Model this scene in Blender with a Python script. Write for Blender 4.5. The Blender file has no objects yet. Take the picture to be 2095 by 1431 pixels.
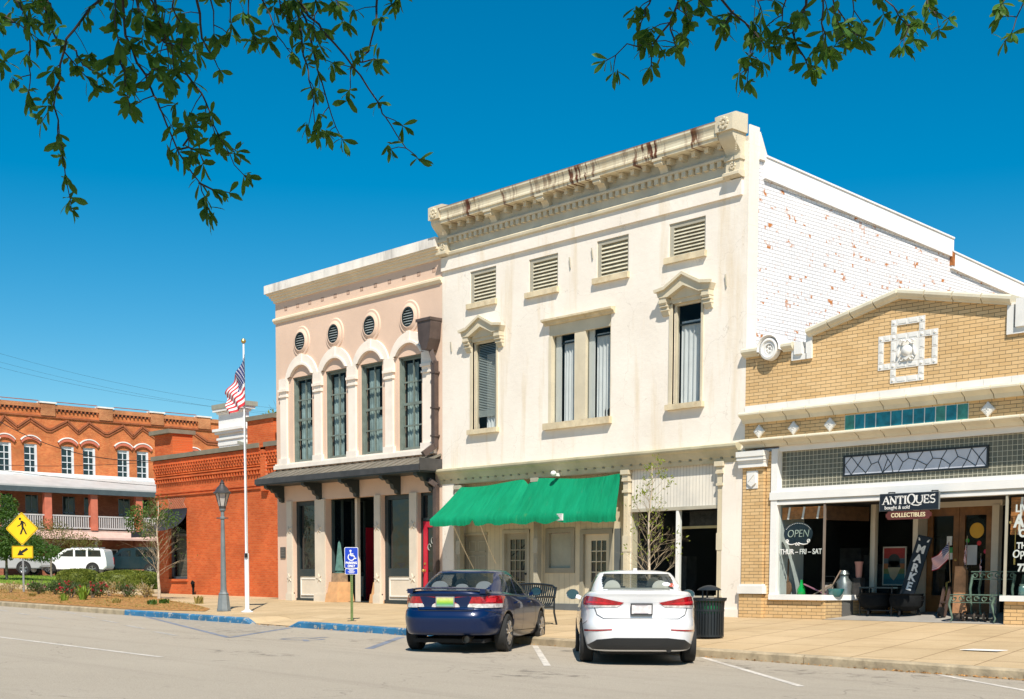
import bpy, bmesh, math, random
import numpy as np
from mathutils import Vector, Matrix
from mathutils.bvhtree import BVHTree
R=math.radians
random.seed(7)
S=bpy.context.scene
COL=S.collection
# ---------------------------------------------------------------- camera
FPX,YAW,PIT,ROL,PPY=2803.25,0.834783264,-0.0792758265,0.0031407,1408.34
CAM=Vector((0,0,1.3))
_cy,_sy=math.cos(YAW),math.sin(YAW)
_w=Vector((-_sy*math.cos(PIT),_cy*math.cos(PIT),math.sin(PIT)))
_r0=Vector((_cy,_sy,0)); _u0=_r0.cross(_w)
_r=math.cos(ROL)*_r0+math.sin(ROL)*_u0; _u=-math.sin(ROL)*_r0+math.cos(ROL)*_u0
cd=bpy.data.cameras.new('camera'); cam=bpy.data.objects.new('camera',cd); COL.objects.link(cam); S.camera=cam
cd.sensor_width=36; cd.lens=FPX/2095*36; cd.shift_y=(PPY-715.5)/2095; cd.clip_start=.1; cd.clip_end=3000
cam.matrix_world=Matrix(((_r.x,_u.x,-_w.x,0),(_r.y,_u.y,-_w.y,0),(_r.z,_u.z,-_w.z,1.3),(0,0,0,1)))
# ---------------------------------------------------------------- light
SUNDIR=Vector((1.3,-1.0,2.0)).normalized()      # towards the sun
sun_el=math.asin(SUNDIR.z); sun_az=math.atan2(SUNDIR.x,SUNDIR.y)
W=bpy.data.worlds.new('World'); S.world=W; W.use_nodes=True
nt=W.node_tree; nt.nodes.clear()
wo=nt.nodes.new('ShaderNodeOutputWorld'); bg=nt.nodes.new('ShaderNodeBackground'); sky=nt.nodes.new('ShaderNodeTexSky')
hs=nt.nodes.new('ShaderNodeHueSaturation')
sky.sky_type='NISHITA'; sky.sun_disc=False; sky.sun_elevation=sun_el; sky.sun_rotation=sun_az
sky.altitude=200; sky.air_density=1.0; sky.dust_density=.15; sky.ozone_density=2.2
hs.inputs['Saturation'].default_value=1.6; hs.inputs['Hue'].default_value=.487; hs.inputs['Value'].default_value=1.0
nt.links.new(sky.outputs[0],hs.inputs['Color']); nt.links.new(hs.outputs[0],bg.inputs[0]); bg.inputs[1].default_value=.078
nt.links.new(bg.outputs[0],wo.inputs[0])
sd=bpy.data.lights.new('sun','SUN'); sd.energy=4.8; sd.angle=R(.5); sd.color=(1,.93,.82)
so=bpy.data.objects.new('sun',sd); COL.objects.link(so); so.rotation_euler=SUNDIR.to_track_quat('Z','Y').to_euler(); so.location=(10,-10,30)
S.view_settings.view_transform='Standard'; S.view_settings.look='None'; S.view_settings.gamma=1; S.view_settings.exposure=.50
S.cycles.max_bounces=8; S.cycles.transparent_max_bounces=12
# ---------------------------------------------------------------- helpers
F0=25.3; YC=18.6
def ray(x,y): return _w+_r*((x-1047.5)/FPX)-_u*((y-PPY)/FPX)
def ony(x,y,Y): d=ray(x,y); return CAM+d*(Y/d.y)
def onx(x,y,X): d=ray(x,y); return CAM+d*(X/d.x)
def ondepth(x,y,D): return CAM+ray(x,y)*D
def zr(x):
    x=min(max(x,-160),40)
    if x>-60: return -.112-.0123*(x+9.6)
    if x>-92: return .508+(-60-x)/32*.87
    return 1.378+(-92-x)*.006
def zf(x): return .44+.0075*max(0,-20-x) if x>-62 else .755+(-62-x)*.02
def zw(x,y):
    t=min(max((y-YC)/(F0-YC),0),1)
    return (zr(x)+.15)*(1-t)+zf(x)*t
def srgb(*c):
    return tuple(((v/255)/12.92 if v/255<=.04045 else ((v/255+.055)/1.055)**2.4) for v in c)
def put(o,parent=None,label=None,cat=None,group=None,kind=None):
    COL.objects.link(o)
    if parent is not None:
        o.parent=parent; o.matrix_parent_inverse=Matrix.Translation(parent.location).inverted() if parent.name in WORLDP else Matrix.Identity(4)
    if label: o['label']=label
    if cat: o['category']=cat
    if group: o['group']=group
    if kind: o['kind']=kind
    return o
WORLDP=set()
def thing(name,label,cat,loc=(0,0,0),group=None,rotz=0,local=False):
    o=bpy.data.objects.new(name,None); o.empty_display_size=.2
    o.location=loc; o.rotation_euler=(0,0,rotz)
    put(o,None,label,cat,group)
    if not local: WORLDP.add(o.name)
    return o
class MB:
    def __init__(s): s.v=[]; s.f=[]; s.m=[]; s.cur=0
    def add(s,vs,fs):
        n=len(s.v); s.v+= [tuple(v) for v in vs]; s.f+=[tuple(n+i for i in f) for f in fs]; s.m+=[s.cur]*len(fs)
    def box(s,x0,x1,y0,y1,z0,z1):
        s.add([(x0,y0,z0),(x1,y0,z0),(x1,y1,z0),(x0,y1,z0),(x0,y0,z1),(x1,y0,z1),(x1,y1,z1),(x0,y1,z1)],
              [(0,3,2,1),(4,5,6,7),(0,1,5,4),(1,2,6,5),(2,3,7,6),(3,0,4,7)]); return s
    def quad(s,a,b,c,d): s.add([a,b,c,d],[(0,1,2,3)]); return s
    def poly(s,pts): s.add(pts,[tuple(range(len(pts)))]); return s
    def prism(s,poly,ax,a,b):
        # poly: list of 2D points; ax: axis of extrusion
        def P(p,t):
            return (t,p[0],p[1]) if ax=='x' else ((p[0],t,p[1]) if ax=='y' else (p[0],p[1],t))
        n=len(poly); ar=sum(poly[i][0]*poly[(i+1)%n][1]-poly[(i+1)%n][0]*poly[i][1] for i in range(n))
        if ar<0: poly=poly[::-1]
        vs=[P(p,a) for p in poly]+[P(p,b) for p in poly]
        fs=[tuple(range(n-1,-1,-1)),tuple(range(n,2*n))]+[(i,(i+1)%n,n+(i+1)%n,n+i) for i in range(n)]
        if (ax=='y')!=(b<a): fs=[f[::-1] for f in fs]
        s.add(vs,fs); return s
    def obox(s,c,half,rz=0,rx=0):
        m=Matrix.Translation(c)@Matrix.Rotation(rz,4,'Z')@Matrix.Rotation(rx,4,'X')
        x,y,z=half
        vs=[m@Vector(p) for p in [(-x,-y,-z),(x,-y,-z),(x,y,-z),(-x,y,-z),(-x,-y,z),(x,-y,z),(x,y,z),(-x,y,z)]]
        s.add(vs,[(0,3,2,1),(4,5,6,7),(0,1,5,4),(1,2,6,5),(2,3,7,6),(3,0,4,7)]); return s
    def bar(s,a,b,hw,hd=None,up=(0,0,1)):
        a=Vector(a); b=Vector(b); d=(b-a).normalized(); hd=hw if hd is None else hd
        u=Vector(up)
        if abs(d.dot(u))>.98: u=Vector((0,1,0))
        r=d.cross(u).normalized(); u=r.cross(d)
        q=[-r*hw-u*hd,r*hw-u*hd,r*hw+u*hd,-r*hw+u*hd]
        s.add([a+p for p in q]+[b+p for p in q],[(0,1,2,3)[::-1],(4,5,6,7),(0,1,5,4),(1,2,6,5),(2,3,7,6),(3,0,4,7)]); return s
    def tube(s,pts,rad,n=8,cap=True):
        pts=[Vector(p) for p in pts]; k=len(pts)
        rs=rad if isinstance(rad,(list,tuple)) else [rad]*k
        d0=(pts[1]-pts[0]).normalized(); u=Vector((0,0,1)) if abs(d0.z)<.9 else Vector((1,0,0))
        r=d0.cross(u).normalized(); vs=[]
        for i,p in enumerate(pts):
            d=(pts[min(i+1,k-1)]-pts[max(i-1,0)]).normalized()
            r=(r-d*r.dot(d)).normalized(); w=d.cross(r)
            for j in range(n):
                t=2*math.pi*j/n; vs.append(p+(r*math.cos(t)+w*math.sin(t))*rs[i])
        fs=[(i*n+j,i*n+(j+1)%n,(i+1)*n+(j+1)%n,(i+1)*n+j) for i in range(k-1) for j in range(n)]
        if cap: fs+=[tuple(range(n-1,-1,-1)),tuple(range((k-1)*n,k*n))]
        s.add(vs,fs); return s
    def lathe(s,prof,c=(0,0,0),n=20,axis='z',a0=0,a1=2*math.pi):
        full=abs(a1-a0-2*math.pi)<1e-6; m=n if full else n+1; vs=[]
        for r_,h in prof:
            for j in range(m):
                t=a0+(a1-a0)*j/n; p=(r_*math.cos(t),r_*math.sin(t),h)
                if axis=='y': p=(p[0],-p[2],p[1])
                if axis=='x': p=(p[2],p[0],p[1])
                vs.append((p[0]+c[0],p[1]+c[1],p[2]+c[2]))
        fs=[]
        for i in range(len(prof)-1):
            for j in range(n):
                fs.append((i*m+j,i*m+(j+1)%m,(i+1)*m+(j+1)%m,(i+1)*m+j))
        s.add(vs,fs); return s
    def wall(s,Y,x0,x1,z0,z1,holes=(),dep=.2,back=None):
        # front facing -y with rectangular holes and reveals
        xs=sorted({x0,x1}|{h[0] for h in holes}|{h[1] for h in holes}); zs=sorted({z0,z1}|{h[2] for h in holes}|{h[3] for h in holes})
        for a,b in zip(xs[:-1],xs[1:]):
            for c,d in zip(zs[:-1],zs[1:]):
                mx,mz=(a+b)/2,(c+d)/2
                if any(h[0]<mx<h[1] and h[2]<mz<h[3] for h in holes): continue
                s.quad((a,Y,c),(b,Y,c),(b,Y,d),(a,Y,d))
        for h in holes:
            a,b,c,d=h[:4]; e=Y+dep
            s.quad((a,Y,c),(a,e,c),(b,e,c),(b,Y,c)); s.quad((a,Y,d),(b,Y,d),(b,e,d),(a,e,d))
            s.quad((a,Y,c),(a,Y,d),(a,e,d),(a,e,c)); s.quad((b,Y,c),(b,e,c),(b,e,d),(b,Y,d))
        return s
    def build(s,name,mats,parent=None,label=None,cat=None,group=None,kind=None,smooth=False,origin=None,angle=35,recalc=False):
        me=bpy.data.meshes.new(name)
        vs=s.v
        if origin is not None: vs=[(v[0]-origin[0],v[1]-origin[1],v[2]-origin[2]) for v in vs]
        me.from_pydata(vs,[],s.f)
        for m in (mats if isinstance(mats,(list,tuple)) else [mats]): me.materials.append(m)
        if len(me.materials)>1: me.polygons.foreach_set('material_index',s.m)
        if recalc:
            bm=bmesh.new(); bm.from_mesh(me); bmesh.ops.recalc_face_normals(bm,faces=bm.faces); bm.to_mesh(me); bm.free()
        if smooth:
            bm=bmesh.new(); bm.from_mesh(me); bmesh.ops.remove_doubles(bm,verts=bm.verts,dist=1e-5); bm.to_mesh(me); bm.free()
            me.polygons.foreach_set('use_smooth',[True]*len(me.polygons)); me.set_sharp_from_angle(angle=R(angle))
        me.update()
        o=bpy.data.objects.new(name,me)
        if origin is not None: o.location=origin
        return put(o,parent,label,cat,group,kind)
def copy_tree(o,parent=None):
    c=o.copy(); COL.objects.link(c)
    if parent is not None: c.parent=parent
    for ch in list(o.children): copy_tree(ch,c)
    return c
def text(s,size,loc,mat,parent,name='lettering',rotz=0,ext=.004,bold=0,align='CENTER',shear=0,sx=1,space=1,rx=R(90),ry=0,label=None):
    cu=bpy.data.curves.new('t','FONT'); cu.body=s; cu.size=size; cu.extrude=ext; cu.offset=bold; cu.align_x=align; cu.align_y='CENTER'; cu.shear=shear; cu.space_character=space
    o=bpy.data.objects.new('t',cu); COL.objects.link(o)
    dg=bpy.context.evaluated_depsgraph_get(); me=bpy.data.meshes.new_from_object(o.evaluated_get(dg))
    bpy.data.objects.remove(o)
    me.transform(Matrix.Translation(loc)@Matrix.Rotation(rotz,4,'Z')@Matrix.Rotation(ry,4,'Y')@Matrix.Rotation(rx,4,'X')@Matrix.Scale(sx,4,(1,0,0)))
    me.materials.clear(); me.materials.append(mat)
    return put(bpy.data.objects.new(name,me),parent,label)
# ---------------------------------------------------------------- materials
def newmat(name):
    m=bpy.data.materials.new(name); m.use_nodes=True; t=m.node_tree
    return m,t,t.nodes['Principled BSDF']
def nd(t,typ,**kw):
    n=t.nodes.new(typ)
    for k,v in kw.items():
        if k.startswith('i_'): n.inputs[k[2:].replace('_',' ')].default_value=v
        else: setattr(n,k,v)
    return n
def mixc(t,fac,a,b,mode='MIX'):
    n=t.nodes.new('ShaderNodeMix'); n.data_type='RGBA'; n.blend_type=mode
    for sock,v in ((n.inputs[0],fac),(n.inputs[6],a),(n.inputs[7],b)):
        if hasattr(v,'links'): t.links.new(v,sock)
        elif isinstance(v,(int,float)): sock.default_value=v
        else: sock.default_value=tuple(v)[:3]+(1,)
    return n.outputs[2]
def coords(t,mapping=None,scale=(1,1,1),plane=None,rotz=0):
    tc=t.nodes.new('ShaderNodeTexCoord'); out=tc.outputs['Object']
    if plane:
        sp=t.nodes.new('ShaderNodeSeparateXYZ'); t.links.new(out,sp.inputs[0]); cb=t.nodes.new('ShaderNodeCombineXYZ')
        t.links.new(sp.outputs['XYZ'.index(plane[0].upper())],cb.inputs[0]); t.links.new(sp.outputs['XYZ'.index(plane[1].upper())],cb.inputs[1]); out=cb.outputs[0]
    mp=t.nodes.new('ShaderNodeMapping'); mp.inputs['Scale'].default_value=scale; mp.inputs['Rotation'].default_value=(0,0,rotz); t.links.new(out,mp.inputs[0])
    return mp.outputs[0]
def noise(t,vec,scale,detail=5,rough=.6,lo=.35,hi=.65):
    n=nd(t,'ShaderNodeTexNoise'); n.inputs['Scale'].default_value=scale; n.inputs['Detail'].default_value=detail; n.inputs['Roughness'].default_value=rough
    t.links.new(vec,n.inputs['Vector'])
    r=t.nodes.new('ShaderNodeMapRange'); r.inputs[1].default_value=lo; r.inputs[2].default_value=hi; t.links.new(n.outputs[0],r.inputs[0])
    return r.outputs[0]
def bump(t,b,h,dist,strength=1.0):
    n=t.nodes.new('ShaderNodeBump'); n.inputs['Distance'].default_value=dist; n.inputs['Strength'].default_value=strength
    t.links.new(h,n.inputs['Height']); t.links.new(n.outputs[0],b.inputs['Normal']); return n
def mat(name,col,rough=.6,metal=0,var=.12,vs=2.0,bmp=0,bs=30,spec=.5,dirt=None,dirtamt=.5,coat=0,stretch=1):
    m,t,b=newmat(name); b.inputs['Roughness'].default_value=rough; b.inputs['Metallic'].default_value=metal; b.inputs['Specular IOR Level'].default_value=spec
    b.inputs['Coat Weight'].default_value=coat; b.inputs['Coat Roughness'].default_value=.03
    v=coords(t); c=col
    if var:
        f=noise(t,v,vs); c=mixc(t,f,[x*(1-var) for x in col],[min(1,x*(1+var)) for x in col])
    if dirt:
        v2=coords(t,scale=(1,1,1/stretch)); f2=noise(t,v2,vs*1.7,6,.65,.5,.75)
        mm=nd(t,'ShaderNodeMath',operation='MULTIPLY'); mm.inputs[1].default_value=dirtamt; t.links.new(f2,mm.inputs[0]); c=mixc(t,mm.outputs[0],c,dirt)
    if hasattr(c,'links'): t.links.new(c,b.inputs['Base Color'])
    else: b.inputs['Base Color'].default_value=tuple(c)+(1,)
    if bmp: bump(t,b,noise(t,v,bs,6,.6,0,1),bmp)
    return m
def mat_brick(name,c1,c2,mortar,plane='xz',bw=.2,bh=.0677,mw=.01,rough=.85,off=.5,bmp=.006,var=.25,bias=0.0,spots=None,freq=2,vs=.6):
    m,t,b=newmat(name); b.inputs['Roughness'].default_value=rough; b.inputs['Specular IOR Level'].default_value=.25
    v=coords(t,plane=plane)
    br=nd(t,'ShaderNodeTexBrick',offset=off,offset_frequency=freq); t.links.new(v,br.inputs['Vector'])
    br.inputs['Scale'].default_value=1; br.inputs['Brick Width'].default_value=bw; br.inputs['Row Height'].default_value=bh; br.inputs['Mortar Size'].default_value=mw/2; br.inputs['Mortar Smooth'].default_value=.25; br.inputs['Bias'].default_value=bias
    br.inputs['Color1'].default_value=c1+(1,); br.inputs['Color2'].default_value=c2+(1,); br.inputs['Mortar'].default_value=mortar+(1,)
    f=noise(t,v,vs,6,.6); c=mixc(t,f,[1-var]*3,[1+var*.5]*3); c=mixc(t,1.0,br.outputs[0],c,'MULTIPLY')
    if spots:
        br2=nd(t,'ShaderNodeTexBrick',offset=off,offset_frequency=freq); t.links.new(v,br2.inputs['Vector'])
        for k,vv in (('Scale',1),('Brick Width',bw),('Row Height',bh),('Mortar Size',0.0),('Bias',-.25)): br2.inputs[k].default_value=vv
        br2.inputs['Color1'].default_value=(0,0,0,1); br2.inputs['Color2'].default_value=(1,1,1,1)
        n1=noise(t,v,3.4,4,.6,.535,.58); n2=noise(t,v,7,6,.7,.46,.52)
        mu=nd(t,'ShaderNodeMath',operation='MULTIPLY'); t.links.new(n1,mu.inputs[0]); t.links.new(n2,mu.inputs[1])
        st=t.nodes.new('ShaderNodeMapRange'); st.inputs[1].default_value=.43; st.inputs[2].default_value=.52; t.links.new(br2.outputs[0],st.inputs[0])
        mu2=nd(t,'ShaderNodeMath',operation='MULTIPLY'); t.links.new(mu.outputs[0],mu2.inputs[0]); t.links.new(st.outputs[0],mu2.inputs[1]); mu2.use_clamp=True
        c=mixc(t,mu2.outputs[0],c,spots)
    t.links.new(c,b.inputs['Base Color'])
    inv=nd(t,'ShaderNodeMath',operation='SUBTRACT'); inv.inputs[0].default_value=1; t.links.new(br.outputs[1],inv.inputs[1])
    ad=nd(t,'ShaderNodeMath',operation='MULTIPLY_ADD'); t.links.new(noise(t,v,25,4,.6,0,1),ad.inputs[0]); ad.inputs[1].default_value=.35; t.links.new(inv.outputs[0],ad.inputs[2])
    bump(t,b,ad.outputs[0],bmp)
    return m
def mat_glass(name,tint=(.02,.03,.035),trans=.0,rough=.03,spec=.5,refl=.0):
    m,t,b=newmat(name); b.inputs['Base Color'].default_value=tint+(1,); b.inputs['Roughness'].default_value=rough; b.inputs['Specular IOR Level'].default_value=spec
    v=coords(t); bump(t,b,noise(t,v,1.6,2,.5,0,1),.012)
    if trans:
        o=t.nodes['Material Output']; mx=t.nodes.new('ShaderNodeMixShader'); tr=t.nodes.new('ShaderNodeBsdfTransparent'); tr.inputs[0].default_value=(.93,.96,.95,1)
        fr=t.nodes.new('ShaderNodeLayerWeight'); fr.inputs[0].default_value=.5
        pw=nd(t,'ShaderNodeMath',operation='POWER'); pw.inputs[1].default_value=5; t.links.new(fr.outputs['Facing'],pw.inputs[0])
        mm=nd(t,'ShaderNodeMapRange'); mm.inputs[3].default_value=1-trans; mm.inputs[4].default_value=1; t.links.new(pw.outputs[0],mm.inputs[0])
        t.links.new(mm.outputs[0],mx.inputs[0]); t.links.new(tr.outputs[0],mx.inputs[1]); t.links.new(b.outputs[0],mx.inputs[2]); t.links.new(mx.outputs[0],o.inputs[0])
    return m
# ---------------------------------------------------------------- palette
def mat_stucco():
    m,t,b=newmat('cream_stucco'); b.inputs['Roughness'].default_value=.85; b.inputs['Specular IOR Level'].default_value=.2
    v=coords(t); vx=coords(t,plane='xz'); c=mixc(t,noise(t,v,.6,6,.6),(.79,.715,.625),(.86,.795,.705))
    st=noise(t,coords(t,scale=(1,1,.11)),1.7,6,.6,.53,.74); k=nd(t,'ShaderNodeMath',operation='MULTIPLY'); k.inputs[1].default_value=.62; t.links.new(st,k.inputs[0]); c=mixc(t,k.outputs[0],c,(.60,.44,.23))
    g=noise(t,v,3.3,7,.7,.62,.78); k2=nd(t,'ShaderNodeMath',operation='MULTIPLY'); k2.inputs[1].default_value=.30; t.links.new(g,k2.inputs[0]); c=mixc(t,k2.outputs[0],c,(.46,.40,.32))
    vo=nd(t,'ShaderNodeTexVoronoi',feature='DISTANCE_TO_EDGE'); vo.inputs['Scale'].default_value=.35; dn=nd(t,'ShaderNodeTexNoise'); dn.inputs['Scale'].default_value=2.2; dn.inputs['Detail'].default_value=5; t.links.new(vx,dn.inputs['Vector']); mv=nd(t,'ShaderNodeVectorMath',operation='MULTIPLY_ADD'); mv.inputs[1].default_value=(.9,.9,0); t.links.new(dn.outputs[1],mv.inputs[0]); t.links.new(vx,mv.inputs[2]); t.links.new(mv.outputs[0],vo.inputs['Vector'])
    cr=nd(t,'ShaderNodeMapRange'); cr.inputs[2].default_value=.003; cr.inputs[3].default_value=.3; cr.inputs[4].default_value=0; t.links.new(vo.outputs[0],cr.inputs[0]); c=mixc(t,cr.outputs[0],c,(.30,.24,.17))
    t.links.new(c,b.inputs['Base Color'])
    br=nd(t,'ShaderNodeTexBrick',offset=.5); t.links.new(vx,br.inputs['Vector'])
    for kx,vv in (('Scale',1),('Brick Width',.42),('Row Height',.20),('Mortar Size',.008),('Mortar Smooth',.6)): br.inputs[kx].default_value=vv
    ad=nd(t,'ShaderNodeMath',operation='MULTIPLY_ADD'); ad.inputs[1].default_value=-.07; t.links.new(br.outputs[1],ad.inputs[0]); t.links.new(noise(t,v,9,6,.62,0,1),ad.inputs[2]); bump(t,b,ad.outputs[0],.006); return m
M_STUCCO=mat_stucco()
M_TRIM=mat('cream_trim',(.62,.545,.40),.7,var=.08,vs=1.2,bmp=.004,bs=14,dirt=(.42,.33,.2),dirtamt=.4,stretch=5)
M_GREYTRIM=mat('warm_grey_paint',(.40,.37,.29),.65,var=.1,vs=2)
M_SILLT=mat('stained_sill',(.64,.535,.36),.8,var=.15,vs=3,dirt=(.40,.28,.14),dirtamt=.6)
M_LOUV=mat('louver_paint',(.62,.565,.42),.7,var=.12,vs=4)
M_PINK=mat('pink_stucco',(.70,.505,.385),.9,var=.05,vs=.8,bmp=.004,bs=22,spec=.15)
M_PINKW=mat('pale_pink_trim',(.84,.745,.645),.75,var=.05,vs=1.0,dirt=(.45,.40,.33),dirtamt=.25)
M_BEIGE=mat('beige_pilaster',(.66,.575,.46),.8,var=.07,vs=1.5)
M_PINKC=mat('pink_cornice_trim',(.78,.66,.48),.75,var=.06,vs=1.3)
M_CAP=mat('weathered_cap',(.80,.75,.68),.8,var=.1,vs=1.2,dirt=(.16,.14,.12),dirtamt=.6,stretch=5)
M_GREENW=mat('grey_green_window_paint',(.155,.19,.165),.6,var=.15,vs=5)
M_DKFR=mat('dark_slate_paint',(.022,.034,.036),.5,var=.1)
M_DKMET=mat('dark_bronze_metal',(.055,.052,.052),.45,metal=.2,var=.2,vs=3)
M_ROOFM=mat('canopy_sheet_metal',(.20,.18,.145),.5,metal=.3,var=.15,vs=2)
M_BROWN=mat('copper_brown_pipe',(.10,.07,.06),.5,metal=.3,var=.2,vs=3)
M_RED=mat('red_door_paint',(.50,.012,.035),.4,var=.1)
M_WHITE=mat('white_paint',(.80,.79,.76),.5,var=.04,vs=1.5)
M_OFFW=mat('off_white_tile',(.76,.74,.70),.35,var=.05,vs=2)
M_TERRA=mat('glazed_buff_tile',(.66,.60,.46),.4,var=.08,vs=2)
M_BLACK=mat('black_metal',(.009,.014,.018),.45,var=.1)
M_IRON=mat('cast_iron',(.008,.009,.010),.8,var=.2,vs=12,bmp=.002,spec=.15)
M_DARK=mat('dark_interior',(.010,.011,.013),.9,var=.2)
M_DARK2=mat('shop_clutter',(.035,.032,.03),.8,var=.5,vs=6)
M_CURT=mat('white_curtain',(.78,.79,.80),.9,var=.05)
M_BLIND=mat('blind_slats',(.50,.54,.52),.7,var=.06)
M_GLASS=mat_glass('window_glass',(.008,.016,.018),trans=.80)
M_GLASSD=mat_glass('dark_window_glass',(.006,.011,.014),trans=0,spec=.6)
M_GLASSC=mat_glass('clear_shop_glass',(.01,.015,.016),trans=.96,rough=.01)
M_RBRICK=mat_brick('red_brick',(.58,.10,.022),(.68,.15,.04),(.60,.22,.11),mw=.011,var=.2)
M_RBRICKX=mat_brick('red_brick_side',(.42,.08,.028),(.52,.12,.045),(.36,.14,.085),plane='yz',mw=.011,var=.2)
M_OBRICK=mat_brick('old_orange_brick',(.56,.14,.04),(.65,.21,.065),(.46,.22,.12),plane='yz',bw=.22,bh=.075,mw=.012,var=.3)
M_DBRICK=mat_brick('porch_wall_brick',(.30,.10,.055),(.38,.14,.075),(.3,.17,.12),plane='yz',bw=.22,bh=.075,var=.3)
M_TBRICK=mat_brick('tan_brick',(.66,.43,.20),(.73,.50,.255),(.22,.15,.08),bw=.26,bh=.075,mw=.011,var=.12,rough=.6)
M_TBRICKX=mat_brick('tan_brick_side',(.58,.375,.18),(.65,.44,.225),(.24,.165,.09),plane='yz',bw=.22,bh=.068,mw=.010,var=.12,rough=.6)
M_WBRICK=mat_brick('painted_white_brick',(.86,.85,.86),(.80,.79,.80),(.52,.50,.50),plane='yz',bw=.21,bh=.082,mw=.012,var=.06,spots=(.52,.19,.055),bmp=.010)
M_GREYCAP=mat('grey_green_coping',(.20,.175,.125),.7,var=.12)
M_STONE=mat('tan_pedestal_stone',(.60,.33,.15),.85,var=.12,vs=4,bmp=.003)
M_WOODF=mat('wood_door',(.20,.085,.022),.45,var=.25,vs=5)
M_BAMB=mat('bamboo_blind',(.42,.17,.05),.7,var=.3,vs=9)
M_BRASS=mat('brass',(.55,.38,.12),.35,metal=.8,var=.1)
M_ASPH=None
def mat_asphalt():
    m,t,b=newmat('asphalt'); v=coords(t); b.inputs['Roughness'].default_value=.9; b.inputs['Specular IOR Level'].default_value=.2
    f=noise(t,v,.22,5,.6); c=mixc(t,f,(.31,.265,.205),(.365,.315,.25))
    g=noise(t,v,60,3,.7,.3,.7); c=mixc(t,g,c,(.49,.43,.345)); g2=noise(t,v,35,4,.8,.60,.70); c=mixc(t,g2,c,(.13,.12,.105))
    v2=coords(t,scale=(.9,2.6,1)); h=noise(t,v2,1.7,8,.75,.58,.72); k=nd(t,'ShaderNodeMath',operation='MULTIPLY'); k.inputs[1].default_value=.30; t.links.new(h,k.inputs[0]); c=mixc(t,k.outputs[0],c,(.15,.135,.12))
    vo=nd(t,'ShaderNodeTexVoronoi',feature='DISTANCE_TO_EDGE'); vo.inputs['Scale'].default_value=.16
    dn=nd(t,'ShaderNodeTexNoise'); dn.inputs['Scale'].default_value=1.3; t.links.new(v,dn.inputs['Vector']); mv=nd(t,'ShaderNodeVectorMath',operation='MULTIPLY_ADD'); mv.inputs[1].default_value=(1.4,1.4,0); t.links.new(dn.outputs[1],mv.inputs[0]); t.links.new(v,mv.inputs[2]); t.links.new(mv.outputs[0],vo.inputs['Vector'])
    cr=nd(t,'ShaderNodeMapRange'); cr.inputs[1].default_value=.0; cr.inputs[2].default_value=.0035; cr.inputs[3].default_value=.4; cr.inputs[4].default_value=0; t.links.new(vo.outputs[0],cr.inputs[0])
    c=mixc(t,cr.outputs[0],c,(.09,.08,.07))
    vs_=coords(t,scale=(.06,1.5,1),rotz=R(-2)); q=noise(t,vs_,1.0,6,.6,.52,.72); kq=nd(t,'ShaderNodeMath',operation='MULTIPLY'); kq.inputs[1].default_value=.22; t.links.new(q,kq.inputs[0]); c=mixc(t,kq.outputs[0],c,(.20,.17,.13))
    t.links.new(c,b.inputs['Base Color']); bump(t,b,noise(t,v,55,4,.7,0,1),.02); return m
def mat_walk(name,ca,cb,step=(1.05,1.5),rot=R(0)):
    m,t,b=newmat(name); v=coords(t); b.inputs['Roughness'].default_value=.9; b.inputs['Specular IOR Level'].default_value=.2
    c=mixc(t,noise(t,v,.5,6,.65),ca,cb); g=noise(t,v,40,4,.7,.35,.65); c=mixc(t,g,c,mixc(t,.25,c,(.2,.15,.09)))
    vs=coords(t,scale=(.55,3.2,1)); k=noise(t,vs,.9,7,.7,.55,.72); kk=nd(t,'ShaderNodeMath',operation='MULTIPLY'); kk.inputs[1].default_value=.5; t.links.new(k,kk.inputs[0]); c=mixc(t,kk.outputs[0],c,(.27,.19,.11))
    vb=coords(t,rotz=rot); br=nd(t,'ShaderNodeTexBrick',offset=0); t.links.new(vb,br.inputs['Vector'])
    for kx,vv in (('Scale',1),('Brick Width',step[0]),('Row Height',step[1]),('Mortar Size',.011),('Mortar Smooth',.2)): br.inputs[kx].default_value=vv
    br.inputs['Color1'].default_value=(1,1,1,1); br.inputs['Color2'].default_value=(.87,.87,.86,1); br.inputs['Mortar'].default_value=(.33,.28,.22,1)
    c=mixc(t,1.0,c,br.outputs[0],'MULTIPLY')
    t.links.new(c,b.inputs['Base Color']); bump(t,b,noise(t,v,30,5,.7,0,1),.008); return m
M_ASPH=mat_asphalt()
M_WALK=mat_walk('sidewalk_concrete',(.50,.365,.21),(.60,.45,.275),rot=R(-12))
M_KERB=mat('kerb_concrete',(.36,.29,.19),.9,var=.25,vs=2.5,bmp=.01,bs=18,dirt=(.14,.11,.07),dirtamt=.6)
def mat_wornpaint(name,col,base,lo=.40,hi=.46,sc=6,bmp=.004):
    m,t,b=newmat(name); v=coords(t,scale=(1,1,1)); b.inputs['Roughness'].default_value=.75
    f=noise(t,v,sc,8,.75,lo,hi); c=mixc(t,f,base,mixc(t,noise(t,v,1.2),[x*.75 for x in col],[min(1,x*1.2) for x in col]))
    t.links.new(c,b.inputs['Base Color']); bump(t,b,noise(t,v,20,5,.7,0,1),bmp); return m
M_KBLUE=mat_wornpaint('blue_kerb_paint',(.022,.145,.285),(.42,.37,.29),.40,.47,4.5)
M_LINEW=mat_wornpaint('worn_white_line',(.62,.57,.50),(.30,.275,.24),.30,.55,14)
M_LINEF=mat_wornpaint('faded_white_line',(.50,.46,.41),(.29,.27,.235),.42,.62,9)
M_LINEB=mat_wornpaint('worn_blue_line',(.15,.19,.27),(.28,.265,.245),.36,.56,8)
M_MULCH=mat('pine_straw_mulch',(.36,.18,.065),.95,var=.45,vs=9,bmp=.04,bs=26,spec=.1,dirt=(.50,.33,.14),dirtamt=.7)
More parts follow.
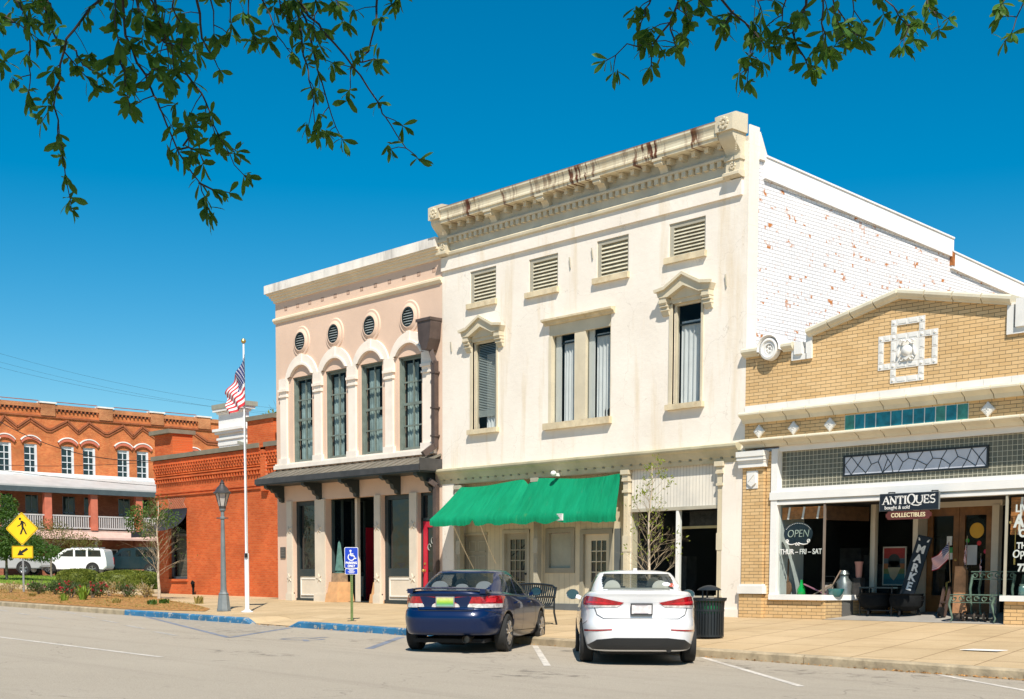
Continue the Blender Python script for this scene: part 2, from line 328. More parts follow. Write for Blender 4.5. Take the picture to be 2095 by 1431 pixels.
M_GRASS=mat('lawn_grass',(.17,.25,.035),.9,var=.3,vs=3,bmp=.03,bs=40,spec=.1)
# ---------------------------------------------------------------- ground
def lerp(a,b,t): return a+(b-a)*t
def sheet(name,xs,ys,fz,m,kind='structure'):
    mb=MB(); n=len(ys)
    mb.add([(x,y,fz(x,y)) for x in xs for y in ys],[(i*n+j,(i+1)*n+j,(i+1)*n+j+1,i*n+j+1) for i in range(len(xs)-1) for j in range(n-1)])
    return mb.build(name,m,kind=kind)
XS=[-900,-300,-160,-130,-110,-92,-84,-76,-68,-60,-50,-40,-30,-20,-10,0,20,40,300,900]
sheet('ground',XS,[-900,-200,-30,0,10,16,18.45,18.7,19.2,24,25,40,60,100,300,900],lambda x,y:zr(x)-(.02 if -62<x<8 and y>18.7 else .0),M_ASPH)
RAMP=(-30.25,-28.5)
def zw2(x,y):
    z=zw(x,y)
    if RAMP[0]-.4<x<RAMP[1]+.4 and y<20.4:
        k=min(1,max(0,min(x-RAMP[0]+.4,RAMP[1]+.4-x)/.4)); z-= .135*k*(20.4-y)/(20.4-18.6)
    return z
sheet('sidewalk',[-62,-56,-50,-45,-40,-36,-33,-30.65,-30.25,-29.4,-28.5,-28.1,-25,-22,-20,-18,-15,-12,-9,-5,0,8],[18.6,19.2,19.8,20.4,22,23.7,25.3,26,29,47],zw2,M_WALK)
def kerb(name,x0,x1,m,y0=YC-.16,y1=YC,t0=0,t1=0,n=12):
    mb=MB(); xs=[lerp(x0,x1,i/n) for i in range(n+1)]; pr=[]
    if t0: xs=[x0,x0+t0]+xs[1:]
    if t1: xs=xs[:-1]+[x1-t1,x1]
    for i,x in enumerate(xs):
        h=.152
        if (t0 and i==0) or (t1 and i==len(xs)-1): h=.02
        z=zr(x); pr.append([(x,y0-.01,z-.05),(x,y0,z+h-.03),(x,y0+.03,z+h),(x,y1,z+h+.003),(x,y1,z-.05)])
    k=5
    mb.add([p for r in pr for p in r],[(i*k+j,(i+1)*k+j,(i+1)*k+j+1,i*k+j+1) for i in range(len(pr)-1) for j in range(k-1)]+[tuple(range(k)),tuple((len(pr)-1)*k+j for j in range(k-1,-1,-1))])
    return mb.build(name,m,kind='structure',recalc=True)
kerb('kerb',-90,-37.16,M_KERB,n=20); kerb('kerb',-37.16,RAMP[0],M_KBLUE,t1=.35); kerb('kerb',RAMP[1],-22.2,M_KBLUE,t0=.4)
for a,b in ((-22.2,-18.4),(-18.39,-13.31),(-13.29,-9.0),(-8.98,8)): kerb('kerb',a,b,M_KERB)
# paint on the road
def strip(mb,a,b,w,dz=.004,n=6):
    a=Vector((a[0],a[1],0)); b=Vector((b[0],b[1],0)); d=(b-a).normalized(); p=Vector((-d.y,d.x,0))*w/2
    for i in range(n):
        q=[lerp(a,b,i/n)+p,lerp(a,b,i/n)-p,lerp(a,b,(i+1)/n)-p,lerp(a,b,(i+1)/n)+p]
        mb.quad(*[(v.x,v.y,zr(v.x)+dz) for v in q])
mb=MB()
for a,b in (((-19.44,18.21),(-15.38,14.67)),((-15.41,18.40),(-10.79,14.92)),((-10.87,18.40),(-5.0,14.3))): strip(mb,a,b,.11)
strip(mb,(-60,11.6),(-20.32,10.71),.12,n=14)
mb.build('road_marking',M_LINEW,kind='structure')
mb=MB()
for i in range(5): strip(mb,(-40.3+i*3.1,18.0-i*.86),(-38.6+i*3.1,17.6-i*.86),.13)
for i in range(4): strip(mb,(-46+i*3.0,17.6-i*.6),(-44.3+i*3.0,17.25-i*.6),.13)
mb.build('road_marking',M_LINEF,kind='structure')
mb=MB()
strip(mb,(-35.84,18.42),(-24.97,14.7),.13); strip(mb,(-24.96,14.71),(-28.09,18.24),.13); strip(mb,(-20.36,14.9),(-23.4,18.0),.16)
mb.build('road_marking',M_LINEB,kind='structure')
mb=MB()
for i in range(9):
    t=(i+.6)/9.6; strip(mb,(lerp(-35.84,-24.97,t),lerp(18.40,14.72,t)),(lerp(-28.09,-24.97,max(0,t*1.05-.1)),lerp(18.2,14.75,max(0,t*1.05-.1))),.07)
mb.build('road_marking',M_LINEF,kind='structure')
mb=MB()   # worn wheelchair symbol left on the asphalt
cx,cy=-23.75,15.7
for k in range(18):
    if k in (3,4,11): continue
    t=k/18*6.28; strip(mb,(cx+.42*math.cos(t),cy+.42*math.sin(t)),(cx+.42*math.cos(t+.32),cy+.42*math.sin(t+.32)),.1,n=1)
strip(mb,(cx-.1,cy+.25),(cx-.35,cy+.85),.12,n=1); strip(mb,(cx+.25,cy-.1),(cx+.75,cy-.4),.12,n=1)
mb.build('road_marking',M_LINEB,kind='structure')
def mat_oil():
    m,t,b=newmat('oil_stain'); v=coords(t); b.inputs['Roughness'].default_value=.7; b.inputs['Base Color'].default_value=(.10,.085,.07,1)
    tr=nd(t,'ShaderNodeBsdfTransparent'); mx=nd(t,'ShaderNodeMixShader'); o=t.nodes['Material Output']; f=noise(t,v,3.2,7,.7,.52,.85); t.links.new(f,mx.inputs[0]); t.links.new(tr.outputs[0],mx.inputs[1]); t.links.new(b.outputs[0],mx.inputs[2]); t.links.new(mx.outputs[0],o.inputs[0]); return m
mb=MB(); rg=random.Random(4)
for cx,cy,rx,ry in ((-14.2,17.2,1.0,.7),(-12.3,17.0,1.3,.6),(-10.2,17.6,1.2,.5),(-22.3,16.6,.9,.8),(-17.4,15.4,.8,.7),(-27.2,16.2,1.1,.6),(-14.5,13.2,1.1,.8),(-20.5,12.4,1.2,.6)):
    mb.poly([(cx+rx*math.cos(a)*(1+.2*math.sin(3*a)),cy+ry*math.sin(a)*(1+.2*math.cos(2*a)),zr(cx+rx*math.cos(a))+.0065) for a in [k*.2856 for k in range(22)]])
mb.build('oil_stain',mat_oil(),kind='structure')
# planting bed, lawn, paths
def region(name,pts,off,m,fz=zw,kind='structure',cell=1.0):
    bm=bmesh.new(); f=bm.faces.new([bm.verts.new((x,y,0)) for x,y in pts]); xs=[p[0] for p in pts]; ys=[p[1] for p in pts]
    x=min(xs)+cell
    while x<max(xs):
        bmesh.ops.bisect_plane(bm,geom=bm.verts[:]+bm.edges[:]+bm.faces[:],plane_co=(x,0,0),plane_no=(1,0,0)); x+=cell
    y=min(ys)+cell
    while y<max(ys):
        bmesh.ops.bisect_plane(bm,geom=bm.verts[:]+bm.edges[:]+bm.faces[:],plane_co=(0,y,0),plane_no=(0,1,0)); y+=cell
    ed={v for e in bm.edges if len(e.link_faces)<2 for v in e.verts}
    for v in bm.verts: v.co.z=fz(v.co.x,v.co.y)+(.012 if v in ed else off*(1+.5*math.sin(v.co.x*1.7)*math.sin(v.co.y*2.3)))
    bm.faces.ensure_lookup_table(); bm.normal_update()
    if bm.faces[0].normal.z<0: bmesh.ops.reverse_faces(bm,faces=bm.faces)
    me=bpy.data.meshes.new(name); bm.to_mesh(me); bm.free(); me.materials.append(m); me.polygons.foreach_set('use_smooth',[True]*len(me.polygons))
    o=bpy.data.objects.new(name,me); o['kind']=kind; COL.objects.link(o); return o
BED=[(-34.4,19.5),(-35.5,20.3),(-38,21.3),(-43.5,23.0),(-46.5,24.3),(-52,24.9),(-61,25.2),(-90,26.5),(-90,18.75),(-37.4,18.7)]
def zbed(x,y): return zw(x,y) if x>-61 else zr(x)+.15
region('planting_bed',BED,.06,M_MULCH,fz=zbed)
sheet('path',[-90,-76,-68,-62],[18.6,27,29.2],lambda x,y:zr(x)+.145,M_WALK)
def zlawn(x,y): return zr(x)+.13
sheet('lawn',[-90,-84,-76,-68,-62.2],[29.3,35,45,60],zlawn,M_GRASS)
mb=MB(); rng=random.Random(3)
for i in range(9000):
    x=rng.uniform(-89.5,-62.5); y=rng.uniform(29.5,48); z=zlawn(x,y); h=rng.uniform(.05,.12); a=rng.uniform(0,6.28); w=.02
    mb.add([(x-w*math.cos(a),y-w*math.sin(a),z),(x+w*math.cos(a),y+w*math.sin(a),z),(x+rng.uniform(-.05,.05),y+rng.uniform(-.05,.05),z+h)],[(0,1,2)])
mb.build('lawn_grass',M_GRASS,kind='stuff')
# ================================================================ PINK BUILDING
F=F0
def band(mb,x0,x1,prof,ends=True):
    # prof: list of (p,z): p = projection in front of F ; extruded along x
    pts=[(F-p,z) for p,z in prof]+[(F+.02,prof[-1][1]),(F+.02,prof[0][1])]
    mb.prism(pts,'x',x0,x1)
def sash(parent,x0,x1,z0,z1,y,fm,cols,rows,fw=.07,mw=.035,dep=.06,curtain=None,glass=None,meet=True,pname='window'):
    fr=MB(); fr.box(x0,x0+fw,y,y+dep,z0,z1); fr.box(x1-fw,x1,y,y+dep,z0,z1); fr.box(x0+fw,x1-fw,y,y+dep,z0,z0+fw); fr.box(x0+fw,x1-fw,y,y+dep,z1-fw,z1)
    for i in range(1,cols): x=lerp(x0+fw,x1-fw,i/cols); fr.box(x-mw/2,x+mw/2,y+.01,y+dep-.01,z0+fw,z1-fw)
    for i in range(1,rows):
        z=lerp(z0+fw,z1-fw,i/rows); h=mw*(1.9 if meet and i==rows//2 else 1)/2; fr.box(x0+fw,x1-fw,y+.013,y+dep-.013,z-h,z+h)
    f=fr.build(pname,fm,parent)
    MB().quad((x0+fw*.5,y+dep*.6,z0),(x1-fw*.5,y+dep*.6,z0),(x1-fw*.5,y+dep*.6,z1),(x0+fw*.5,y+dep*.6,z1)).build('pane',glass or M_GLASS,f)
    return f
def room(mb,x0,x1,z0,z1,y0,y1):
    # open-fronted dark box
    mb.quad((x0,y1,z0),(x1,y1,z0),(x1,y1,z1),(x0,y1,z1)); mb.quad((x0,y0,z0),(x0,y1,z0),(x0,y1,z1),(x0,y0,z1)); mb.quad((x1,y0,z0),(x1,y0,z1),(x1,y1,z1),(x1,y1,z0))
    mb.quad((x0,y0,z0),(x1,y0,z0),(x1,y1,z0),(x0,y1,z0)); mb.quad((x0,y0,z1),(x0,y1,z1),(x1,y1,z1),(x1,y0,z1))
def drape(x0,x1,z0,z1,y,folds=6,amp=.03,seed=0,bot=0):
    mb=MB(); n=folds*6; rg=random.Random(seed); ph=[rg.uniform(-.6,.6) for _ in range(n+1)]
    for i in range(n+1):
        x=lerp(x0,x1,i/n); o=amp*math.sin(i/6*2*math.pi+ph[i]*.5)
        mb.v+= [(x,y+o*1.4,z0+bot*rg.random()),(x+.01*ph[i],y+o,lerp(z0,z1,.6)),(x,y+o*.5,z1)]
    for i in range(n):
        for j in range(2): mb.f.append((i*3+j,(i+1)*3+j,(i+1)*3+j+1,i*3+j+1)); mb.m.append(0)
    return mb
PX0,PX1=-39.71,-30.95
pb=thing('pink_building','two storey pink stucco building with four arched windows and a dark metal canopy','building',((PX0+PX1)/2,F,.6))
WX=[-38.145,-36.26,-34.38,-32.46]; WH=.565
holes=[(x-WH,x+WH,5.11,7.87) for x in WX]
mb=MB(); mb.wall(F,PX0,PX1,4.0,10.6,holes,.28)
mb.box(PX0,PX1,F+.3,F+16,4.05,10.55) if False else None
mb.quad((PX0,F,.4),(PX0,F,10.6),(PX0,F+18,10.6),(PX0,F+18,.4)); mb.quad((PX0,F,10.6),(PX1,F,10.6),(PX1,F+18,10.6),(PX0,F+18,10.6)); mb.quad((PX1,F,4),(PX1,F+18,4),(PX1,F+18,10.6),(PX1,F,10.6))
mb.build('wall',M_PINK,pb)
mb=MB()
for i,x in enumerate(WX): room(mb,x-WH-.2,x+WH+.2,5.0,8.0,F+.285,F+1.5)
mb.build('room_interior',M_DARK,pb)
# cornice
mb=MB(); e=.27
for p,z0,z1 in ((.05,10.41,10.50),(.10,10.50,10.58),(.155,10.58,10.655),(.215,10.655,10.71)): mb.box(PX0-p,PX1+.02,F-p,F+.3,z0,z1-.002)
mb.build('cornice',M_PINKC,pb)
MB().box(PX0-e,PX1+.0,F-e,F+.4,10.71,10.98).build('cornice_cap',M_CAP,pb)
mb=MB(); band(mb,PX0-.06,PX1,[(.03,9.74),(.05,9.79),(.09,9.82),(.09,9.88),(.04,9.91)]); mb.build('string_course',M_PINKC,pb)
mb=MB()
for i in range(12):
    x=-39.08+i*.705
    for a,b,c,d in ((x-.075,x+.075,10.195,10.21),(x-.075,x+.075,10.09,10.105),(x-.075,x-.06,10.105,10.195),(x+.06,x+.075,10.105,10.195)): mb.box(a,b,F-.006,F+.01,c,d)
    mb.cur=1; mb.box(x-.06,x+.06,F-.003,F+.01,10.105,10.195); mb.cur=0
mb.build('weep_block',[mat('weep_shade_rim',(.30,.19,.14),.9),mat('weep_shade_face',(.50,.34,.25),.9)],pb)  # recess shade painted as darker tones on nearly flush blocks
# round vents
for i,x in enumerate([-38.17,-36.285,-34.38,-32.47]):
    z=8.98
    ring=MB().lathe([(.28,.0),(.28,.075),(.30,.085),(.37,.06),(.40,.035),(.47,.035),(.50,.0)],(x,F,z),40,'y').build('round_vent',M_PINK,pb,smooth=True,angle=25)
    m2=MB(); m2.lathe([(.285,-.05),(.285,.05),(.25,.05),(.25,-.02),(.0,-.02)],(x,F-.03,z),32,'y'); m2.build('vent_frame',M_DKFR,ring)
    m2=MB()
    for k in range(6):
        dz=-.19+k*.076; hw=math.sqrt(max(.01,.25**2-dz*dz))-.005
        m2.add([(x-hw,F-.065,z+dz-.018),(x+hw,F-.065,z+dz-.018),(x+hw,F-.02,z+dz+.022),(x-hw,F-.02,z+dz+.022)],[(0,1,2,3)])
    m2.build('louver',mat('vent_louver_grey',(.30,.33,.32),.6) if i==0 else bpy.data.materials['vent_louver_grey'],ring)
# windows
for i,x in enumerate(WX):
    w=sash(pb,x-WH,x+WH,5.11,7.87,F+.12,M_GREENW,2,4,.10,.04,.07,glass=M_GLASS)
    mb=drape(x-.42,x+.1,5.14,7.7,F+.25,4,.012,seed=i); mb.build('curtain',mat('dingy_curtain',(.34,.44,.44),.9,var=.3,vs=2) if i==0 else bpy.data.materials['dingy_curtain'],w)
    if i in (0,2): MB().box(x+.08,x+.45,F+.235,F+.245,5.2,6.3).build('blind',bpy.data.materials['dingy_curtain'],w)
    # outer casing on the left
    m2=MB(); m2.box(x-WH,x-WH+.05,F+.05,F+.17,5.11,7.87); m2.box(x-WH+.05,x+WH,F+.05,F+.17,7.83,7.87); m2.build('casing',M_GREENW,w)
# arches over the windows and pilasters between
def arcpts(cx,z0,hw,rise,n=14):
    r=(hw*hw+rise*rise)/(2*rise); zc=z0+rise-r; a=math.asin(hw/r)
    return [(cx+r*math.sin(-a+2*a*i/n),zc+r*math.cos(-a+2*a*i/n)) for i in range(n+1)]
mb=MB()
for i,x in enumerate(WX):
    o=arcpts(x,7.86,.94,.70); n_=arcpts(x,7.90,.60,.33); o2=arcpts(x,7.90,.68,.40)
    for A,B,p in ((o,o2,.06),(o2,n_,.10)):
        vs=[];
        for (a,b) in zip(A,B): vs+=[(a[0],F-p,a[1]),(b[0],F-p,b[1]),(a[0],F+.02,a[1]),(b[0],F+.02,b[1])]
        fs=[]
        for k in range(len(A)-1):
            q=k*4; fs+=[(q,q+1,q+5,q+4),(q+2,q,q+4,q+6),(q+1,q+3,q+7,q+5)]
        mb.add(vs,fs)
    if i<4:
        mb.prism([(x-.055,8.22),(x+.055,8.22),(x+.08,8.58),(x-.08,8.58)],'y',F-.09,F)
PIL=[-39.2,-37.2,-35.32,-33.42,-31.6]
mb.build('window_arch',M_PINKW,pb,recalc=True)
for x in PIL:
    m2=MB(); m2.box(x-.19,x+.19,F-.06,F+.01,5.25,7.28); m2.box(x-.26,x+.26,F-.10,F+.01,4.98,5.27)
    for a,b,p,w in ((7.28,7.34,.10,.22),(7.40,7.46,.08,.205),(7.34,7.40,.07,.2),(7.46,7.54,.12,.25),(7.54,7.88,.075,.24)): m2.box(x-w,x+w,F-p,F+.01,a,b)
    m2.build('pilaster',M_PINKW,pb)
mb=MB(); mb.box(PX0-.03,PX1-.25,F-.12,F+.01,4.93,5.06); mb.box(PX0-.01,PX1-.25,F-.07,F+.01,5.06,5.11); mb.build('sill_band',M_PINKW,pb)
# downspout
mb=MB(); x=-31.22
mb.prism([(x-.36,8.72),(x+.25,8.72),(x+.25,8.60),(x+.20,8.15),(x+.05,7.85),(x-.15,7.85),(x-.31,8.15),(x-.36,8.60)],'y',F-.42,F-.02)
mb.box(x-.40,x+.27,F-.45,F-.01,8.66,8.74); mb.bar((x-.03,F-.2,7.9),(x+.05,F-.1,7.5),.07); mb.bar((x+.05,F-.1,7.55),(x+.05,F-.1,5.1),.075)
for z in (7.2,6.2,5.4): mb.box(x-.06,x+.16,F-.19,F,z,z+.05)
mb.bar((x+.05,F-.1,5.15),(x-.05,F-.45,4.88),.08); mb.bar((x+.1,F-.1,4.0),(x+.1,F-.1,.6),.07); mb.bar((x+.1,F-.1,4.0),(x+.0,F-.3,4.15),.07)
mb.build('downspout',M_BROWN,pb)
# canopy
cp=.82; cx0,cx1=PX0+.02,-30.99
mb=MB()
mb.add([(cx0-.03,F,4.90),(cx1,F,4.90),(cx1,F-cp,4.56),(cx0-.03,F-cp,4.56),(cx0-.03,F,4.86),(cx1,F,4.86),(cx1,F-cp,4.52),(cx0-.03,F-cp,4.52)],[(0,3,2,1),(4,5,6,7),(0,4,7,3),(1,2,6,5),(3,7,6,2),(0,1,5,4)])
n=22
for i in range(n+1):
    x=lerp(cx0,cx1-.03,i/n); mb.bar((x,F-.01,4.905),(x,F-cp+.01,4.575),.011,.014)
can=mb.build('canopy',M_ROOFM,pb)
mb=MB(); mb.box(cx0-.07,cx1+.0,F-cp-.03,F-cp,4.40,4.575); mb.box(cx0-.07,cx0-.03,F-cp,F,4.42,4.56); mb.box(cx1,cx1+.03,F-cp,F,4.40,4.75); mb.build('fascia',M_DKMET,can)
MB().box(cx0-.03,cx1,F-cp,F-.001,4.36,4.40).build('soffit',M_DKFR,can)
for x in (-39.35,-37.15,-35.1,-33.0,-31.35):
    m2=MB(); pr=[(F-.70,4.36),(F-.70,4.28),(F-.58,4.22),(F-.50,4.25),(F-.42,4.14),(F-.30,4.12),(F-.26,4.0),(F-.14,3.95),(F-.12,3.86),(F-.0,3.82),(F-.0,4.36)]
    m2.prism(pr,'x',x-.08,x+.08); m2.build('bracket',M_DKFR,can)
# ground floor
D1=-38.77,-37.44; EN=-36.87,-34.22; D2=-33.9,-32.47; RD_=-32.1,-31.1
mb=MB(); gh=[(D1[0],D1[1],.5,3.84),(EN[0],EN[1],.5,3.84),(D2[0],D2[1],.5,3.84),(RD_[0],RD_[1],.5,3.84)]
mb.wall(F,PX0,PX1,.45,4.0,gh,.22); mb.build('storefront_wall',M_PINK,pb)
mb=MB()
for a,b in ((PX0,D1[0]-.33),(-39.1,D1[0]),(D1[1],EN[0]),(EN[1],D2[0]),(D2[1],RD_[0])):
    p=.05 if a!=PX0 else .0
    if p: mb.box(a+.01,b-.01,F-p,F+.05,.5,3.85); mb.box(a-.02,b+.02,F-p-.04,F+.05,.5,.80); mb.box(a,b,F-p-.015,F+.05,.80,.84)
pi=mb.build('storefront_pilaster',M_BEIGE,pb)
st=MB()
for x in (-38.95,-37.2,-34.06,-32.3):
    for z in (2.9,1.32):
        pts=[]
        for k in range(10): rr=.15 if k%2==0 else .045; a=math.pi/2+k*math.pi/5+.2; pts.append((x+rr*math.cos(a),z+rr*math.sin(a)))
        st.prism(pts,'y',F-.072,F-.045)
st.build('star',M_BEIGE,pi)
for (a,b) in (D1,D2):
    f=MB(); y=F+.14
    f.box(a,a+.16,y,y+.08,.55,3.84); f.box(b-.14,b,y,y+.08,.55,3.84); f.box(a+.16,b-.14,y,y+.08,3.70,3.84); f.box(a+.16,b-.14,y,y+.08,1.38,1.62); f.box(a,b,y-.04,y+.08,.5,.66)
    w=f.build('display_window',M_DKFR,pb)
    MB().quad((a+.1,y+.06,1.5),(b-.1,y+.06,1.5),(b-.1,y+.06,3.8),(a+.1,y+.06,3.8)).build('pane',M_GLASSD,w)
    m2=MB(); m2.box(a+.14,b-.12,y+.02,y+.06,.66,1.39); m2.box(a+.26,b-.22,y-.0,y+.03,.78,1.28); m2.build('panel',M_BEIGE,w)
    m2=MB()
    for k,(p,q) in enumerate(((a+.24,.76),(a+.24,1.28))): m2.box(a+.24,b-.2,y-.015,y+.02,q,q+.025)
    m2.box(a+.24,a+.265,y-.015,y+.02,.785,1.28); m2.box(b-.225,b-.2,y-.015,y+.02,.785,1.28); m2.build('moulding',M_WHITE,w)
# recessed entry
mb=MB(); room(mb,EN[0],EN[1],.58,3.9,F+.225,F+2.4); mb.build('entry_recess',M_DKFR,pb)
mb=MB(); xm=-35.63; mb.box(xm-.06,xm+.06,F+.3,F+.42,.58,3.84); mb.build('post',M_BEIGE,pb)
m2=MB(); m2.box(xm+.05,EN[1]-.05,F+1.2,F+1.25,1.45,3.84); m2.build('entry_glazing',M_GLASSD,pb)
m2=MB(); m2.box(xm+.25,EN[1]-.55,F+1.15,F+1.2,.75,1.42); m2.box(xm+.33,EN[1]-.63,F+1.13,F+1.15,.86,1.32); m2.build('entry_panel',M_BEIGE,pb)
MB().box(EN[0]+.01,EN[0]+.07,F+1.55,F+2.0,.6,2.98).build('open_red_door',M_RED,pb)
m2=MB(); [m2.box(EN[0]+.005,EN[0]+.05,a_,b_,.60,3.84) for a_,b_ in ((F+.24,F+.32),(F+.58,F+.66),(F+1.0,F+1.07),(F+1.47,F+1.54))]; m2.box(EN[0]+.006,EN[0]+.045,F+.24,F+1.54,1.42,1.52); m2.build('entry_frame',mat('slate_green_frame',(.05,.075,.075),.5),pb)
for a_,b_ in ((F+.34,F+.56),(F+1.09,F+1.45)):
    m2=MB(); m2.box(EN[0]+.002,EN[0]+.03,a_,b_,.72,1.38); m2.box(EN[0]+.03,EN[0]+.045,a_+.06,b_-.06,.82,1.28); m2.build('entry_panel',M_BEIGE,pb)
MB().quad((EN[0]+.02,F+.3,1.5),(EN[0]+.02,F+1.5,1.5),(EN[0]+.02,F+1.5,3.8),(EN[0]+.02,F+.3,3.8)).build('entry_side_glass',M_GLASSD,pb)
# red door on the right
x0,x1=RD_; y=F+.12
fr=MB(); fr.box(x0,x0+.08,y,y+.1,.5,3.84); fr.box(x1-.06,x1,y,y+.1,.5,3.84); fr.box(x0,x1,y,y+.1,3.02,3.10); fr.box(x0,x1,y,y+.1,3.76,3.84); dfr=fr.build('door_frame',M_DKFR,pb)
MB().quad((x0+.05,y+.05,3.1),(x1-.03,y+.05,3.1),(x1-.03,y+.05,3.8),(x0+.05,y+.05,3.8)).build('transom',M_GLASSD,dfr)
d=MB(); y+=.02
d.box(x0+.08,x0+.26,y,y+.05,.52,3.0); d.box(x1-.24,x1-.06,y,y+.05,.52,3.0); d.box(x0+.26,x1-.24,y,y+.05,2.82,3.0); d.box(x0+.26,x1-.24,y,y+.05,.52,1.0); rd=d.build('red_door',M_RED,pb)
MB().quad((x0+.26,y+.03,1.0),(x1-.24,y+.03,1.0),(x1-.24,y+.03,2.82),(x0+.26,y+.03,2.82)).build('door_glass',M_GLASSD,rd)
h=MB(); h.lathe([(0,.0),(.035,.0),(.035,.02),(.02,.03),(.02,.06),(.04,.07),(.045,.09),(.03,.11),(0,.115)],(x0+.17,y,1.55),12,'y'); h.lathe([(0,0),(.035,0),(.035,.02),(.02,.03),(0,.03)],(x0+.17,y,1.75),12,'y'); h.build('handle',M_BRASS,rd)
mb=MB()
rg=random.Random(5)
for k in range(9):
    xx,zz=lerp(x0+.33,x1-.3,rg.random()),1.1+k*.19
    mb.tube([(xx+.07*math.cos(t),y+.02,zz+.09*math.sin(t)) for t in [i*.55 for i in range(10)]],.012,5)
mb.build('leaded_scroll',mat('lead_came',(.35,.36,.33),.4),rd)
# plaque
m2=MB(); m2.box(-39.52,-39.22,F-.03,F,1.98,2.35); pq=m2.build('plaque',mat('bronze_plaque',(.10,.09,.08),.5,metal=.3),pb)
m2=MB(); [m2.box(-39.48,-39.26-.04*(k%2),F-.034,F-.03,2.28-k*.055,2.295-k*.055) for k in range(5)]; m2.build('raised_lines',mat('bronze_light',(.26,.23,.2),.5,metal=.3),pq)
# ================================================================ CREAM BUILDING
CX0,CX1=-30.95,-20.03
cb=thing('cream_building','tall cream stucco building with rust streaked cornice, hooded windows and green awning','building',((CX0+CX1)/2,F,.48))
VENT=[(-29.72,-28.63,8.95,9.84),(-27.31,-26.2,8.9,9.77),(-24.79,-23.7,8.88,9.80),(-22.38,-21.25,8.98,9.78)]
LW=(-29.60,-28.60,5.47,7.9); MW=(-26.52,-24.27,5.40,7.98); RW=(-22.22,-21.33,5.5,7.9)
mb=MB(); mb.wall(F,CX0,CX1,4.3,11.2,VENT+[LW,MW,RW],.25)
mb.quad((CX0,F,4),(CX0,F,11.2),(CX0,F+20,11.2),(CX0,F+20,4)); mb.quad((CX0,F,11.2),(CX1,F,11.2),(CX1,F+.5,11.2),(CX0,F+.5,11.2)); mb.quad((CX0,F+.5,10.2),(CX0,F+.5,11.2),(CX1,F+.5,11.2),(CX1,F+.5,10.2))
mb.box(CX1-.0,CX1+.03,F+.001,F+.36,.4,11.55)
mb.build('wall',M_STUCCO,cb)
mb=MB(); room(mb,CX0+.1,CX1-.1,5.2,8.1,F+.26,F+3.5); mb.build('room_interior',mat('dim_room',(.10,.10,.10),.9),cb)
# cornice
mb=MB(); XL,XR=CX0+.02,-20.16
band(mb,XL,XR,[(.07,10.03),(.07,10.40)]); mb.build('frieze_panel',M_STUCCO,cb)
mb=MB(); band(mb,XL+.3,XR-.3,[(.09,10.40),(.13,10.43),(.14,10.49),(.08,10.53)]); mb.build('string_course',M_TRIM,cb)
G_=M_GREYTRIM
mb=MB(); band(mb,CX0+.4,-20.55,[(.05,10.53),(.05,11.3)]); band(mb,CX0+.4,-20.55,[(.17,10.87),(.19,10.91),(.14,10.97),(.05,11.0)])
mb.build('entablature',mat('aged_grey_cream',(.52,.48,.38),.75,var=.12,vs=1.5),cb)
mb=MB(); n=46
for i in range(n):
    x=lerp(-30.42,-20.75,i/(n-1)); mb.box(x-.06,x+.06,F-.15,F-.05,10.74,10.87)
mb.build('small_dentil',M_TRIM,cb)
mb=MB(); br=[-28.55,-26.5,-24.45,-22.42]
for i in range(26):
    x=-30.3+i*.385
    if min(abs(x-b) for b in br)<.2 or x>-20.65: continue
    mb.box(x-.055,x+.055,F-.25,F-.05,11.10,11.19); mb.box(x-.07,x+.07,F-.265,F-.05,11.19,11.22)
mb.build('block_dentil',M_TRIM,cb)
for x in br:
    m2=MB(); m2.prism([(F-.40,11.24),(F-.40,11.12),(F-.34,11.08),(F-.24,11.10),(F-.17,11.02),(F-.14,10.9),(F-.05,10.9),(F-.05,11.24)],'x',x-.12,x+.12); m2.box(x-.15,x+.15,F-.43,F-.05,11.19,11.245); m2.build('bracket',M_TRIM,cb)
# crown moulding with rust runs
def mat_rust():
    m,t,b=newmat('rusty_cornice_paint'); v=coords(t); b.inputs['Roughness'].default_value=.6
    c=mixc(t,noise(t,v,1.0),(.66,.57,.40),(.74,.67,.50))
    v2=coords(t,plane='xz',scale=(1,.16,1)); sp=nd(t,'ShaderNodeSeparateXYZ'); tc=t.nodes.new('ShaderNodeTexCoord'); t.links.new(tc.outputs['Object'],sp.inputs[0])
    n1=noise(t,coords(t,plane='xz',scale=(1,0.0,1)),.9,2,.5,.44,.54); n2=noise(t,v2,8.5,4,.6,.49,.56)
    mu=nd(t,'ShaderNodeMath',operation='MULTIPLY'); t.links.new(n1,mu.inputs[0]); t.links.new(n2,mu.inputs[1]); mu.use_clamp=True
    c=mixc(t,mu.outputs[0],c,(.12,.035,.014))
    n3=noise(t,coords(t,plane='xz',scale=(1,.2,1)),3.5,5,.6,.5,.75); k=nd(t,'ShaderNodeMath',operation='MULTIPLY'); k.inputs[1].default_value=.45; t.links.new(n3,k.inputs[0]); c=mixc(t,k.outputs[0],c,(.42,.27,.11))
    zr_=nd(t,'ShaderNodeMapRange'); zr_.inputs[1].default_value=11.60; zr_.inputs[2].default_value=11.64; t.links.new(sp.outputs[2],zr_.inputs[0]); c=mixc(t,zr_.outputs[0],c,(.16,.07,.04))
    t.links.new(c,b.inputs['Base Color']); return m
mb=MB(); band(mb,CX0+.42,-20.58,[(.05,11.225),(.42,11.235),(.43,11.30),(.455,11.315),(.455,11.36),(.44,11.38),(.445,11.45),(.47,11.53),(.50,11.575),(.505,11.64),(.46,11.66)]); 
mb.build('crown_moulding',mat_rust(),cb,recalc=True)
mb=MB(); mb.quad((CX0+.4,F-.44,11.662),(-20.55,F-.44,11.662),(-20.55,F+.5,11.25),(CX0+.4,F+.5,11.25)); mb.build('cornice_flashing',M_GREYCAP,cb)
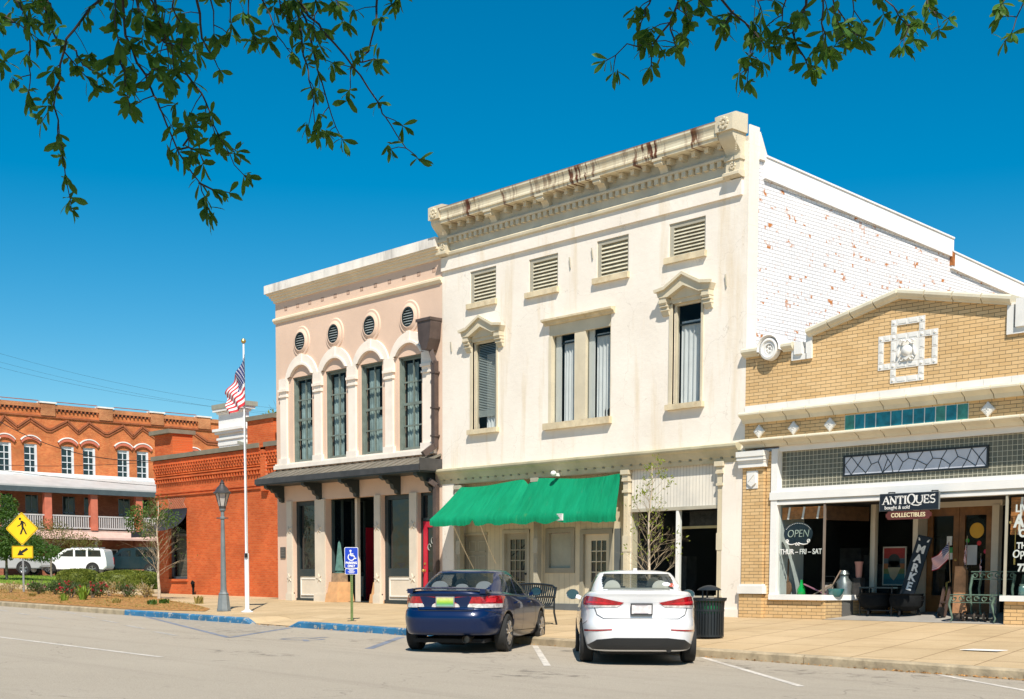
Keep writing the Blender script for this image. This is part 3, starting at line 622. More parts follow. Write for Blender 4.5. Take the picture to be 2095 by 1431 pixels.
def scurve():
    out=[]
    for i in range(13):
        t=i/12; out.append((F-(.14+.29*(0.5+0.5*math.cos(math.pi*min(1,max(0,(t-.12)/.8))))),lerp(11.38,10.88,t)))
    return out
for nm,x0,x1 in (('console',-30.97,-30.50),('console',-20.60,-20.10)):
    m2=MB(); m2.prism([(F+.05,11.38)]+scurve()+[(F+.05,10.88)],'x',x0+.04,x1-.04)
    m2.box(x0,x1,F-.50,F+.05,11.38,11.72); m2.prism([(F-.5,11.72),(F+.05,11.72),(F+.05,11.80),(F-.38,11.78)],'x',x0+.0,x1-.0)
    m2.box(x0+.02,x1-.02,F-.19,F+.05,10.80,10.88); m2.box(x0+.05,x1-.05,F-.155,F+.05,10.56,10.80); m2.prism([(F-.16,10.56),(F-.24,10.52),(F-.24,10.46),(F-.1,10.42),(F+.05,10.42),(F+.05,10.56)],'x',x0+.02,x1-.02)
    co=m2.build('console',M_TRIM,cb)
    xm=(x0+x1)/2; m3=MB()
    for (zc,yy,rr) in ((11.55,F-.5,.12),(10.68,F-.155,.075)):
        for k in range(8):
            a=k*math.pi/4; m3.lathe([(0,.035),(rr*.3,.03),(rr*.38,.0)],(xm+rr*.85*math.cos(a),yy,zc+rr*.85*math.sin(a)),8,'y')
        m3.lathe([(0,.05),(rr*.3,.04),(rr*.4,.0)],(xm,yy,zc),8,'y')
    m3.build('rosette',M_TRIM,co,smooth=True)
    m4=MB()
    for k in range(9): m4.box(x1-.045,x1-.03,F-.32+.0*k,F-.30,10.95+k*.04,10.97+k*.04)
    m4.build('beading',M_TRIM,co)
# louvred vents
for (a,b,c,d) in VENT:
    f=MB(); y=F+.03; f.box(a,a+.13,y,y+.14,c,d); f.box(b-.05,b,y,y+.14,c,d); f.box(a+.13,b-.05,y,y+.14,d-.11,d); v_=f.build('louvred_vent',M_GREYTRIM,cb)
    l=MB(); n=8
    for k in range(n):
        z=lerp(c+.01,d-.13,k/n); h=(d-.13-c)/n
        l.add([(a+.13,y+.0,z),(b-.05,y+.0,z),(b-.05,y+.10,z+h*.95),(a+.13,y+.10,z+h*.95),(a+.13,y+.0,z+.022),(b-.05,y+.0,z+.022),(b-.05,y+.1,z+h*.95+.022),(a+.13,y+.1,z+h*.95+.022)],[(0,3,2,1),(4,5,6,7),(0,1,5,4)])
    l.build('slat',M_LOUV,v_)
    MB().quad((a,F+.2,c),(b,F+.2,c),(b,F+.2,d),(a,F+.2,d)).build('vent_back',M_DARK,v_)
    MB().box(a-.09,b+.05,F-.09,F+.05,c-.14,c).build('sill',M_SILLT,v_)
# upper windows
def hood(parent,xc,z0,hw,hr):
    m2=MB(); z=z0
    o=[(xc-hw,z+.06),(xc-hw-.06,z+.20),(xc-hw*.70,z+.24),(xc,z+.52+hr),(xc+hw*.70,z+.24),(xc+hw+.06,z+.20),(xc+hw,z+.06),(xc+hw*.62,z+.05),(xc,z+.26+hr),(xc-hw*.62,z+.05)]
    m2.prism(o,'y',F-.20,F)
    o2=[(xc-hw-.08,z+.18),(xc-hw-.10,z+.25),(xc-hw*.72,z+.29),(xc,z+.57+hr),(xc+hw*.72,z+.29),(xc+hw+.10,z+.25),(xc+hw+.08,z+.18),(xc+hw*.70,z+.22),(xc,z+.50+hr),(xc-hw*.70,z+.22)]
    m2.prism(o2,'y',F-.27,F-.20)
    m2.prism([(xc-hw*.6,z+.0),(xc+hw*.6,z+.0),(xc+hw*.6,z+.06),(xc,z+.27+hr),(xc-hw*.6,z+.06)],'y',F-.07,F)
    for s in (-1,1):
        x=xc+s*(hw-.12); w=.11
        m2.prism([(F-.18,z+.06),(F-.18,z-.08),(F-.10,z-.16),(F-.11,z-.2),(F-.05,z-.34),(F-.0,z-.36),(F,z+.06)],'x',x-w,x+w)
        for k in range(3): m2.box(x-w-.01,x+w+.01,F-.19+k*.035,F,z-.07-k*.085,z-.04-k*.085)
    return m2.build('pediment_hood',M_TRIM,parent)
for nm,(a,b,c,d),y in (('L',LW,0),('R',RW,0)):
    f=MB(); yy=F+.06; f.box(a-.10,a,F-.03,F+.05,c,d); f.box(b,b+.06,F-.03,F+.05,c,d); f.box(a,a+.07,yy,yy+.08,c,d); f.box(b-.05,b,yy,yy+.08,c,d); f.box(a+.07,b-.05,yy,yy+.08,d-.07,d); f.box(a-.1,b+.06,F-.03,F+.06,d-.02,d+.10)
    w=f.build('hooded_window',M_TRIM,cb); hood(w,(a+b)/2+.02,d+.08,.78,0)
    MB().quad((a,yy+.05,c),(b,yy+.05,c),(b,yy+.05,d),(a,yy+.05,d)).build('pane',M_GLASS,w)
    MB().box(a-.14,b+.12,F-.12,F+.12,c-.13,c).build('sill',M_SILLT,w)
    if nm=='L':
        drape(a+.35,b-.03,c+.02,d-.35,F+.215,5,.02,2).build('curtain',M_CURT,w)
        m3=MB()
        for k in range(40): z=lerp(c+.55,d-.12,k/39); m3.add([(a+.08,F+.15,z),(b-.06,F+.15,z),(b-.06,F+.175,z+.028),(a+.08,F+.175,z+.028)],[(0,1,2,3)])
        for k in range(6): z=c+.36+k*.03; m3.box(a+.08,b-.06,F+.15,F+.175,z,z+.02)
        m3.build('venetian_blind',M_BLIND,w)
    else:
        drape(a+.10,b-.05,c+.03,d-.42,F+.215,5,.025,4).build('curtain',M_CURT,w)
        m3=MB(); m3.bar((a+.04,F+.18,d-.50),(b-.03,F+.18,d-.50),.02); m3.build('curtain_rod',M_BLACK,w)
# pair window
a,b,c,d=MW
f=MB(); yy=F+.06; f.box(a,a+.10,F-.02,yy+.08,c,d-.32); f.box(b-.02,b,F+.0,yy+.08,c,d-.32); f.box(-25.60,-25.20,F+.03,yy+.08,c,d-.32); f.box(a,b,F+.02,yy+.1,d-.32,d); 
w=f.build('pair_window',M_TRIM,cb)
MB().quad((a+.05,yy+.05,c),(b-.02,yy+.05,c),(b-.02,yy+.05,d-.3),(a+.05,yy+.05,d-.3)).build('pane',M_GLASS,w)
m2=MB(); m2.prism([(F,d-.04),(F-.05,d-.02),(F-.07,d+.03),(F-.17,d+.06),(F-.17,d+.11),(F,d+.13)],'x',a-.16,b+.14); m2.build('lintel_moulding',M_SILLT,w)
MB().box(a-.12,b+.06,F-.12,F+.14,c-.17,c).build('sill',M_SILLT,w)
MB().box(a+.1,a+.30,yy+.10,yy+.13,c,d-.32).build('shutter',M_WHITE,w); MB().box(-25.20,-25.0,yy+.10,yy+.13,c,d-.32).build('shutter',M_WHITE,w)
drape(a+.36,-25.63,c+.02,d-.45,F+.23,5,.025,7).build('curtain',M_CURT,w); drape(-24.97,b-.04,c+.02,d-.42,F+.23,5,.025,9).build('curtain',M_CURT,w)
m3=MB(); m3.bar((a+.3,F+.19,d-.52),(-25.62,F+.19,d-.52),.018); m3.bar((-25.0,F+.19,d-.48),(b-.03,F+.19,d-.48),.018); m3.build('curtain_rod',M_BLACK,w)
# store cornice
mb=MB(); band(mb,-31.02,-20.09,[(.02,4.02),(.05,4.14),(.07,4.16),(.10,4.22),(.15,4.30),(.20,4.34),(.22,4.38),(.22,4.43),(.10,4.46)]); mb.build('store_cornice',mat('algae_stained_trim',(.50,.45,.31),.7,var=.2,vs=.8,dirt=(.20,.24,.12),dirtamt=.5),cb,recalc=True)
mb=MB()
for i in range(34): x=-30.8+i*.318; mb.box(x-.03,x+.03,F-.075,F-.03,4.105,4.15)
mb.build('small_dentil',mat('dentil_grime',(.27,.25,.17),.8),cb)
# store front: piers and thin iron columns
mb=MB(); mb.box(CX0+.02,-30.42,F-.02,F+.5,.42,4.1); mb.box(-20.62,CX1,F-.02,F+.5,.42,4.32); mb.box(-20.68,CX1+.0,F-.06,F+.3,.40,.62)
mb.build('store_pier',M_STUCCO,cb)
for x,zt in ((-30.23,3.9),(-27.0,3.95),(-23.7,3.97),(-20.69,4.0)):
    m2=MB(); w=.075
    m2.box(x-w,x+w,F-.01,F+.14,.48,zt-.5)
    for k in range(4): m2.box(x-w+.012+k*.036,x-w+.026+k*.036,F-.02,F,.95,zt-.6)
    for z0,z1,ww,p in ((zt-.5,zt-.44,.10,.05),(zt-.44,zt-.22,.085,.02),(zt-.22,zt-.16,.11,.06),(zt-.16,zt-.05,.10,.05),(zt-.05,zt+.06,.13,.09),(.45,.9,.095,.03),(.9,.94,.105,.04),(2.0,2.4,.09,.025)): m2.box(x-ww,x+ww,F-p,F+.14,z0,z1)
    m2.build('iron_column',M_GREYTRIM if x<-24 else M_TRIM,cb)
MB().box(-23.72,-23.60,F+.1,F+.25,.48,3.0).build('white_post',mat_brick('white_post_brick',(.82,.81,.79),(.75,.74,.72),(.6,.58,.56),var=.1),cb)
# beadboard recess wall
def mat_bead(name,col,step):
    m,t,b=newmat(name); v=coords(t,plane='xz'); b.inputs['Roughness'].default_value=.7
    br=nd(t,'ShaderNodeTexBrick',offset=0); t.links.new(v,br.inputs['Vector'])
    for kx,vv in (('Scale',1),('Brick Width',step),('Row Height',50),('Mortar Size',.007),('Mortar Smooth',.3)): br.inputs[kx].default_value=vv
    br.inputs['Color1'].default_value=col+(1,); br.inputs['Color2'].default_value=tuple(x*.94 for x in col)+(1,); br.inputs['Mortar'].default_value=tuple(x*.62 for x in col)+(1,)
    c=mixc(t,1.0,br.outputs[0],mixc(t,noise(t,v,1.2),(.85,.85,.85),(1.05,1.03,1.0)),'MULTIPLY'); t.links.new(c,b.inputs['Base Color'])
    i=nd(t,'ShaderNodeMath',operation='SUBTRACT'); i.inputs[0].default_value=1; t.links.new(br.outputs[1],i.inputs[1]); bump(t,b,i.outputs[0],.004); return m
M_BEAD=mat_bead('beadboard_siding',(.62,.55,.40),.20); M_BEADW=mat_bead('fine_beadboard',(.76,.72,.64),.10)
yr=F+.30
mb=MB(); mb.wall(yr,-30.45,-23.6,.46,4.05,[(-30.40,-29.30,.46,2.62),(-28.66,-27.55,.46,2.66),(-26.88,-25.84,1.51,2.64),(-25.60,-24.42,.46,2.60)],.12); mb.box(-23.6,-23.58,F+.1,yr,.46,4.05)
mb.build('siding_wall',M_BEAD,cb)
MB().box(-30.5,-23.6,F-.0,F+.3,4.0,4.04).build('soffit',M_GREYTRIM,cb)
MB().box(-26.9,-23.8,yr-.05,yr,.44,.66).build('base_board',mat('blue_grey_base',(.13,.14,.14),.7),cb)
M_DGREY=mat('grey_door_paint',(.30,.275,.21),.6,var=.08)
# six panel door
x0,x1=-30.40,-29.30; d_=MB(); y=yr+.08; d_.box(x0+.05,x1-.04,y,y+.05,.46,2.55); dd=d_.build('panel_door',M_DGREY,cb)
m2=MB()
for zc0,zc1 in ((.65,1.25),(1.38,1.95),(2.08,2.36)):
    for a in (x0+.2,x0+.62):
        m2.box(a,a+.30,y-.012,y,zc0,zc0+.02); m2.box(a,a+.30,y-.012,y,zc1,zc1+.02); m2.box(a,a+.02,y-.012,y,zc0,zc1); m2.box(a+.28,a+.30,y-.012,y,zc0,zc1)
m2.build('panel_moulding',M_GREYTRIM,dd)
MB().box(x0,x1,yr-.02,yr+.08,2.55,2.62).build('door_casing',M_GREYTRIM,dd)
# grey glazed door and white glazed door
def glazed(x0,x1,zt,dm,cm,cw,gx0,gx1,gz0,rows,cols,name):
    y=yr+.06; c=MB(); c.box(x0,x0+cw,yr-.03,yr+.09,.46,zt); c.box(x1-cw,x1,yr-.03,yr+.09,.46,zt); c.box(x0,x1,yr-.032,yr+.09,zt-cw,zt); ca=c.build('door_casing',cm,cb)
    d=MB(); d.box(x0+cw,gx0,y,y+.05,.47,zt-cw); d.box(gx1,x1-cw,y,y+.05,.47,zt-cw); d.box(gx0,gx1,y,y+.05,zt-cw-.17,zt-cw); d.box(gx0,gx1,y,y+.05,.47,gz0); dd=d.build(name,dm,cb)
    m=MB()
    for i in range(1,cols): x=lerp(gx0,gx1,i/cols); m.box(x-.012,x+.012,y+.005,y+.04,gz0,zt-cw-.17)
    for i in range(1,rows): z=lerp(gz0,zt-cw-.17,i/rows); m.box(gx0,gx1,y+.008,y+.037,z-.012,z+.012)
    m.build('glazing_bar',dm,dd)
    MB().quad((gx0,y+.03,gz0),(gx1,y+.03,gz0),(gx1,y+.03,zt-cw-.17),(gx0,y+.03,zt-cw-.17)).build('door_glass',M_GLASSD,dd)
    MB().lathe([(0,0),(.02,0),(.02,.05),(.035,.06),(.035,.09),(0,.1)],(x1-cw-.08,y,1.45),10,'y').build('handle',M_BLACK,dd)
glazed(-28.66,-27.55,2.66,M_DGREY,M_GREYTRIM,.09,-28.42,-27.82,.95,5,3,'glazed_door')
glazed(-25.60,-24.42,2.60,M_TRIM,M_DGREY,.12,-25.27,-24.72,.95,5,3,'glazed_door')
# small window with closed blind
a,b,c,d=-26.88,-25.84,1.51,2.64; f=MB()
f.box(a-.03,a+.10,yr-.03,yr+.1,c-.04,d+.02); f.box(b-.10,b+.03,yr-.03,yr+.1,c-.04,d+.02); f.box(a+.1,b-.1,yr-.03,yr+.1,d-.10,d+.02); f.box(a+.1,b-.1,yr-.03,yr+.1,c-.04,c+.10); w=f.build('small_window',M_DGREY,cb)
m3=MB()
for k in range(34): z=lerp(c+.1,d-.12,k/34); m3.add([(a+.1,yr+.05,z),(b-.1,yr+.05,z),(b-.1,yr+.062,z+.034),(a+.1,yr+.062,z+.034)],[(0,1,2,3)])
m3.build('venetian_blind',mat('tan_blind',(.48,.44,.33),.7),w)
MB().box(-24.36,-24.15,yr-.02,yr+.02,.6,2.6).build('narrow_panel',mat('slate_panel',(.10,.11,.11),.5),cb)
# right shop window
mb=MB(); mb.box(-23.58,-20.75,F+.08,F+.12,3.04,4.05); mb.build('beadboard_panel',M_BEADW,cb)
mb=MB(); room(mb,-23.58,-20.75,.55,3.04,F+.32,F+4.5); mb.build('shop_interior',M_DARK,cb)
f=MB(); f.box(-23.58,-20.75,F+.06,F+.2,.45,.86); f.box(-23.58,-20.75,F+.04,F+.2,.86,.92); f.box(-23.58,-20.75,F+.05,F+.2,2.98,3.06); w=f.build('shop_window',M_GREYTRIM,cb)
MB().box(-22.10,-22.02,F+.06,F+.18,.92,2.98).build('mullion',M_WHITE,w)
MB().quad((-23.58,F+.12,.9),(-20.75,F+.12,.9),(-20.75,F+.12,3.0),(-23.58,F+.12,3.0)).build('pane',M_GLASSC,w)
MB().box(-22.3,-20.75,F+.4,F+.5,2.54,2.60).build('curtain_rail',mat('yellowed_rail',(.55,.42,.2),.6),w)
m2=MB(); m2.box(-22.3,-20.75,F+.8,F+.84,2.62,2.98); m2.box(-23.2,-22.9,F+1.4,F+1.8,.9,1.9); m2.box(-21.9,-21.3,F+2.2,F+2.8,.6,1.6); m2.build('shop_furniture',M_DARK2,w)
# green awning
def mat_awning():
    m,t,b=newmat('green_canvas'); v=coords(t); b.inputs['Roughness'].default_value=.75; b.inputs['Specular IOR Level'].default_value=.2
    c=mixc(t,noise(t,v,.9),(.0,.185,.082),(.001,.235,.108)); vs=coords(t,scale=(3,1,.5)); c=mixc(t,noise(t,vs,1.0,5,.6,.45,.75),c,(.002,.26,.125)); c=mixc(t,noise(t,coords(t,scale=(2,2,.7)),2.2,6,.7,.62,.80),c,(.05,.20,.11))
    c=mixc(t,noise(t,v,.55,4,.55,.66,.70),c,(.09,.26,.07))
    t.links.new(c,b.inputs['Base Color']); bump(t,b,noise(t,coords(t,scale=(3,1,.7)),1.5,4,.6,0,1),.05)
    b.inputs['Subsurface Weight'].default_value=0; return m
M_AWN=mat_awning()
def awnfront(x):   # projection, varies because the frame sags at the right end
    t=(x+30.19)/(-23.87+30.19); return lerp(1.06,.38,t)
def awning():
    mb=MB(); nu=64; nv=10; rows=[]
    for i in range(nu+1):
        t=i/nu; xt=lerp(-30.10,-23.89,t); xb=lerp(-30.19,-23.66,t); p=awnfront(lerp(-30.19,-23.87,t))
        seam=1.1*math.exp(-((t-.455)/.018)**2); rip=.014*math.sin(i*1.1)+.010*math.sin(i*2.9+1)+.03*seam
        zt=3.95-.05*math.sin(t*9+.5)-.14*seam-.04*max(0,.45-t); zb=2.97+.012*math.sin(i*.7)
        for j in range(nv+1):
            s=j/nv; sag=-.05*math.sin(math.pi*s)*(1-.3*math.sin(i*.6)); fold=.02*math.sin((t*60-s*7))*max(0,t-.82)*5
            mb.v.append((lerp(xt,xb,s),F-.02-p*s+fold*.5,lerp(zt,zb,s)+sag*.6-rip*s*.6+fold*.4))
        base=mb.v[-1]; sc=.055*abs(math.sin(i*.42)); dz=.17+sc+(.04 if t>.86 else 0)*math.sin((t-.86)*22)
        if .235<t<.255: dz=.06
        mb.v.append((base[0],base[1]-.012,base[2]-dz*.5)); mb.v.append((base[0],base[1]+.004*math.sin(i*1.7),base[2]-dz))
    k=nv+3
    for i in range(nu):
        for j in range(k-1): mb.f.append((i*k+j,i*k+j+1,(i+1)*k+j+1,(i+1)*k+j)); mb.m.append(0)
    # left end flap
    n=len(mb.v); mb.v+=[mb.v[j] for j in range(k)]+[(-30.10,F-.02,2.8)]
    for j in range(nv): mb.f.append((n+j,n+j+1,n+k)); mb.m.append(0)
    return mb
aw=awning().build('green_awning',M_AWN,cb,smooth=True,angle=50)
mt=F-awnfront(-25.2)
m2=MB(); m2.box(-25.83,-25.35,mt-.075,mt-.06,2.81,2.985); nt_=m2.build('notice',M_WHITE,aw)
m2=MB(); [m2.box(-25.79,-25.39,mt-.079,mt-.076,2.84+k*.035,2.85+k*.035) for k in range(4)]; m2.box(-25.81,-25.37,mt-.0785,mt-.0765,2.965,2.972); m2.box(-25.81,-25.37,mt-.0785,mt-.0765,2.82,2.827); m2.build('notice_lines',mat('faded_ink',(.45,.45,.44),.8),nt_)
m2=MB()
for (xa,ya,za),(xb,yb,zb) in (((-29.35,F-.92,2.78),(-29.85,F+.25,1.6)),((-28.35,F-.82,2.80),(-28.9,F+.25,1.75))): m2.tube([(xa,ya,za),((xa+xb)/2-.01,(ya+yb)/2,(za+zb)/2-.02),(xb,yb,zb)],.014,6)
m2.build('awning_rope',mat('cotton_rope',(.66,.60,.46),.9),aw)
m2=MB(); m2.box(-26.15,-26.05,F-.16,F-.02,4.0,4.08); m2.lathe([(0,-.06),(.06,-.04),(.08,0),(.06,.06),(0,.08)],(-26.1,F-.22,4.06),12); m2.build('flood_lamp',M_WHITE,cb,smooth=True)
# anchor irons on the facade
m2=MB()
for x,z in ((-25.75,9.45),(-24.95,9.55),(-30.55,7.9),(-20.62,8.2)): m2.bar((x,F-.03,z+.12),(x+.04,F-.03,z-.15),.012)
m2.build('anchor_iron',M_GREYTRIM,cb)
# long side wall in painted brick
sx=CX1
mb=MB(); top=[(F+.36,10.95),(34.0,10.45),(34.0,10.18),(45.6,9.25)]
pts=[(F+.36,.3)]+top+[(45.6,.3)]
mb.prism(pts,'x',sx-.35,sx); mb.build('side_wall',M_WBRICK,cb)
def coping(a,b,h,name):
    m2=MB(); (y0,z0),(y1,z1)=a,b
    m2.prism([(y0,z0),(y1,z1),(y1,z1-h),(y0,z0-h)],'x',sx-.40,sx+.075); m2.prism([(y0,z0+.04),(y1,z1+.04),(y1,z1),(y0,z0)],'x',sx-.42,sx+.10)
    return m2.build(name,mat('peeling_white_coping',(.86,.84,.82),.8,var=.05,vs=1,dirt=(.55,.45,.36),dirtamt=.35) if not bpy.data.materials.get('peeling_white_coping') else bpy.data.materials['peeling_white_coping'],cb)
coping((F+.55,10.93),(34.05,10.45),.47,'wall_coping'); coping((34.0,10.10),(45.6,9.20),.42,'wall_coping')
m2=MB(); m2.box(sx-.3,sx+.09,33.98,34.10,9.75,10.13); m2.build('rusty_joint',mat('rust',(.35,.12,.03),.9,var=.4,vs=12),cb)
m2=MB(); m2.prism([(F+.36,11.45),(F+.62,10.98),(F+.62,10.85),(F+.36,10.85)],'x',sx-.4,sx+.06); m2.build('parapet_return',M_STUCCO,cb)
# ================================================================ TAN BRICK SHOP
ab=thing('tan_brick_shop','low tan brick shop with gabled parapet, white terracotta trim and deep entry','building',(-14,F,.44))
AX0,AX1=-20.0,-7.0; FA=F
gable=[(AX0,4.9),(AX0,6.42),(-18.66,6.42),(-18.66,6.20),(-18.24,6.20),(-18.24,6.62),(-16.02,7.14),(-13.55,6.64),(-13.55,6.12),(-13.1,6.12),(-13.1,6.38),(-11.7,6.38),(AX1,6.38),(AX1,4.9)]
mb=MB(); mb.prism(gable[::-1],'y',F,F+.35); mb.box(AX0,AX1,F,F+.3,4.3,4.9)
mb.build('parapet_wall',M_TBRICK,ab)
def copeseg(mb,a,b,h,p,gap=.028,L=.62,top=.05):
    a=Vector((a[0],0,a[1])); b=Vector((b[0],0,b[1])); n=max(1,round((b-a).length/L)); d=(b-a).normalized(); up=Vector((-d.z,0,d.x))
    if up.z<-.01 : up=-up
    for i in range(n):
        s=lerp(a,b,i/n)+d*gap/2; e=lerp(a,b,(i+1)/n)-d*gap/2
        prof=[(0,-h*.55),(-p*.35,-h*.55),(-p*.45,-h*.42),(-p*.75,-h*.30),(-p,-h*.05),(-p,h*.2),(-p*.7,h*.38),(.36,h*.38),(.36,-h*.1)]
        vs=[]
        for q in (s,e):
            for yy,zz in prof: vs.append((q.x+up.x*zz,F+yy,q.z+up.z*zz))
        k=len(prof); mb.add(vs,[tuple(range(k)),tuple(range(2*k-1,k-1,-1))]+[(i2,k+i2,k+(i2+1)%k,(i2+1)%k) for i2 in range(k)])
mb=MB()
for a,b in (((AX0-.05,6.47),(-19.59,6.47)),((-18.94,6.47),(-18.62,6.47)),((-18.28,6.70),(-16.02,7.22)),((-16.02,7.22),(-13.50,6.72)),((-13.14,6.46),(AX1,6.46))): copeseg(mb,a,b,.21,.16)
mb.build('coping_tile',M_TERRA,ab,recalc=True)
mb=MB()
for x0,x1,z0,z1 in ((-18.70,-18.56,6.14,6.44),(-18.56,-18.30,6.14,6.26),(-18.32,-18.17,6.14,6.66),(-13.62,-13.48,6.06,6.66),(-13.48,-13.16,6.06,6.18),(-13.2,-13.06,6.06,6.44)): mb.box(x0,x1,F-.05,F+.36,z0,z1)
mb.box(-18.6,-18.40,F-.10,F+.3,6.26,6.52); mb.box(-13.42,-13.20,F-.10,F+.3,6.18,6.72); mb.lathe([(.11,0),(.11,.02),(.0,.06)],(-13.31,F+.1,6.72),10); 
mb.build('step_tile',M_OFFW,ab)
m2=MB(); m2.lathe([(0,.03),(.10,.05),(.11,.10),(.16,.10),(.19,.13),(.24,.12),(.26,.0)],(-19.26,F-.03,6.46),28,'y'); m2.lathe([(.26,-.3),(.30,-.3),(.34,.14),(.30,.18),(.26,.14)],(-19.26,F,6.46),28,'y',a0=-.15,a1=math.pi+.15)
for k in range(6): m2.lathe([(0,.09),(.03,.08),(.04,.02)],(-19.26+.06*math.cos(k*1.047),F-.03,6.46+.06*math.sin(k*1.047)),8,'y')
m2.build('round_finial',M_OFFW,ab,smooth=True,recalc=True)
# cross ornament
mb=MB(); m1=MB(); t=.135; y0=F-.015
def tile(x0,x1,z0,z1,k):
    mb.box(x0+.004,x1-.004,y0,F+.01,z0+.004,z1-.004)
    if k=='dot': m1.lathe([(0,.02),(.02,.018),(.035,.0)],((x0+x1)/2,y0,(z0+z1)/2),8,'y')
    else: m1.box(x0+.035,x1-.035,y0-.008,y0,z0+.035,z1-.035)
ox,oz=[-16.21,-15.42],[5.385,6.695]; qx,qz=[-16.51,-15.12],[5.68,6.395]
for x in (ox[0],ox[1]-t):
    tile(x,x+t,oz[0],oz[0]+t,'dot'); tile(x,x+t,oz[1]-t,oz[1],'dot'); tile(x,x+t,oz[0]+t,qz[0],'b'); tile(x,x+t,qz[1],oz[1]-t,'b'); tile(x,x+t,qz[0],qz[0]+t,'dot'); tile(x,x+t,qz[1]-t,qz[1],'dot'); tile(x,x+t,qz[0]+t,(qz[0]+qz[1])/2,'b'); tile(x,x+t,(qz[0]+qz[1])/2,qz[1]-t,'b')
xm=(ox[0]+ox[1])/2
for z in (oz[0],oz[1]-t,qz[0],qz[1]-t):
    tile(ox[0]+t,xm,z,z+t,'b'); tile(xm,ox[1]-t,z,z+t,'b')
for x in (qx[0],qx[1]-t):
    tile(x,x+t,qz[0],qz[0]+t,'dot'); tile(x,x+t,qz[1]-t,qz[1],'dot'); tile(x,x+t,qz[0]+t,(qz[0]+qz[1])/2,'b'); tile(x,x+t,(qz[0]+qz[1])/2,qz[1]-t,'b')
for z in (qz[0],qz[1]-t): tile(qx[0]+t,ox[0],z,z+t,'b'); tile(ox[1],qx[1]-t,z,z+t,'b')
orn=mb.build('tile_cross',M_OFFW,ab); m1.build('tile_relief',M_OFFW,orn,smooth=True)
m2=MB(); zc=(qz[0]+qz[1])/2; m2.box(ox[0]+t,ox[1]-t,y0,F,qz[0]+t,qz[1]-t)
m2.lathe([(0,.10),(.07,.085),(.115,.05),(.13,0)],(xm,y0,zc-.02),18,'y'); m2.prism([(xm-.10,zc-.05),(xm+.10,zc-.05),(xm+.06,zc-.17),(xm,zc-.21),(xm-.06,zc-.17)],'y',y0-.05,y0)
for s in (-1,1):
    m2.tube([(xm+s*(.17+.03*math.cos(u)),y0-.03,zc+.02+.19*math.sin(u*.55-.85)) for u in [i*.35 for i in range(10)]],[.018+.012*math.sin(i*.7) for i in range(10)],7)
    m2.tube([(xm+s*(.13+.045*math.cos(u)),y0-.04,zc+.16+.045*math.sin(u)) for u in [i*.6 for i in range(10)]],.016,6); m2.tube([(xm+s*(.12+.04*math.cos(u)),y0-.03,zc-.17+.04*math.sin(u)) for u in [i*.6 for i in range(10)]],.015,6)
m2.tube([(xm-.1,y0-.05,zc+.14),(xm-.05,y0-.07,zc+.19),(xm,y0-.05,zc+.16),(xm+.05,y0-.07,zc+.19),(xm+.1,y0-.05,zc+.14)],.022,7)
m2.build('carved_cartouche',M_OFFW,orn,smooth=True)
# white tile band
mb=MB(); n=22
for i in range(n): a,b=lerp(AX0,AX1,i/n),lerp(AX0,AX1,(i+1)/n); mb.box(a+.004,b-.004,F-.02,F+.01,5.125,5.265)
mb.build('tile_band',M_OFFW,ab)
def cornice(z,h,p,x0,name):
    mb=MB(); n=21
    for i in range(n):
        a,b=lerp(x0,AX1,i/n),lerp(x0,AX1,(i+1)/n)
        pr=[(.0,z-h*.62),(-p*.3,z-h*.62),(-p*.35,z-h*.5),(-p*.45,z-h*.30),(-p*.8,z-h*.08),(-p,z+h*.05),(-p,z+h*.18),(-p*.8,z+h*.34),(.01,z+h*.40)]
        mb.prism([(F+y,zz) for y,zz in pr],'x',a+.011,b-.011)
    return mb.build(name,M_TERRA,ab,recalc=True)
cornice(5.02,.26,.26,AX0-.02,'upper_cornice'); cornice(4.42,.20,.29,AX0+.04,'lower_cornice')
mb=MB()
for x in (-19.57,-18.62,-17.66,-13.97,-13.0,-12.05):
    z=4.665; w=.15; mb.add([(x-w,F,z),(x,F,z-w),(x+w,F,z),(x,F,z+w),(x-w,F-.05,z),(x,F-.05,z-w),(x+w,F-.05,z),(x,F-.05,z+w),(x-.1,F-.075,z),(x,F-.075,z-.1),(x+.1,F-.075,z),(x,F-.075,z+.1)],[(0,1,5,4),(1,2,6,5),(2,3,7,6),(3,0,4,7),(4,5,9,8),(5,6,10,9),(6,7,11,10),(7,4,8,11),(8,9,10,11)])
    mb.bar((x-.05,F-.075,z),(x+.05,F-.075,z),.012); mb.bar((x,F-.075,z-.05),(x,F-.075,z+.05),.012)
mb.build('diamond_tile',M_OFFW,ab,recalc=True)
# teal tiles
xs=[-17.30,-17.05,-16.80,-16.53,-16.17,-15.90,-15.64,-15.38,-15.13,-14.90,-14.65,-14.40]
mb=MB()
for i,(a,b) in enumerate(zip(xs[:-1],xs[1:])): mb.cur=[1,0,0,0,0,0,0,0,1,0,1][i]; mb.box(a+.012,b-.012,F-.012,F+.01,4.52,4.82)
mb.build('teal_tile',[mat('teal_glaze',(.005,.17,.24),.25,var=.3,vs=6),mat('sea_green_glaze',(.04,.22,.19),.3,var=.3,vs=7)],ab)
MB().box(xs[0],xs[-1],F-.006,F+.01,4.51,4.83).build('tile_grout',M_OFFW,ab)
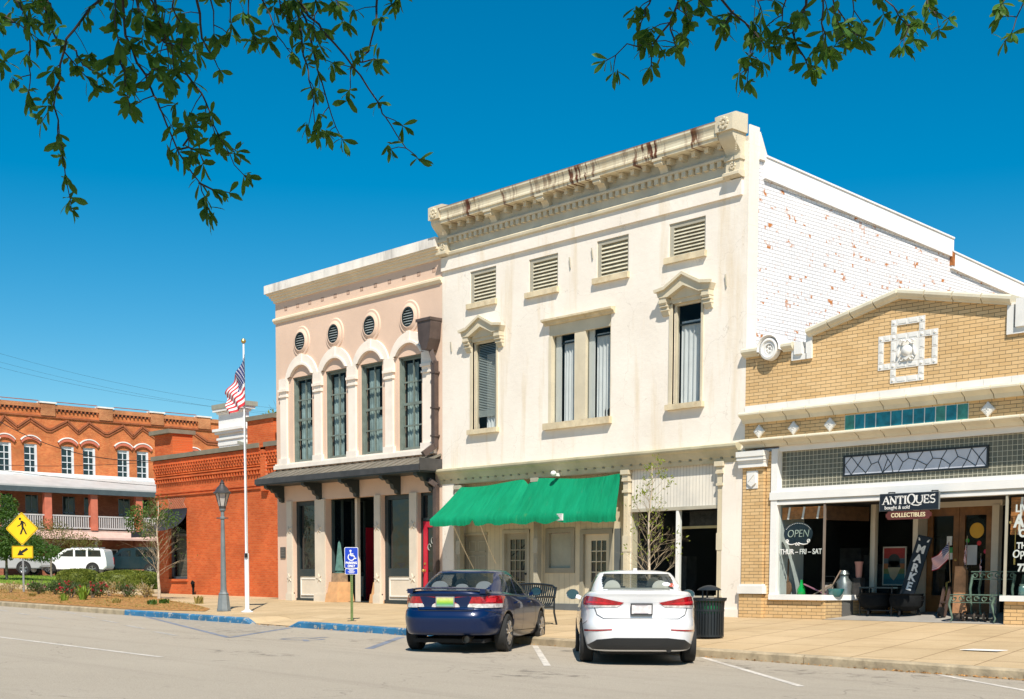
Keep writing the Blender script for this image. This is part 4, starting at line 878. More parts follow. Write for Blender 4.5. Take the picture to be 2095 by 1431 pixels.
# corner pier
px0,px1=-19.99,-19.40
mb=MB(); mb.box(px0,px1,F-.06,F+.3,.98,4.2); mb.box(px1+.022,px1+.20,F+.015,F+.3,.42,4.2); mb.box(px0-.03,px1+.02,F-.10,F+.3,.42,.98); mb.build('brick_pier',M_TBRICK,ab)
m2=MB(); m2.box(px0-.05,px1+.08,F-.14,F+.2,.99,1.17); m2.box(px0-.02,px1+.04,F-.115,F+.2,1.17,1.21)
for z0,z1,p in ((4.10,4.22,.19),(4.02,4.10,.17),(3.86,3.97,.12),(3.97,4.02,.14)): m2.box(px0-.04-p*.3,px1+.0+p*.5,F-.02-p,F+.2,z0,z1)
m2.build('pier_trim',M_OFFW,ab)
m2=MB(); a,b=-19.87,-19.55; m2.box(a,b,F-.075,F-.05,3.38,3.78); m2.prism([(a+.04,3.74),(b-.04,3.74),(b-.04,3.5),((a+b)/2,3.42),(a+.04,3.5)],'y',F-.11,F-.07); m2.bar((a+.08,F-.115,3.55),(b-.08,F-.115,3.7),.008); m2.build('shield_tile',M_OFFW,ab)
# upper frame, prism glass transom
wx0=-19.21
mb=MB(); mb.box(wx0,wx0+.17,F-.03,F+.25,.98,4.24); mb.box(wx0+.17,AX1,F+.02,F+.25,4.18,4.30); mb.box(wx0-.02,AX1,F-.05,F+.25,3.10,3.27); mb.box(wx0-.0,AX1,F-.01,F+.25,3.27,3.36); mb.box(wx0,AX1,F-.02,F+.25,2.985,3.06); mb.box(wx0,AX1,F+.03,F+.25,3.06,3.10)
mb.build('shop_frame',M_WHITE,ab)
def mat_prism():
    m,t,b=newmat('prism_glass_tiles'); v=coords(t,plane='xz'); b.inputs['Roughness'].default_value=.22
    br=nd(t,'ShaderNodeTexBrick',offset=0); t.links.new(v,br.inputs['Vector'])
    for kx,vv in (('Scale',1),('Brick Width',.104),('Row Height',.104),('Mortar Size',.006),('Mortar Smooth',.1),('Bias',0)): br.inputs[kx].default_value=vv
    br.inputs['Color1'].default_value=(.095,.094,.07,1); br.inputs['Color2'].default_value=(.14,.132,.095,1); br.inputs['Mortar'].default_value=(.50,.47,.36,1)
    t.links.new(br.outputs[0],b.inputs['Base Color']); i=nd(t,'ShaderNodeMath',operation='SUBTRACT'); i.inputs[0].default_value=1; t.links.new(br.outputs[1],i.inputs[1]); bump(t,b,br.outputs[1],.006); return m
MB().box(wx0+.17,AX1,F+.14,F+.24,3.36,4.18).build('prism_transom',mat_prism(),ab)
m2=MB(); la,lb,lc,ld=-17.36,-14.05,3.575,3.95
for (p,q,r_,s) in ((la-.04,lb+.04,ld,ld+.04),(la-.04,lb+.04,lc-.04,lc),(la-.04,la,lc,ld),(lb,lb+.04,lc,ld)): m2.box(p,q,F+.11,F+.14,r_,s)
lp=m2.build('leaded_light',M_BLACK,ab)
def mat_leaded():
    m,t,b=newmat('leaded_glass'); v=coords(t,plane='xz',scale=(1.6,2.6,1)); b.inputs['Roughness'].default_value=.3
    vo=nd(t,'ShaderNodeTexVoronoi',feature='DISTANCE_TO_EDGE'); vo.inputs['Scale'].default_value=2.0; vo.inputs['Randomness'].default_value=.8; t.links.new(v,vo.inputs['Vector'])
    mr=nd(t,'ShaderNodeMapRange'); mr.inputs[1].default_value=.012; mr.inputs[2].default_value=.03; t.links.new(vo.outputs[0],mr.inputs[0])
    c=mixc(t,mr.outputs[0],(.02,.025,.03),mixc(t,noise(t,v,.7),(.50,.54,.66),(.62,.64,.72))); t.links.new(c,b.inputs['Base Color']); return m
MB().box(la,lb,F+.125,F+.14,lc,ld).build('leaded_pane',mat('pale_leaded_glass',(.58,.60,.67),.3,var=.08,vs=2),lp)
m2=MB(); LS=[(0,.55,.05,1),(0,.55,.05,0),(.05,1,.10,.5),(.05,0,.10,.5),(.10,.5,.14,1),(.10,.5,.16,.05),(.16,.05,.20,.5),(.20,.5,.17,1),(.20,.5,.25,.62),(.25,.62,.27,1),(.25,.62,.285,0),(.285,0,.32,.75),(.32,.75,.30,1),(.285,0,.345,.45),(.345,.45,.32,.75),(.345,.45,.38,1),(.345,.45,.36,0),(.38,1,.43,.5),(.43,.5,.40,0),(.43,.5,.47,.7),(.47,.7,.46,1),(.47,.7,.53,.55),(.53,.55,.50,0),(.53,.55,.57,1),(.53,.55,.60,.25),(.60,.25,.58,0),(.60,.25,.64,.6),(.64,.6,.62,1),(.64,.6,.70,.55),(.70,.55,.68,0),(.70,.55,.735,1),(.70,.55,.76,.2),(.76,.2,.75,0),(.76,.2,.81,.6),(.81,.6,.79,1),(.81,.6,.87,.4),(.87,.4,.84,0),(.87,.4,.90,1),(.87,.4,.93,.05),(.90,1,.95,.5),(.93,.05,.95,.5),(.95,.5,1,1),(.95,.5,1,.0)]
for a_,b_,c_,d_ in LS: m2.bar((lerp(la,lb,a_),F+.122,lerp(lc,ld,b_)),(lerp(la,lb,c_),F+.122,lerp(lc,ld,d_)),.007,.004,up=(0,1,0))
m2.build('lead_lines',M_BLACK,lp)
# shop windows: plan points
A0=(wx0+.17,F+.06); A1=(-17.78,F+.02); A2=(-17.42,F+1.4); A3=(-16.42,F+1.45); DY=F+1.75
zs=.97
def vpane(mb,a,b,z0,z1,dz=0): mb.quad((a[0],a[1],z0),(b[0],b[1],z0+dz),(b[0],b[1],z1),(a[0],a[1],z1))
mb=MB(); vpane(mb,A0,A1,zs,2.99); vpane(mb,A1,A2,zs,2.99); vpane(mb,A2,A3,zs+.02,2.99); mb.build('shop_glass',M_GLASSC,ab)
mb=MB()
def railbox(mb,a,b,z0,z1,w0,w1):
    a=Vector((a[0],a[1],0)); b=Vector((b[0],b[1],0)); d=(b-a).normalized(); n=Vector((d.y,-d.x,0))
    vs=[(p+n*o)+Vector((0,0,z)) for z in (z0,z1) for p,o in ((a,w0),(b,w0),(b,-w1),(a,-w1))]
    mb.add(vs,[(0,3,2,1),(4,5,6,7),(0,1,5,4),(1,2,6,5),(2,3,7,6),(3,0,4,7)])
railbox(mb,(wx0-.0,F+.04),(A1[0]+.03,F+.04),.86,.98,.10,.1); railbox(mb,(A1[0]+.0,A1[1]-.05),(A2[0],A2[1]),.862,.978,.06,.1); railbox(mb,A2,A3,.864,.979,.06,.1)
mb.build('window_sill',M_WHITE,ab)
mb=MB(); mb.box(A2[0]-.06,A2[0]+.06,A2[1]-.06,A2[1]+.06,.95,2.99); mb.box(A3[0]-.02,A3[0]+.10,A3[1]-.06,A3[1]+.35,.55,2.99); mb.box(A3[0]+.1,-14.55,DY-.02,DY+.1,2.88,3.05); mb.box(-14.76,-14.60,DY-.05,DY+.1,.55,2.9); mb.build('entry_post',M_BEIGE,ab)
MB().bar((A1[0],A1[1],.98),(A1[0],A1[1],2.98),.022).build('corner_bead',mat('bronze_bead',(.20,.16,.13),.5),ab)
mb=MB(); railbox(mb,(wx0-.17,F+.05),(A1[0]+.04,F+.05),.42,.865,.045,.2); mb.build('bulkhead',M_TBRICK,ab)
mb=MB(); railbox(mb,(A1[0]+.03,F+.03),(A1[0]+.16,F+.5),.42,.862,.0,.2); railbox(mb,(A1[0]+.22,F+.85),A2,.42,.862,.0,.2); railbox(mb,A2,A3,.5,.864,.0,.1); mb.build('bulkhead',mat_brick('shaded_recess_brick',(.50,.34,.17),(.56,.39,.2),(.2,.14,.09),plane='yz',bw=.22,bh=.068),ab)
def mat_lattice():
    m,t,b=newmat('vent_mesh'); v=coords(t,plane='yz',rotz=R(45)); br=nd(t,'ShaderNodeTexBrick',offset=0); t.links.new(v,br.inputs['Vector'])
    for kx,vv in (('Scale',1),('Brick Width',.05),('Row Height',.05),('Mortar Size',.006)): br.inputs[kx].default_value=vv
    br.inputs['Color1'].default_value=(.015,.015,.015,1); br.inputs['Color2'].default_value=(.015,.015,.015,1); br.inputs['Mortar'].default_value=(.25,.24,.22,1); t.links.new(br.outputs[0],b.inputs['Base Color']); return m
mb=MB(); railbox(mb,(A1[0]+.17,F+.5),(A1[0]+.22,F+.85),.5,.85,.0,.02); mb.build('vent_grille',mat_lattice(),ab)
# interior of the shop
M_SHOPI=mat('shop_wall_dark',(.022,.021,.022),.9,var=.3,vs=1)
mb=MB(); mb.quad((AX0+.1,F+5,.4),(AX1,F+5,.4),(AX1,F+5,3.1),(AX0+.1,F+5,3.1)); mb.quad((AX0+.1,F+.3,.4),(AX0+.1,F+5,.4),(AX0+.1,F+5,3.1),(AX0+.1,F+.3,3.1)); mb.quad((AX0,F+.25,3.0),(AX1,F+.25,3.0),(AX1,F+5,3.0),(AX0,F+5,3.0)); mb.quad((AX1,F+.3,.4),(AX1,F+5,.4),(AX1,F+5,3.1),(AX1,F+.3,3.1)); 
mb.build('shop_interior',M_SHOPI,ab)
mb=MB(); mb.add([(wx0,F+.1,.93),(A1[0],F+.1,.93),(A2[0],A2[1],.93),(A3[0],A3[1],.93),(A3[0],F+1.9,.93),(wx0,F+1.9,.93)],[(0,1,2,3,4,5)]); mb.build('display_floor',mat('display_boards',(.12,.09,.06),.7,var=.2),ab)
MB().box(wx0+.1,wx0+.18,F+.12,F+1.0,.95,2.98).build('display_side_wall',mat('pale_side_wall',(.42,.46,.45),.8),ab)
mb=MB(); rg=random.Random(11)
for k in range(34):
    x=rg.uniform(-18.9,-16.6); y=rg.uniform(F+2.0,F+3.6); z=.5; w,h=rg.uniform(.08,.3),rg.uniform(.5,1.9); mb.box(x-w,x+w,y-.15,y+.15,z,z+h)
mb.build('shelf_clutter',M_DARK2,ab)
# entry floor, doors
mb=MB(); mb.add([(A1[0],F-.0,.445),(-13.5,F-.0,.445),(-13.5,DY+.2,.64),(A1[0],DY+.2,.64)],[(0,1,2,3)]); mb.build('entry_floor',mat('entry_concrete',(.29,.27,.24),.9,var=.12,vs=2),ab)  # floor colour darkened to deepen the shade in the entry
mb=MB(); mb.box(-17.3,-16.4,F+.55,F+.95,.5,.535) if False else None
dr=[(-16.30,-15.545),(-15.535,-14.78)]
for k,(a,b) in enumerate(dr):
    d=MB(); d.box(a,a+.13,DY,DY+.05,.62,2.88); d.box(b-.13,b,DY,DY+.05,.62,2.88); d.box(a+.13,b-.13,DY,DY+.05,2.70,2.88); d.box(a+.13,b-.13,DY,DY+.05,.62,.98); do=d.build('shop_door',M_WOODF,ab)
    MB().quad((a+.12,DY+.03,.97),(b-.12,DY+.03,.97),(b-.12,DY+.03,2.71),(a+.12,DY+.03,2.71)).build('door_glass',M_GLASS,do)
    if k==0:
        h=MB(); h.lathe([(0,0),(.03,0),(.03,.02),(0,.03)],(b-.06,DY,1.75),10,'y'); h.tube([(b-.2,DY-.01,1.28),(b-.23,DY-.05,1.25),(b-.22,DY-.06,1.1),(b-.24,DY-.03,.98)],.025,7); h.build('handle',M_BRASS,do)
        m=MB(); m.box(b-.28,b-.16,DY-.002,DY+.02,2.06,2.26); m.build('window_card',M_WHITE,do)
        m=MB(); m.box(b-.32,b-.14,DY-.002,DY+.02,1.90,2.02); m.build('green_card',mat('green_card',(.08,.35,.12),.6),do); m=MB(); m.box(b-.32,b-.14,DY-.002,DY+.02,1.76,1.90); m.build('pale_card',M_WHITE,do)
    else:
        for nm,x,z,r_,c in (('orange_disc',a+.40,2.37,.165,(.62,.34,.03)),('green_disc',a+.19,2.16,.045,(.03,.4,.05)),('red_disc',a+.46,2.10,.05,(.6,.03,.03)),('red_disc',a+.62,1.92,.05,(.6,.02,.08))):
            MB().lathe([(0,.006),(r_,.006),(r_,0)],(x,DY+.022,z),24,'y').build('round_sticker',mat(nm,c,.6),do)
        MB().box(a+.14,a+.42,DY+.012,DY+.02,1.64,2.06).build('paper_notice',mat('notice_paper',(.55,.55,.56),.8),do)
        MB().box(a+.14,a+.2,DY+.012,DY+.02,1.35,1.58).build('paper_notice',M_WHITE,do)
# right hand display window
B1=(-13.53,F+.02); B2=(-14.35,DY-.1)
mb=MB(); vpane(mb,B1,(AX1,F+.06),1.0,2.99); vpane(mb,B2,B1,1.0,2.99); mb.build('shop_glass',M_GLASSC,ab)
mb=MB(); railbox(mb,(B1[0]-.06,F+.04),(AX1,F+.04),.90,1.01,.10,.1); railbox(mb,B2,(B1[0]+.0,B1[1]-.04),.902,1.008,.06,.1); mb.build('window_sill',M_WHITE,ab)
mb=MB(); railbox(mb,(B1[0]+.0,F+.05),(AX1,F+.05),.38,.9,.03,.2); mb.build('bulkhead',M_TBRICK,ab)
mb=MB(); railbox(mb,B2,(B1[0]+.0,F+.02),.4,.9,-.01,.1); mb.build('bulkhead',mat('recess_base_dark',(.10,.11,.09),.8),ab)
MB().bar((B1[0],B1[1],1.0),(B1[0],B1[1],2.98),.022).build('corner_bead',M_GREYTRIM,ab)
mb=MB(); mb.quad((B1[0],F+.1,.97),(AX1,F+.1,.97),(AX1,F+2,.97),(B2[0],F+2,.97)); mb.build('display_floor',bpy.data.materials['display_boards'],ab)
# roller blinds of split bamboo
def bamboo(x0,x1,y,z0,z1,n=9):
    m=MB()
    for k in range(n): z=lerp(z0,z1,k/n); m.box(x0,x1,y+.006*(k%2),y+.02+.006*(k%2),z+.003,z+(z1-z0)/n)
    b=m.build('bamboo_blind',M_BAMB,ab); m=MB()
    k=max(2,round((x1-x0)/.45))
    for i in range(k): x=lerp(x0,x1,(i+.5)/k); m.bar((x-.03,y-.006,z0),(x+.02,y-.006,z1),.025,.004,up=(0,1,0))
    m.build('blind_tape',M_OFFW,b)
bamboo(wx0+.2,A1[0]-.05,F+.14,2.66,2.93); bamboo(B1[0]+.02,-10.5,F+.14,2.2,2.93,16)
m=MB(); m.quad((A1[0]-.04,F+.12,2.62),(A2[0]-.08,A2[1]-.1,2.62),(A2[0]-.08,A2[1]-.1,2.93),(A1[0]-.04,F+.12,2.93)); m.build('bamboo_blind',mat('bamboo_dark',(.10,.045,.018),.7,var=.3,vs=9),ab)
# window lettering
text('THUR – FRI – SAT',.165,(-18.42,F+.045,1.93),M_WHITE,ab,'window_lettering',bold=.002,sx=.88)
o=MB(); el=[(-18.50+.39*math.cos(t),2.33+.26*math.sin(t)) for t in [k*2*math.pi/40 for k in range(40)]]; o.prism(el,'y',F+.050,F+.056); ov=o.build('open_oval',mat('navy_film',(.008,.02,.03),.4),ab)
text('OPEN',.24,(-18.50,F+.044,2.33),mat('pale_green_outline',(.34,.42,.36),.6),ov,'window_lettering',bold=-.004,shear=.15,sx=.95)
sw=MB()
for s in (-1,1): sw.tube([(-18.50+s*(.02+.30*u),F+.042,2.13-.035*math.sin(u*3.1)+(.05*(u>.85))) for u in [k/10 for k in range(11)]],.012,5); sw.tube([(-18.50+s*(.29+.035*math.cos(q)),F+.042,2.17+.035*math.sin(q)) for q in [k*.6 for k in range(11)]],.010,5); sw.tube([(-18.50+s*(.035+.025*math.cos(q)),F+.042,2.10+.025*math.sin(q)) for q in [k*.6 for k in range(11)]],.009,5)
sw.build('scroll',M_WHITE,ov)
dt=MB(); [dt.box(-18.5+.36*math.cos(t)-.008,-18.5+.36*math.cos(t)+.008,F+.044,F+.05,2.33+.235*math.sin(t)-.006,2.33+.235*math.sin(t)+.006) for t in [.45+k*.13 for k in range(18)]]; dt.build('dots',M_OFFW,ov)
for s,sz,x,z,b in (('LIVE',.20,-13.36,2.70,.006),('AN',.34,-13.38,2.45,.012),('CO',.21,-13.27,2.22,.010),('THU',.17,-13.31,1.98,.006),('Open',.21,-13.40,1.80,.004),('77',.20,-13.28,1.55,.010)): text(s,sz,(x,F+.03,z),M_WHITE,ab,'window_lettering',bold=b,align='LEFT',shear=.2 if s=='Open' else 0,sx=.9,rotz=0,ry=R(-12) if s=='Open' else 0)
m=MB(); m.lathe([(0,0),(.025,.0),(.025,.008),(0,.008)],(-13.45,F+.02,2.44),10,'y'); m.bar((-13.38,F+.1,1.65),(-13.38,F+.1,2.3),.006); m.bar((-13.38,F+.1,1.62),(-13.38,F+.1,1.74),.016); m.build('blind_cord',M_BRASS,ab)
# hanging signs (two boards)
sg=thing('hanging_sign','black board lettered ANTIQUES bought & sold hung under the white shop beam','sign',(-15.52,F-.3,2.75))
ys=F-.3; m=MB(); m.box(-16.19,-14.84,ys,ys+.05,2.745,3.085); m.build('board',mat('black_sign_paint',(.006,.012,.022),.5,var=.1),sg)
m=MB(); m.box(-16.205,-14.825,ys+.005,ys+.045,2.735,2.745); m.box(-16.205,-14.825,ys+.005,ys+.045,3.085,3.095); m.box(-16.205,-16.19,ys+.005,ys+.045,2.745,3.085); m.box(-14.84,-14.825,ys+.005,ys+.045,2.745,3.085); m.build('edge_trim',mat('grey_edge',(.16,.17,.17),.5),sg)
m=MB(); [m.bar((x,ys+.025,3.09),(x,ys+.025,3.12),.01) for x in (-16.0,-15.0)]; m.bar((-16.0,ys+.025,3.115),(-16.0,F,3.13),.012); m.bar((-15.0,ys+.025,3.115),(-15.0,F,3.13),.012); m.build('hanger',M_BLACK,sg)
# serif capitals drawn as strokes
def serif(word,x0,x1,z0,h,y,parent):
    m=MB(); t=.022; th=.009; n={'A':1.0,'N':1.08,'T':.92,'I':.45,'Q':1.25,'U':1.05,'E':.85,'S':.8}
    tot=sum(n[c] for c in word); x=x0; u=(x1-x0)/tot
    def S_(x,z,w=.03): m.box(x-w,x+w,y-.006,y,z-.005,z+.005)
    def L(a,b,w): m.bar((a[0],y-.003,a[1]),(b[0],y-.003,b[1]),w,.0035,up=(0,1,0))
    for c in word:
        a=x+u*n[c]*.10; b=x+u*n[c]*.90; mid=(a+b)/2; z1=z0+h
        if c=='Q': z1+=.035
        if c=='A': L((a,z0),(mid,z1),th); L((mid,z1),(b,z0),t*.75); L((lerp(a,mid,.42),z0+h*.36),(lerp(b,mid,.42),z0+h*.36),th*.8); S_(a,z0); S_(b,z0)
        if c=='N': L((a+.01,z0),(a+.01,z1),th); L((a,z1),(b-.01,z0),t*.75); L((b-.01,z0),(b-.01,z1),th); S_(a+.01,z0); S_(a,z1,.025); S_(b-.01,z1)
        if c=='T': L((mid,z0),(mid,z1),t*.75); L((a,z1),(b,z1),th); S_(mid,z0); L((a,z1),(a,z1-.04),th); L((b,z1),(b,z1-.04),th)
        if c=='I': L((mid,z0),(mid,z1),t*.75); S_(mid,z0); S_(mid,z1)
        if c in 'QU':
            if c=='Q':
                zc=(z0-.01+z1)/2; rr=(z1-z0)/2; rx=(b-a)/2
                pts=[(mid+rx*math.cos(q),zc+rr*math.sin(q)) for q in [k*2*math.pi/28 for k in range(29)]]
                for p,q in zip(pts[:-1],pts[1:]): L(p,q,th+.009*abs((p[0]-mid)/rx))
                q=[(mid-.03,z0+.0),(mid+.05,z0-.035),(mid+.16,z0-.045),(b+.15,z0-.02)]
                for p,r2 in zip(q[:-1],q[1:]): L(p,r2,th*1.1)
            else:
                L((a,z0+.07),(a,z1),t*.75); L((b-.01,z0+.07),(b-.01,z1),th); S_(a,z1); S_(b-.01,z1)
                pts=[(mid-.005-(mid-a)*math.cos(q),z0+.07-.07*math.sin(q)) for q in [k*math.pi/10 for k in range(11)]]
                for p,q in zip(pts[:-1],pts[1:]): L(p,q,th*1.2)
        if c=='E': L((a+.01,z0),(a+.01,z1),t*.75); [L((a,zz),(bb,zz),th) for zz,bb in ((z0,b),((z0+z1)/2,b-.03),(z1,b-.01))]; L((b,z0),(b,z0+.035),th); L((b-.01,z1),(b-.01,z1-.035),th); L((b-.03,(z0+z1)/2-.02),(b-.03,(z0+z1)/2+.02),th*.8)
        if c=='S':
            pts=[(mid+(b-a)*.46*math.cos(q),z0+h*.74+h*.26*math.sin(q)) for q in [.5+k*.42 for k in range(10)]]+[(mid+(b-a)*.46*math.cos(q),z0+h*.25+h*.25*math.sin(q)) for q in [1.5-k*.42 for k in range(11)]]
            for p,q in zip(pts[:-1],pts[1:]): L(p,q,th*1.25)
            L(pts[0],(pts[0][0],pts[0][1]+.04),th*.7); L(pts[-1],(pts[-1][0],pts[-1][1]-.03),th*.7)
        x+=u*n[c]
    return m.build('lettering',M_WHITE,parent)
serif('ANTIQUES',-16.13,-14.90,2.875,.155,ys,sg)
text('bought & sold',.105,(-15.78,ys-.003,2.80),M_WHITE,sg,'lettering',bold=.0,sx=1.0)
s2=thing('hanging_sign','maroon shaped board lettered COLLECTIBLES hung beneath the black board','sign',(-15.52,F-.3,2.5))
m=MB(); x0,x1,z0,z1=-16.05,-15.0,2.555,2.725
m.prism([(x0,z0+.05),(x0+.03,z0+.04),(x0+.05,z0),(x1-.05,z0),(x1-.03,z0+.04),(x1,z0+.05),(x1,z1-.05),(x1-.03,z1-.04),(x1-.05,z1),(x0+.05,z1),(x0+.03,z1-.04),(x0,z1-.05)],'y',ys+.005,ys+.04); m.build('board',mat('maroon_board',(.10,.022,.018),.6,var=.15,vs=5),s2)
m=MB(); m.bar((-15.8,ys+.02,2.72),(-15.8,ys+.02,2.74),.008); m.bar((-15.25,ys+.02,2.72),(-15.25,ys+.02,2.74),.008); m.build('hanger',M_BLACK,s2)
text('COLLECTIBLES',.122,(-15.525,ys+.002,2.64),mat('cream_letters',(.72,.62,.40),.6),s2,'lettering',bold=.0025,sx=.95,space=1.05)
# ================================================================ RED BRICK BUILDING
RY=27.3
rb=thing('red_brick_building','low red brick building with corbelled parapet, capped piers and black awning','building',(-46,RY,.66))
RX0,RX1=-52.0,-39.75
win=(-51.05,-49.52,1.27,3.85)
mb=MB(); mb.wall(RY,RX0,RX1,.4,6.1,[win],.22); mb.quad((RX0,RY,.4),(RX0,RY,6.1),(RX0,RY+14,6.1),(RX0,RY+14,.4)); mb.quad((RX0,RY,6.1),(RX1,RY,6.1),(RX1,RY+14,6.1),(RX0,RY+14,6.1)); mb.build('wall',M_RBRICK,rb)
mb=MB()
for z0,z1,p in ((5.70,6.06,.12),(5.55,5.70,.09),(5.42,5.47,.09),(4.60,4.66,.05),(4.72,4.78,.04)): mb.box(RX0-.0,RX1,RY-p,RY+.01,z0,z1)
mb.build('corbel_course',M_RBRICK,rb)
mb=MB()
for i in range(int((RX1-RX0)/.2)):
    x=RX0+.1+i*.2
    for k,(z,p) in enumerate(((5.50,.10),(5.62,.125),(5.74,.15),(5.86,.17))): 
        xx=x+(.1 if k%2 else 0); mb.box(xx-.055,xx+.055,RY-p,RY+.0,z,z+.068)
    mb.box(x-.045,x+.045,RY-.08,RY,5.14,5.30); mb.box(x+.055,x+.145,RY-.08,RY,5.14,5.30) if False else None
mb.box(RX0,RX1,RY-.10,RY,5.30,5.37); mb.build('corbel_brick',M_RBRICK,rb)
MB().box(RX0-.05,-42.85-.95,RY-.2,RY+.35,6.08,6.25).build('coping',M_GREYCAP,rb); MB().box(-43.45,RX1,RY-.2,RY+.35,6.08,6.25).build('coping',M_GREYCAP,rb)
for a,b,zt in ((-52.05,-50.55,7.12),(-44.62,-42.85,7.08)):
    m=MB(); m.box(a,b,RY+(.0 if a<-50 else -.14),RY+.9,6.0 if a<-50 else .5 if False else 6.0,zt); 
    if a>-50: m.box(-43.75,-42.85-.55,RY-.14,RY+.1,4.5,6.08)
    p=m.build('parapet_pier',M_RBRICK,rb); MB().box(a-.08,b+.08,RY-.22,RY+1.0,zt,zt+.16).build('pier_cap',M_GREYCAP,p)
a,b,c,d=win; f=MB(); y=RY+.14; f.box(a,a+.16,y,y+.08,c,d); f.box(b-.05,b,y,y+.08,c,d); f.box(a,b,y,y+.08,c,c+.1); f.box(a,b,y+.0,y+.08,3.0,3.07); w=f.build('window',mat('dark_grey_frame',(.07,.075,.08),.5),rb)
MB().quad((a,y+.05,c),(b,y+.05,c),(b,y+.05,d),(a,y+.05,d)).build('pane',M_GLASS,w)
m=MB(); [m.add([(a+.2,y+.2,c+.1+k*.055),(b-.06,y+.2,c+.1+k*.055),(b-.06,y+.22,c+.145+k*.055),(a+.2,y+.22,c+.145+k*.055)],[(0,1,2,3)]) for k in range(32)]; m.build('venetian_blind',mat('brown_blind',(.20,.16,.12),.7),w)
mb=MB(); room(mb,a-.1,b+.1,c-.1,d+.1,RY+.23,RY+2); mb.build('room_interior',M_DARK,rb)
MB().box(a-.02,b+.03,RY-.06,RY+.14,c-.09,c).build('sill',M_RBRICK,rb)
# lattice panel over the window
m=MB(); 
for k in range(9):
    x=lerp(-51.0,-49.6,k/8)
    for s in (-1,1):
        xa,xb=x-s*.3,x+s*.3; xa=min(max(xa,-51.05),-49.55); xb=min(max(xb,-51.05),-49.55); m.bar((xa,RY-.004,4.1),(xb,RY-.004,4.55),.012,.008,up=(0,1,0))
m.build('brick_lattice',mat('mortar_pink',(.46,.2,.12),.9),rb)
def bawn():
    m=MB(); n=12; x0,x1=-51.6,-49.45; pr=[]
    for k in range(n+1):
        t=k/n*math.pi/2; pr.append((RY-1.15*(1-math.cos(t)),4.08-.0-1.05*math.sin(t)))
    pr=[(RY-1.35*(1-math.cos(k/n*math.pi/2)),4.10-.95*math.sin(k/n*math.pi/2)) for k in range(n+1)]
    k=len(pr); m.add([(x0,y,z) for y,z in pr]+[(x1,y,z) for y,z in pr],[(i,i+1,k+i+1,k+i) for i in range(k-1)])
    y,z=pr[-1]; m.quad((x0,y,z),(x0,y,z-.22),(x1,y,z-.22),(x1,y,z))
    return m
bawn().build('black_awning',mat('black_canvas',(.014,.016,.022),.8,var=.2),rb)
m=MB()
for px,py in ((399,978),(473,971)):
    q=ony(px,py,RY-.08); m.lathe([(.0,.06),(.05,.05),(.06,.02),(.11,0),(0,.0)],(q.x,RY,q.z),10,'y')
m.build('tie_plate',M_BRASS,rb)
q=(-49.4,RY-.15); sp=thing('standpipe','short black capped pipe standing against the red brick wall','pipe',(q[0]+.6,RY-.2,.66))
m=MB(); x=q[0]+.75; m.tube([(x-.05,RY-.2,.6),(x-.05,RY-.2,.98)],.045,10); m.tube([(x-.05,RY-.2,.95),(x+.02,RY-.26,1.14)],[.06,.075],10); m.tube([(x+.02,RY-.26,1.12),(x+.05,RY-.30,1.2)],[.09,.03],10); m.build('pipe',M_IRON,sp)
# white stepped tower behind
wt=thing('white_building','white stone building corner with stepped cornices rising behind the red brick parapet','building',(-56,33,.8))
m=MB(); x0,x1=-56.30,-53.95; y0,y1=32.6,33.1
m.box(x0+.1,x1-.1,y0+.1,y1-.1,.8,9.0)
m.build('tower_wall',M_WHITE,wt)
m=MB()
for z0,z1,p in ((7.35,7.6,-.07),(7.6,7.7,-.02),(7.98,8.10,.12),(7.86,7.98,.04),(6.9,7.1,.0),(8.78,8.86,-.03),(6.2,6.9,-.06)): m.box(x0-p,x1+p,y0-p,y1+p,z0,z1)
m.build('cornice',M_WHITE,wt); MB().box(x0-.13,x1+.16,y0-.13,y1+.2,9.0,9.2).build('tower_cap',mat('zinc_cap',(.30,.30,.24),.6),wt); MB().box(x0-.1,x1+.1,y0-.1,y1+.1,8.88,9.0).build('cap_moulding',M_WHITE,wt)
m=MB(); m.prism([(x1-.3,1),(x1-.3,7.3),(x1+.4,7.15),(x1+2.4,6.5),(x1+6,6.3),(x1+6,1)],'y',y1-.5,y1-.2); m.box(x1+1.1,x1+2.6,y1-.4,y1+.6,6.4,8.2); m.build('parapet_wall',M_WHITE,wt)
m=MB(); m.prism([(x1-.3,7.32),(x1+.4,7.17),(x1+2.4,6.52),(x1+6,6.32),(x1+6,6.44),(x1+2.4,6.64),(x1+.4,7.29),(x1-.3,7.44)],'y',y1-.6,y1-.1); m.box(x1+.95,x1+2.75,y1-.5,y1+.7,8.2,8.4); m.build('parapet_coping',bpy.data.materials['zinc_cap'],wt)
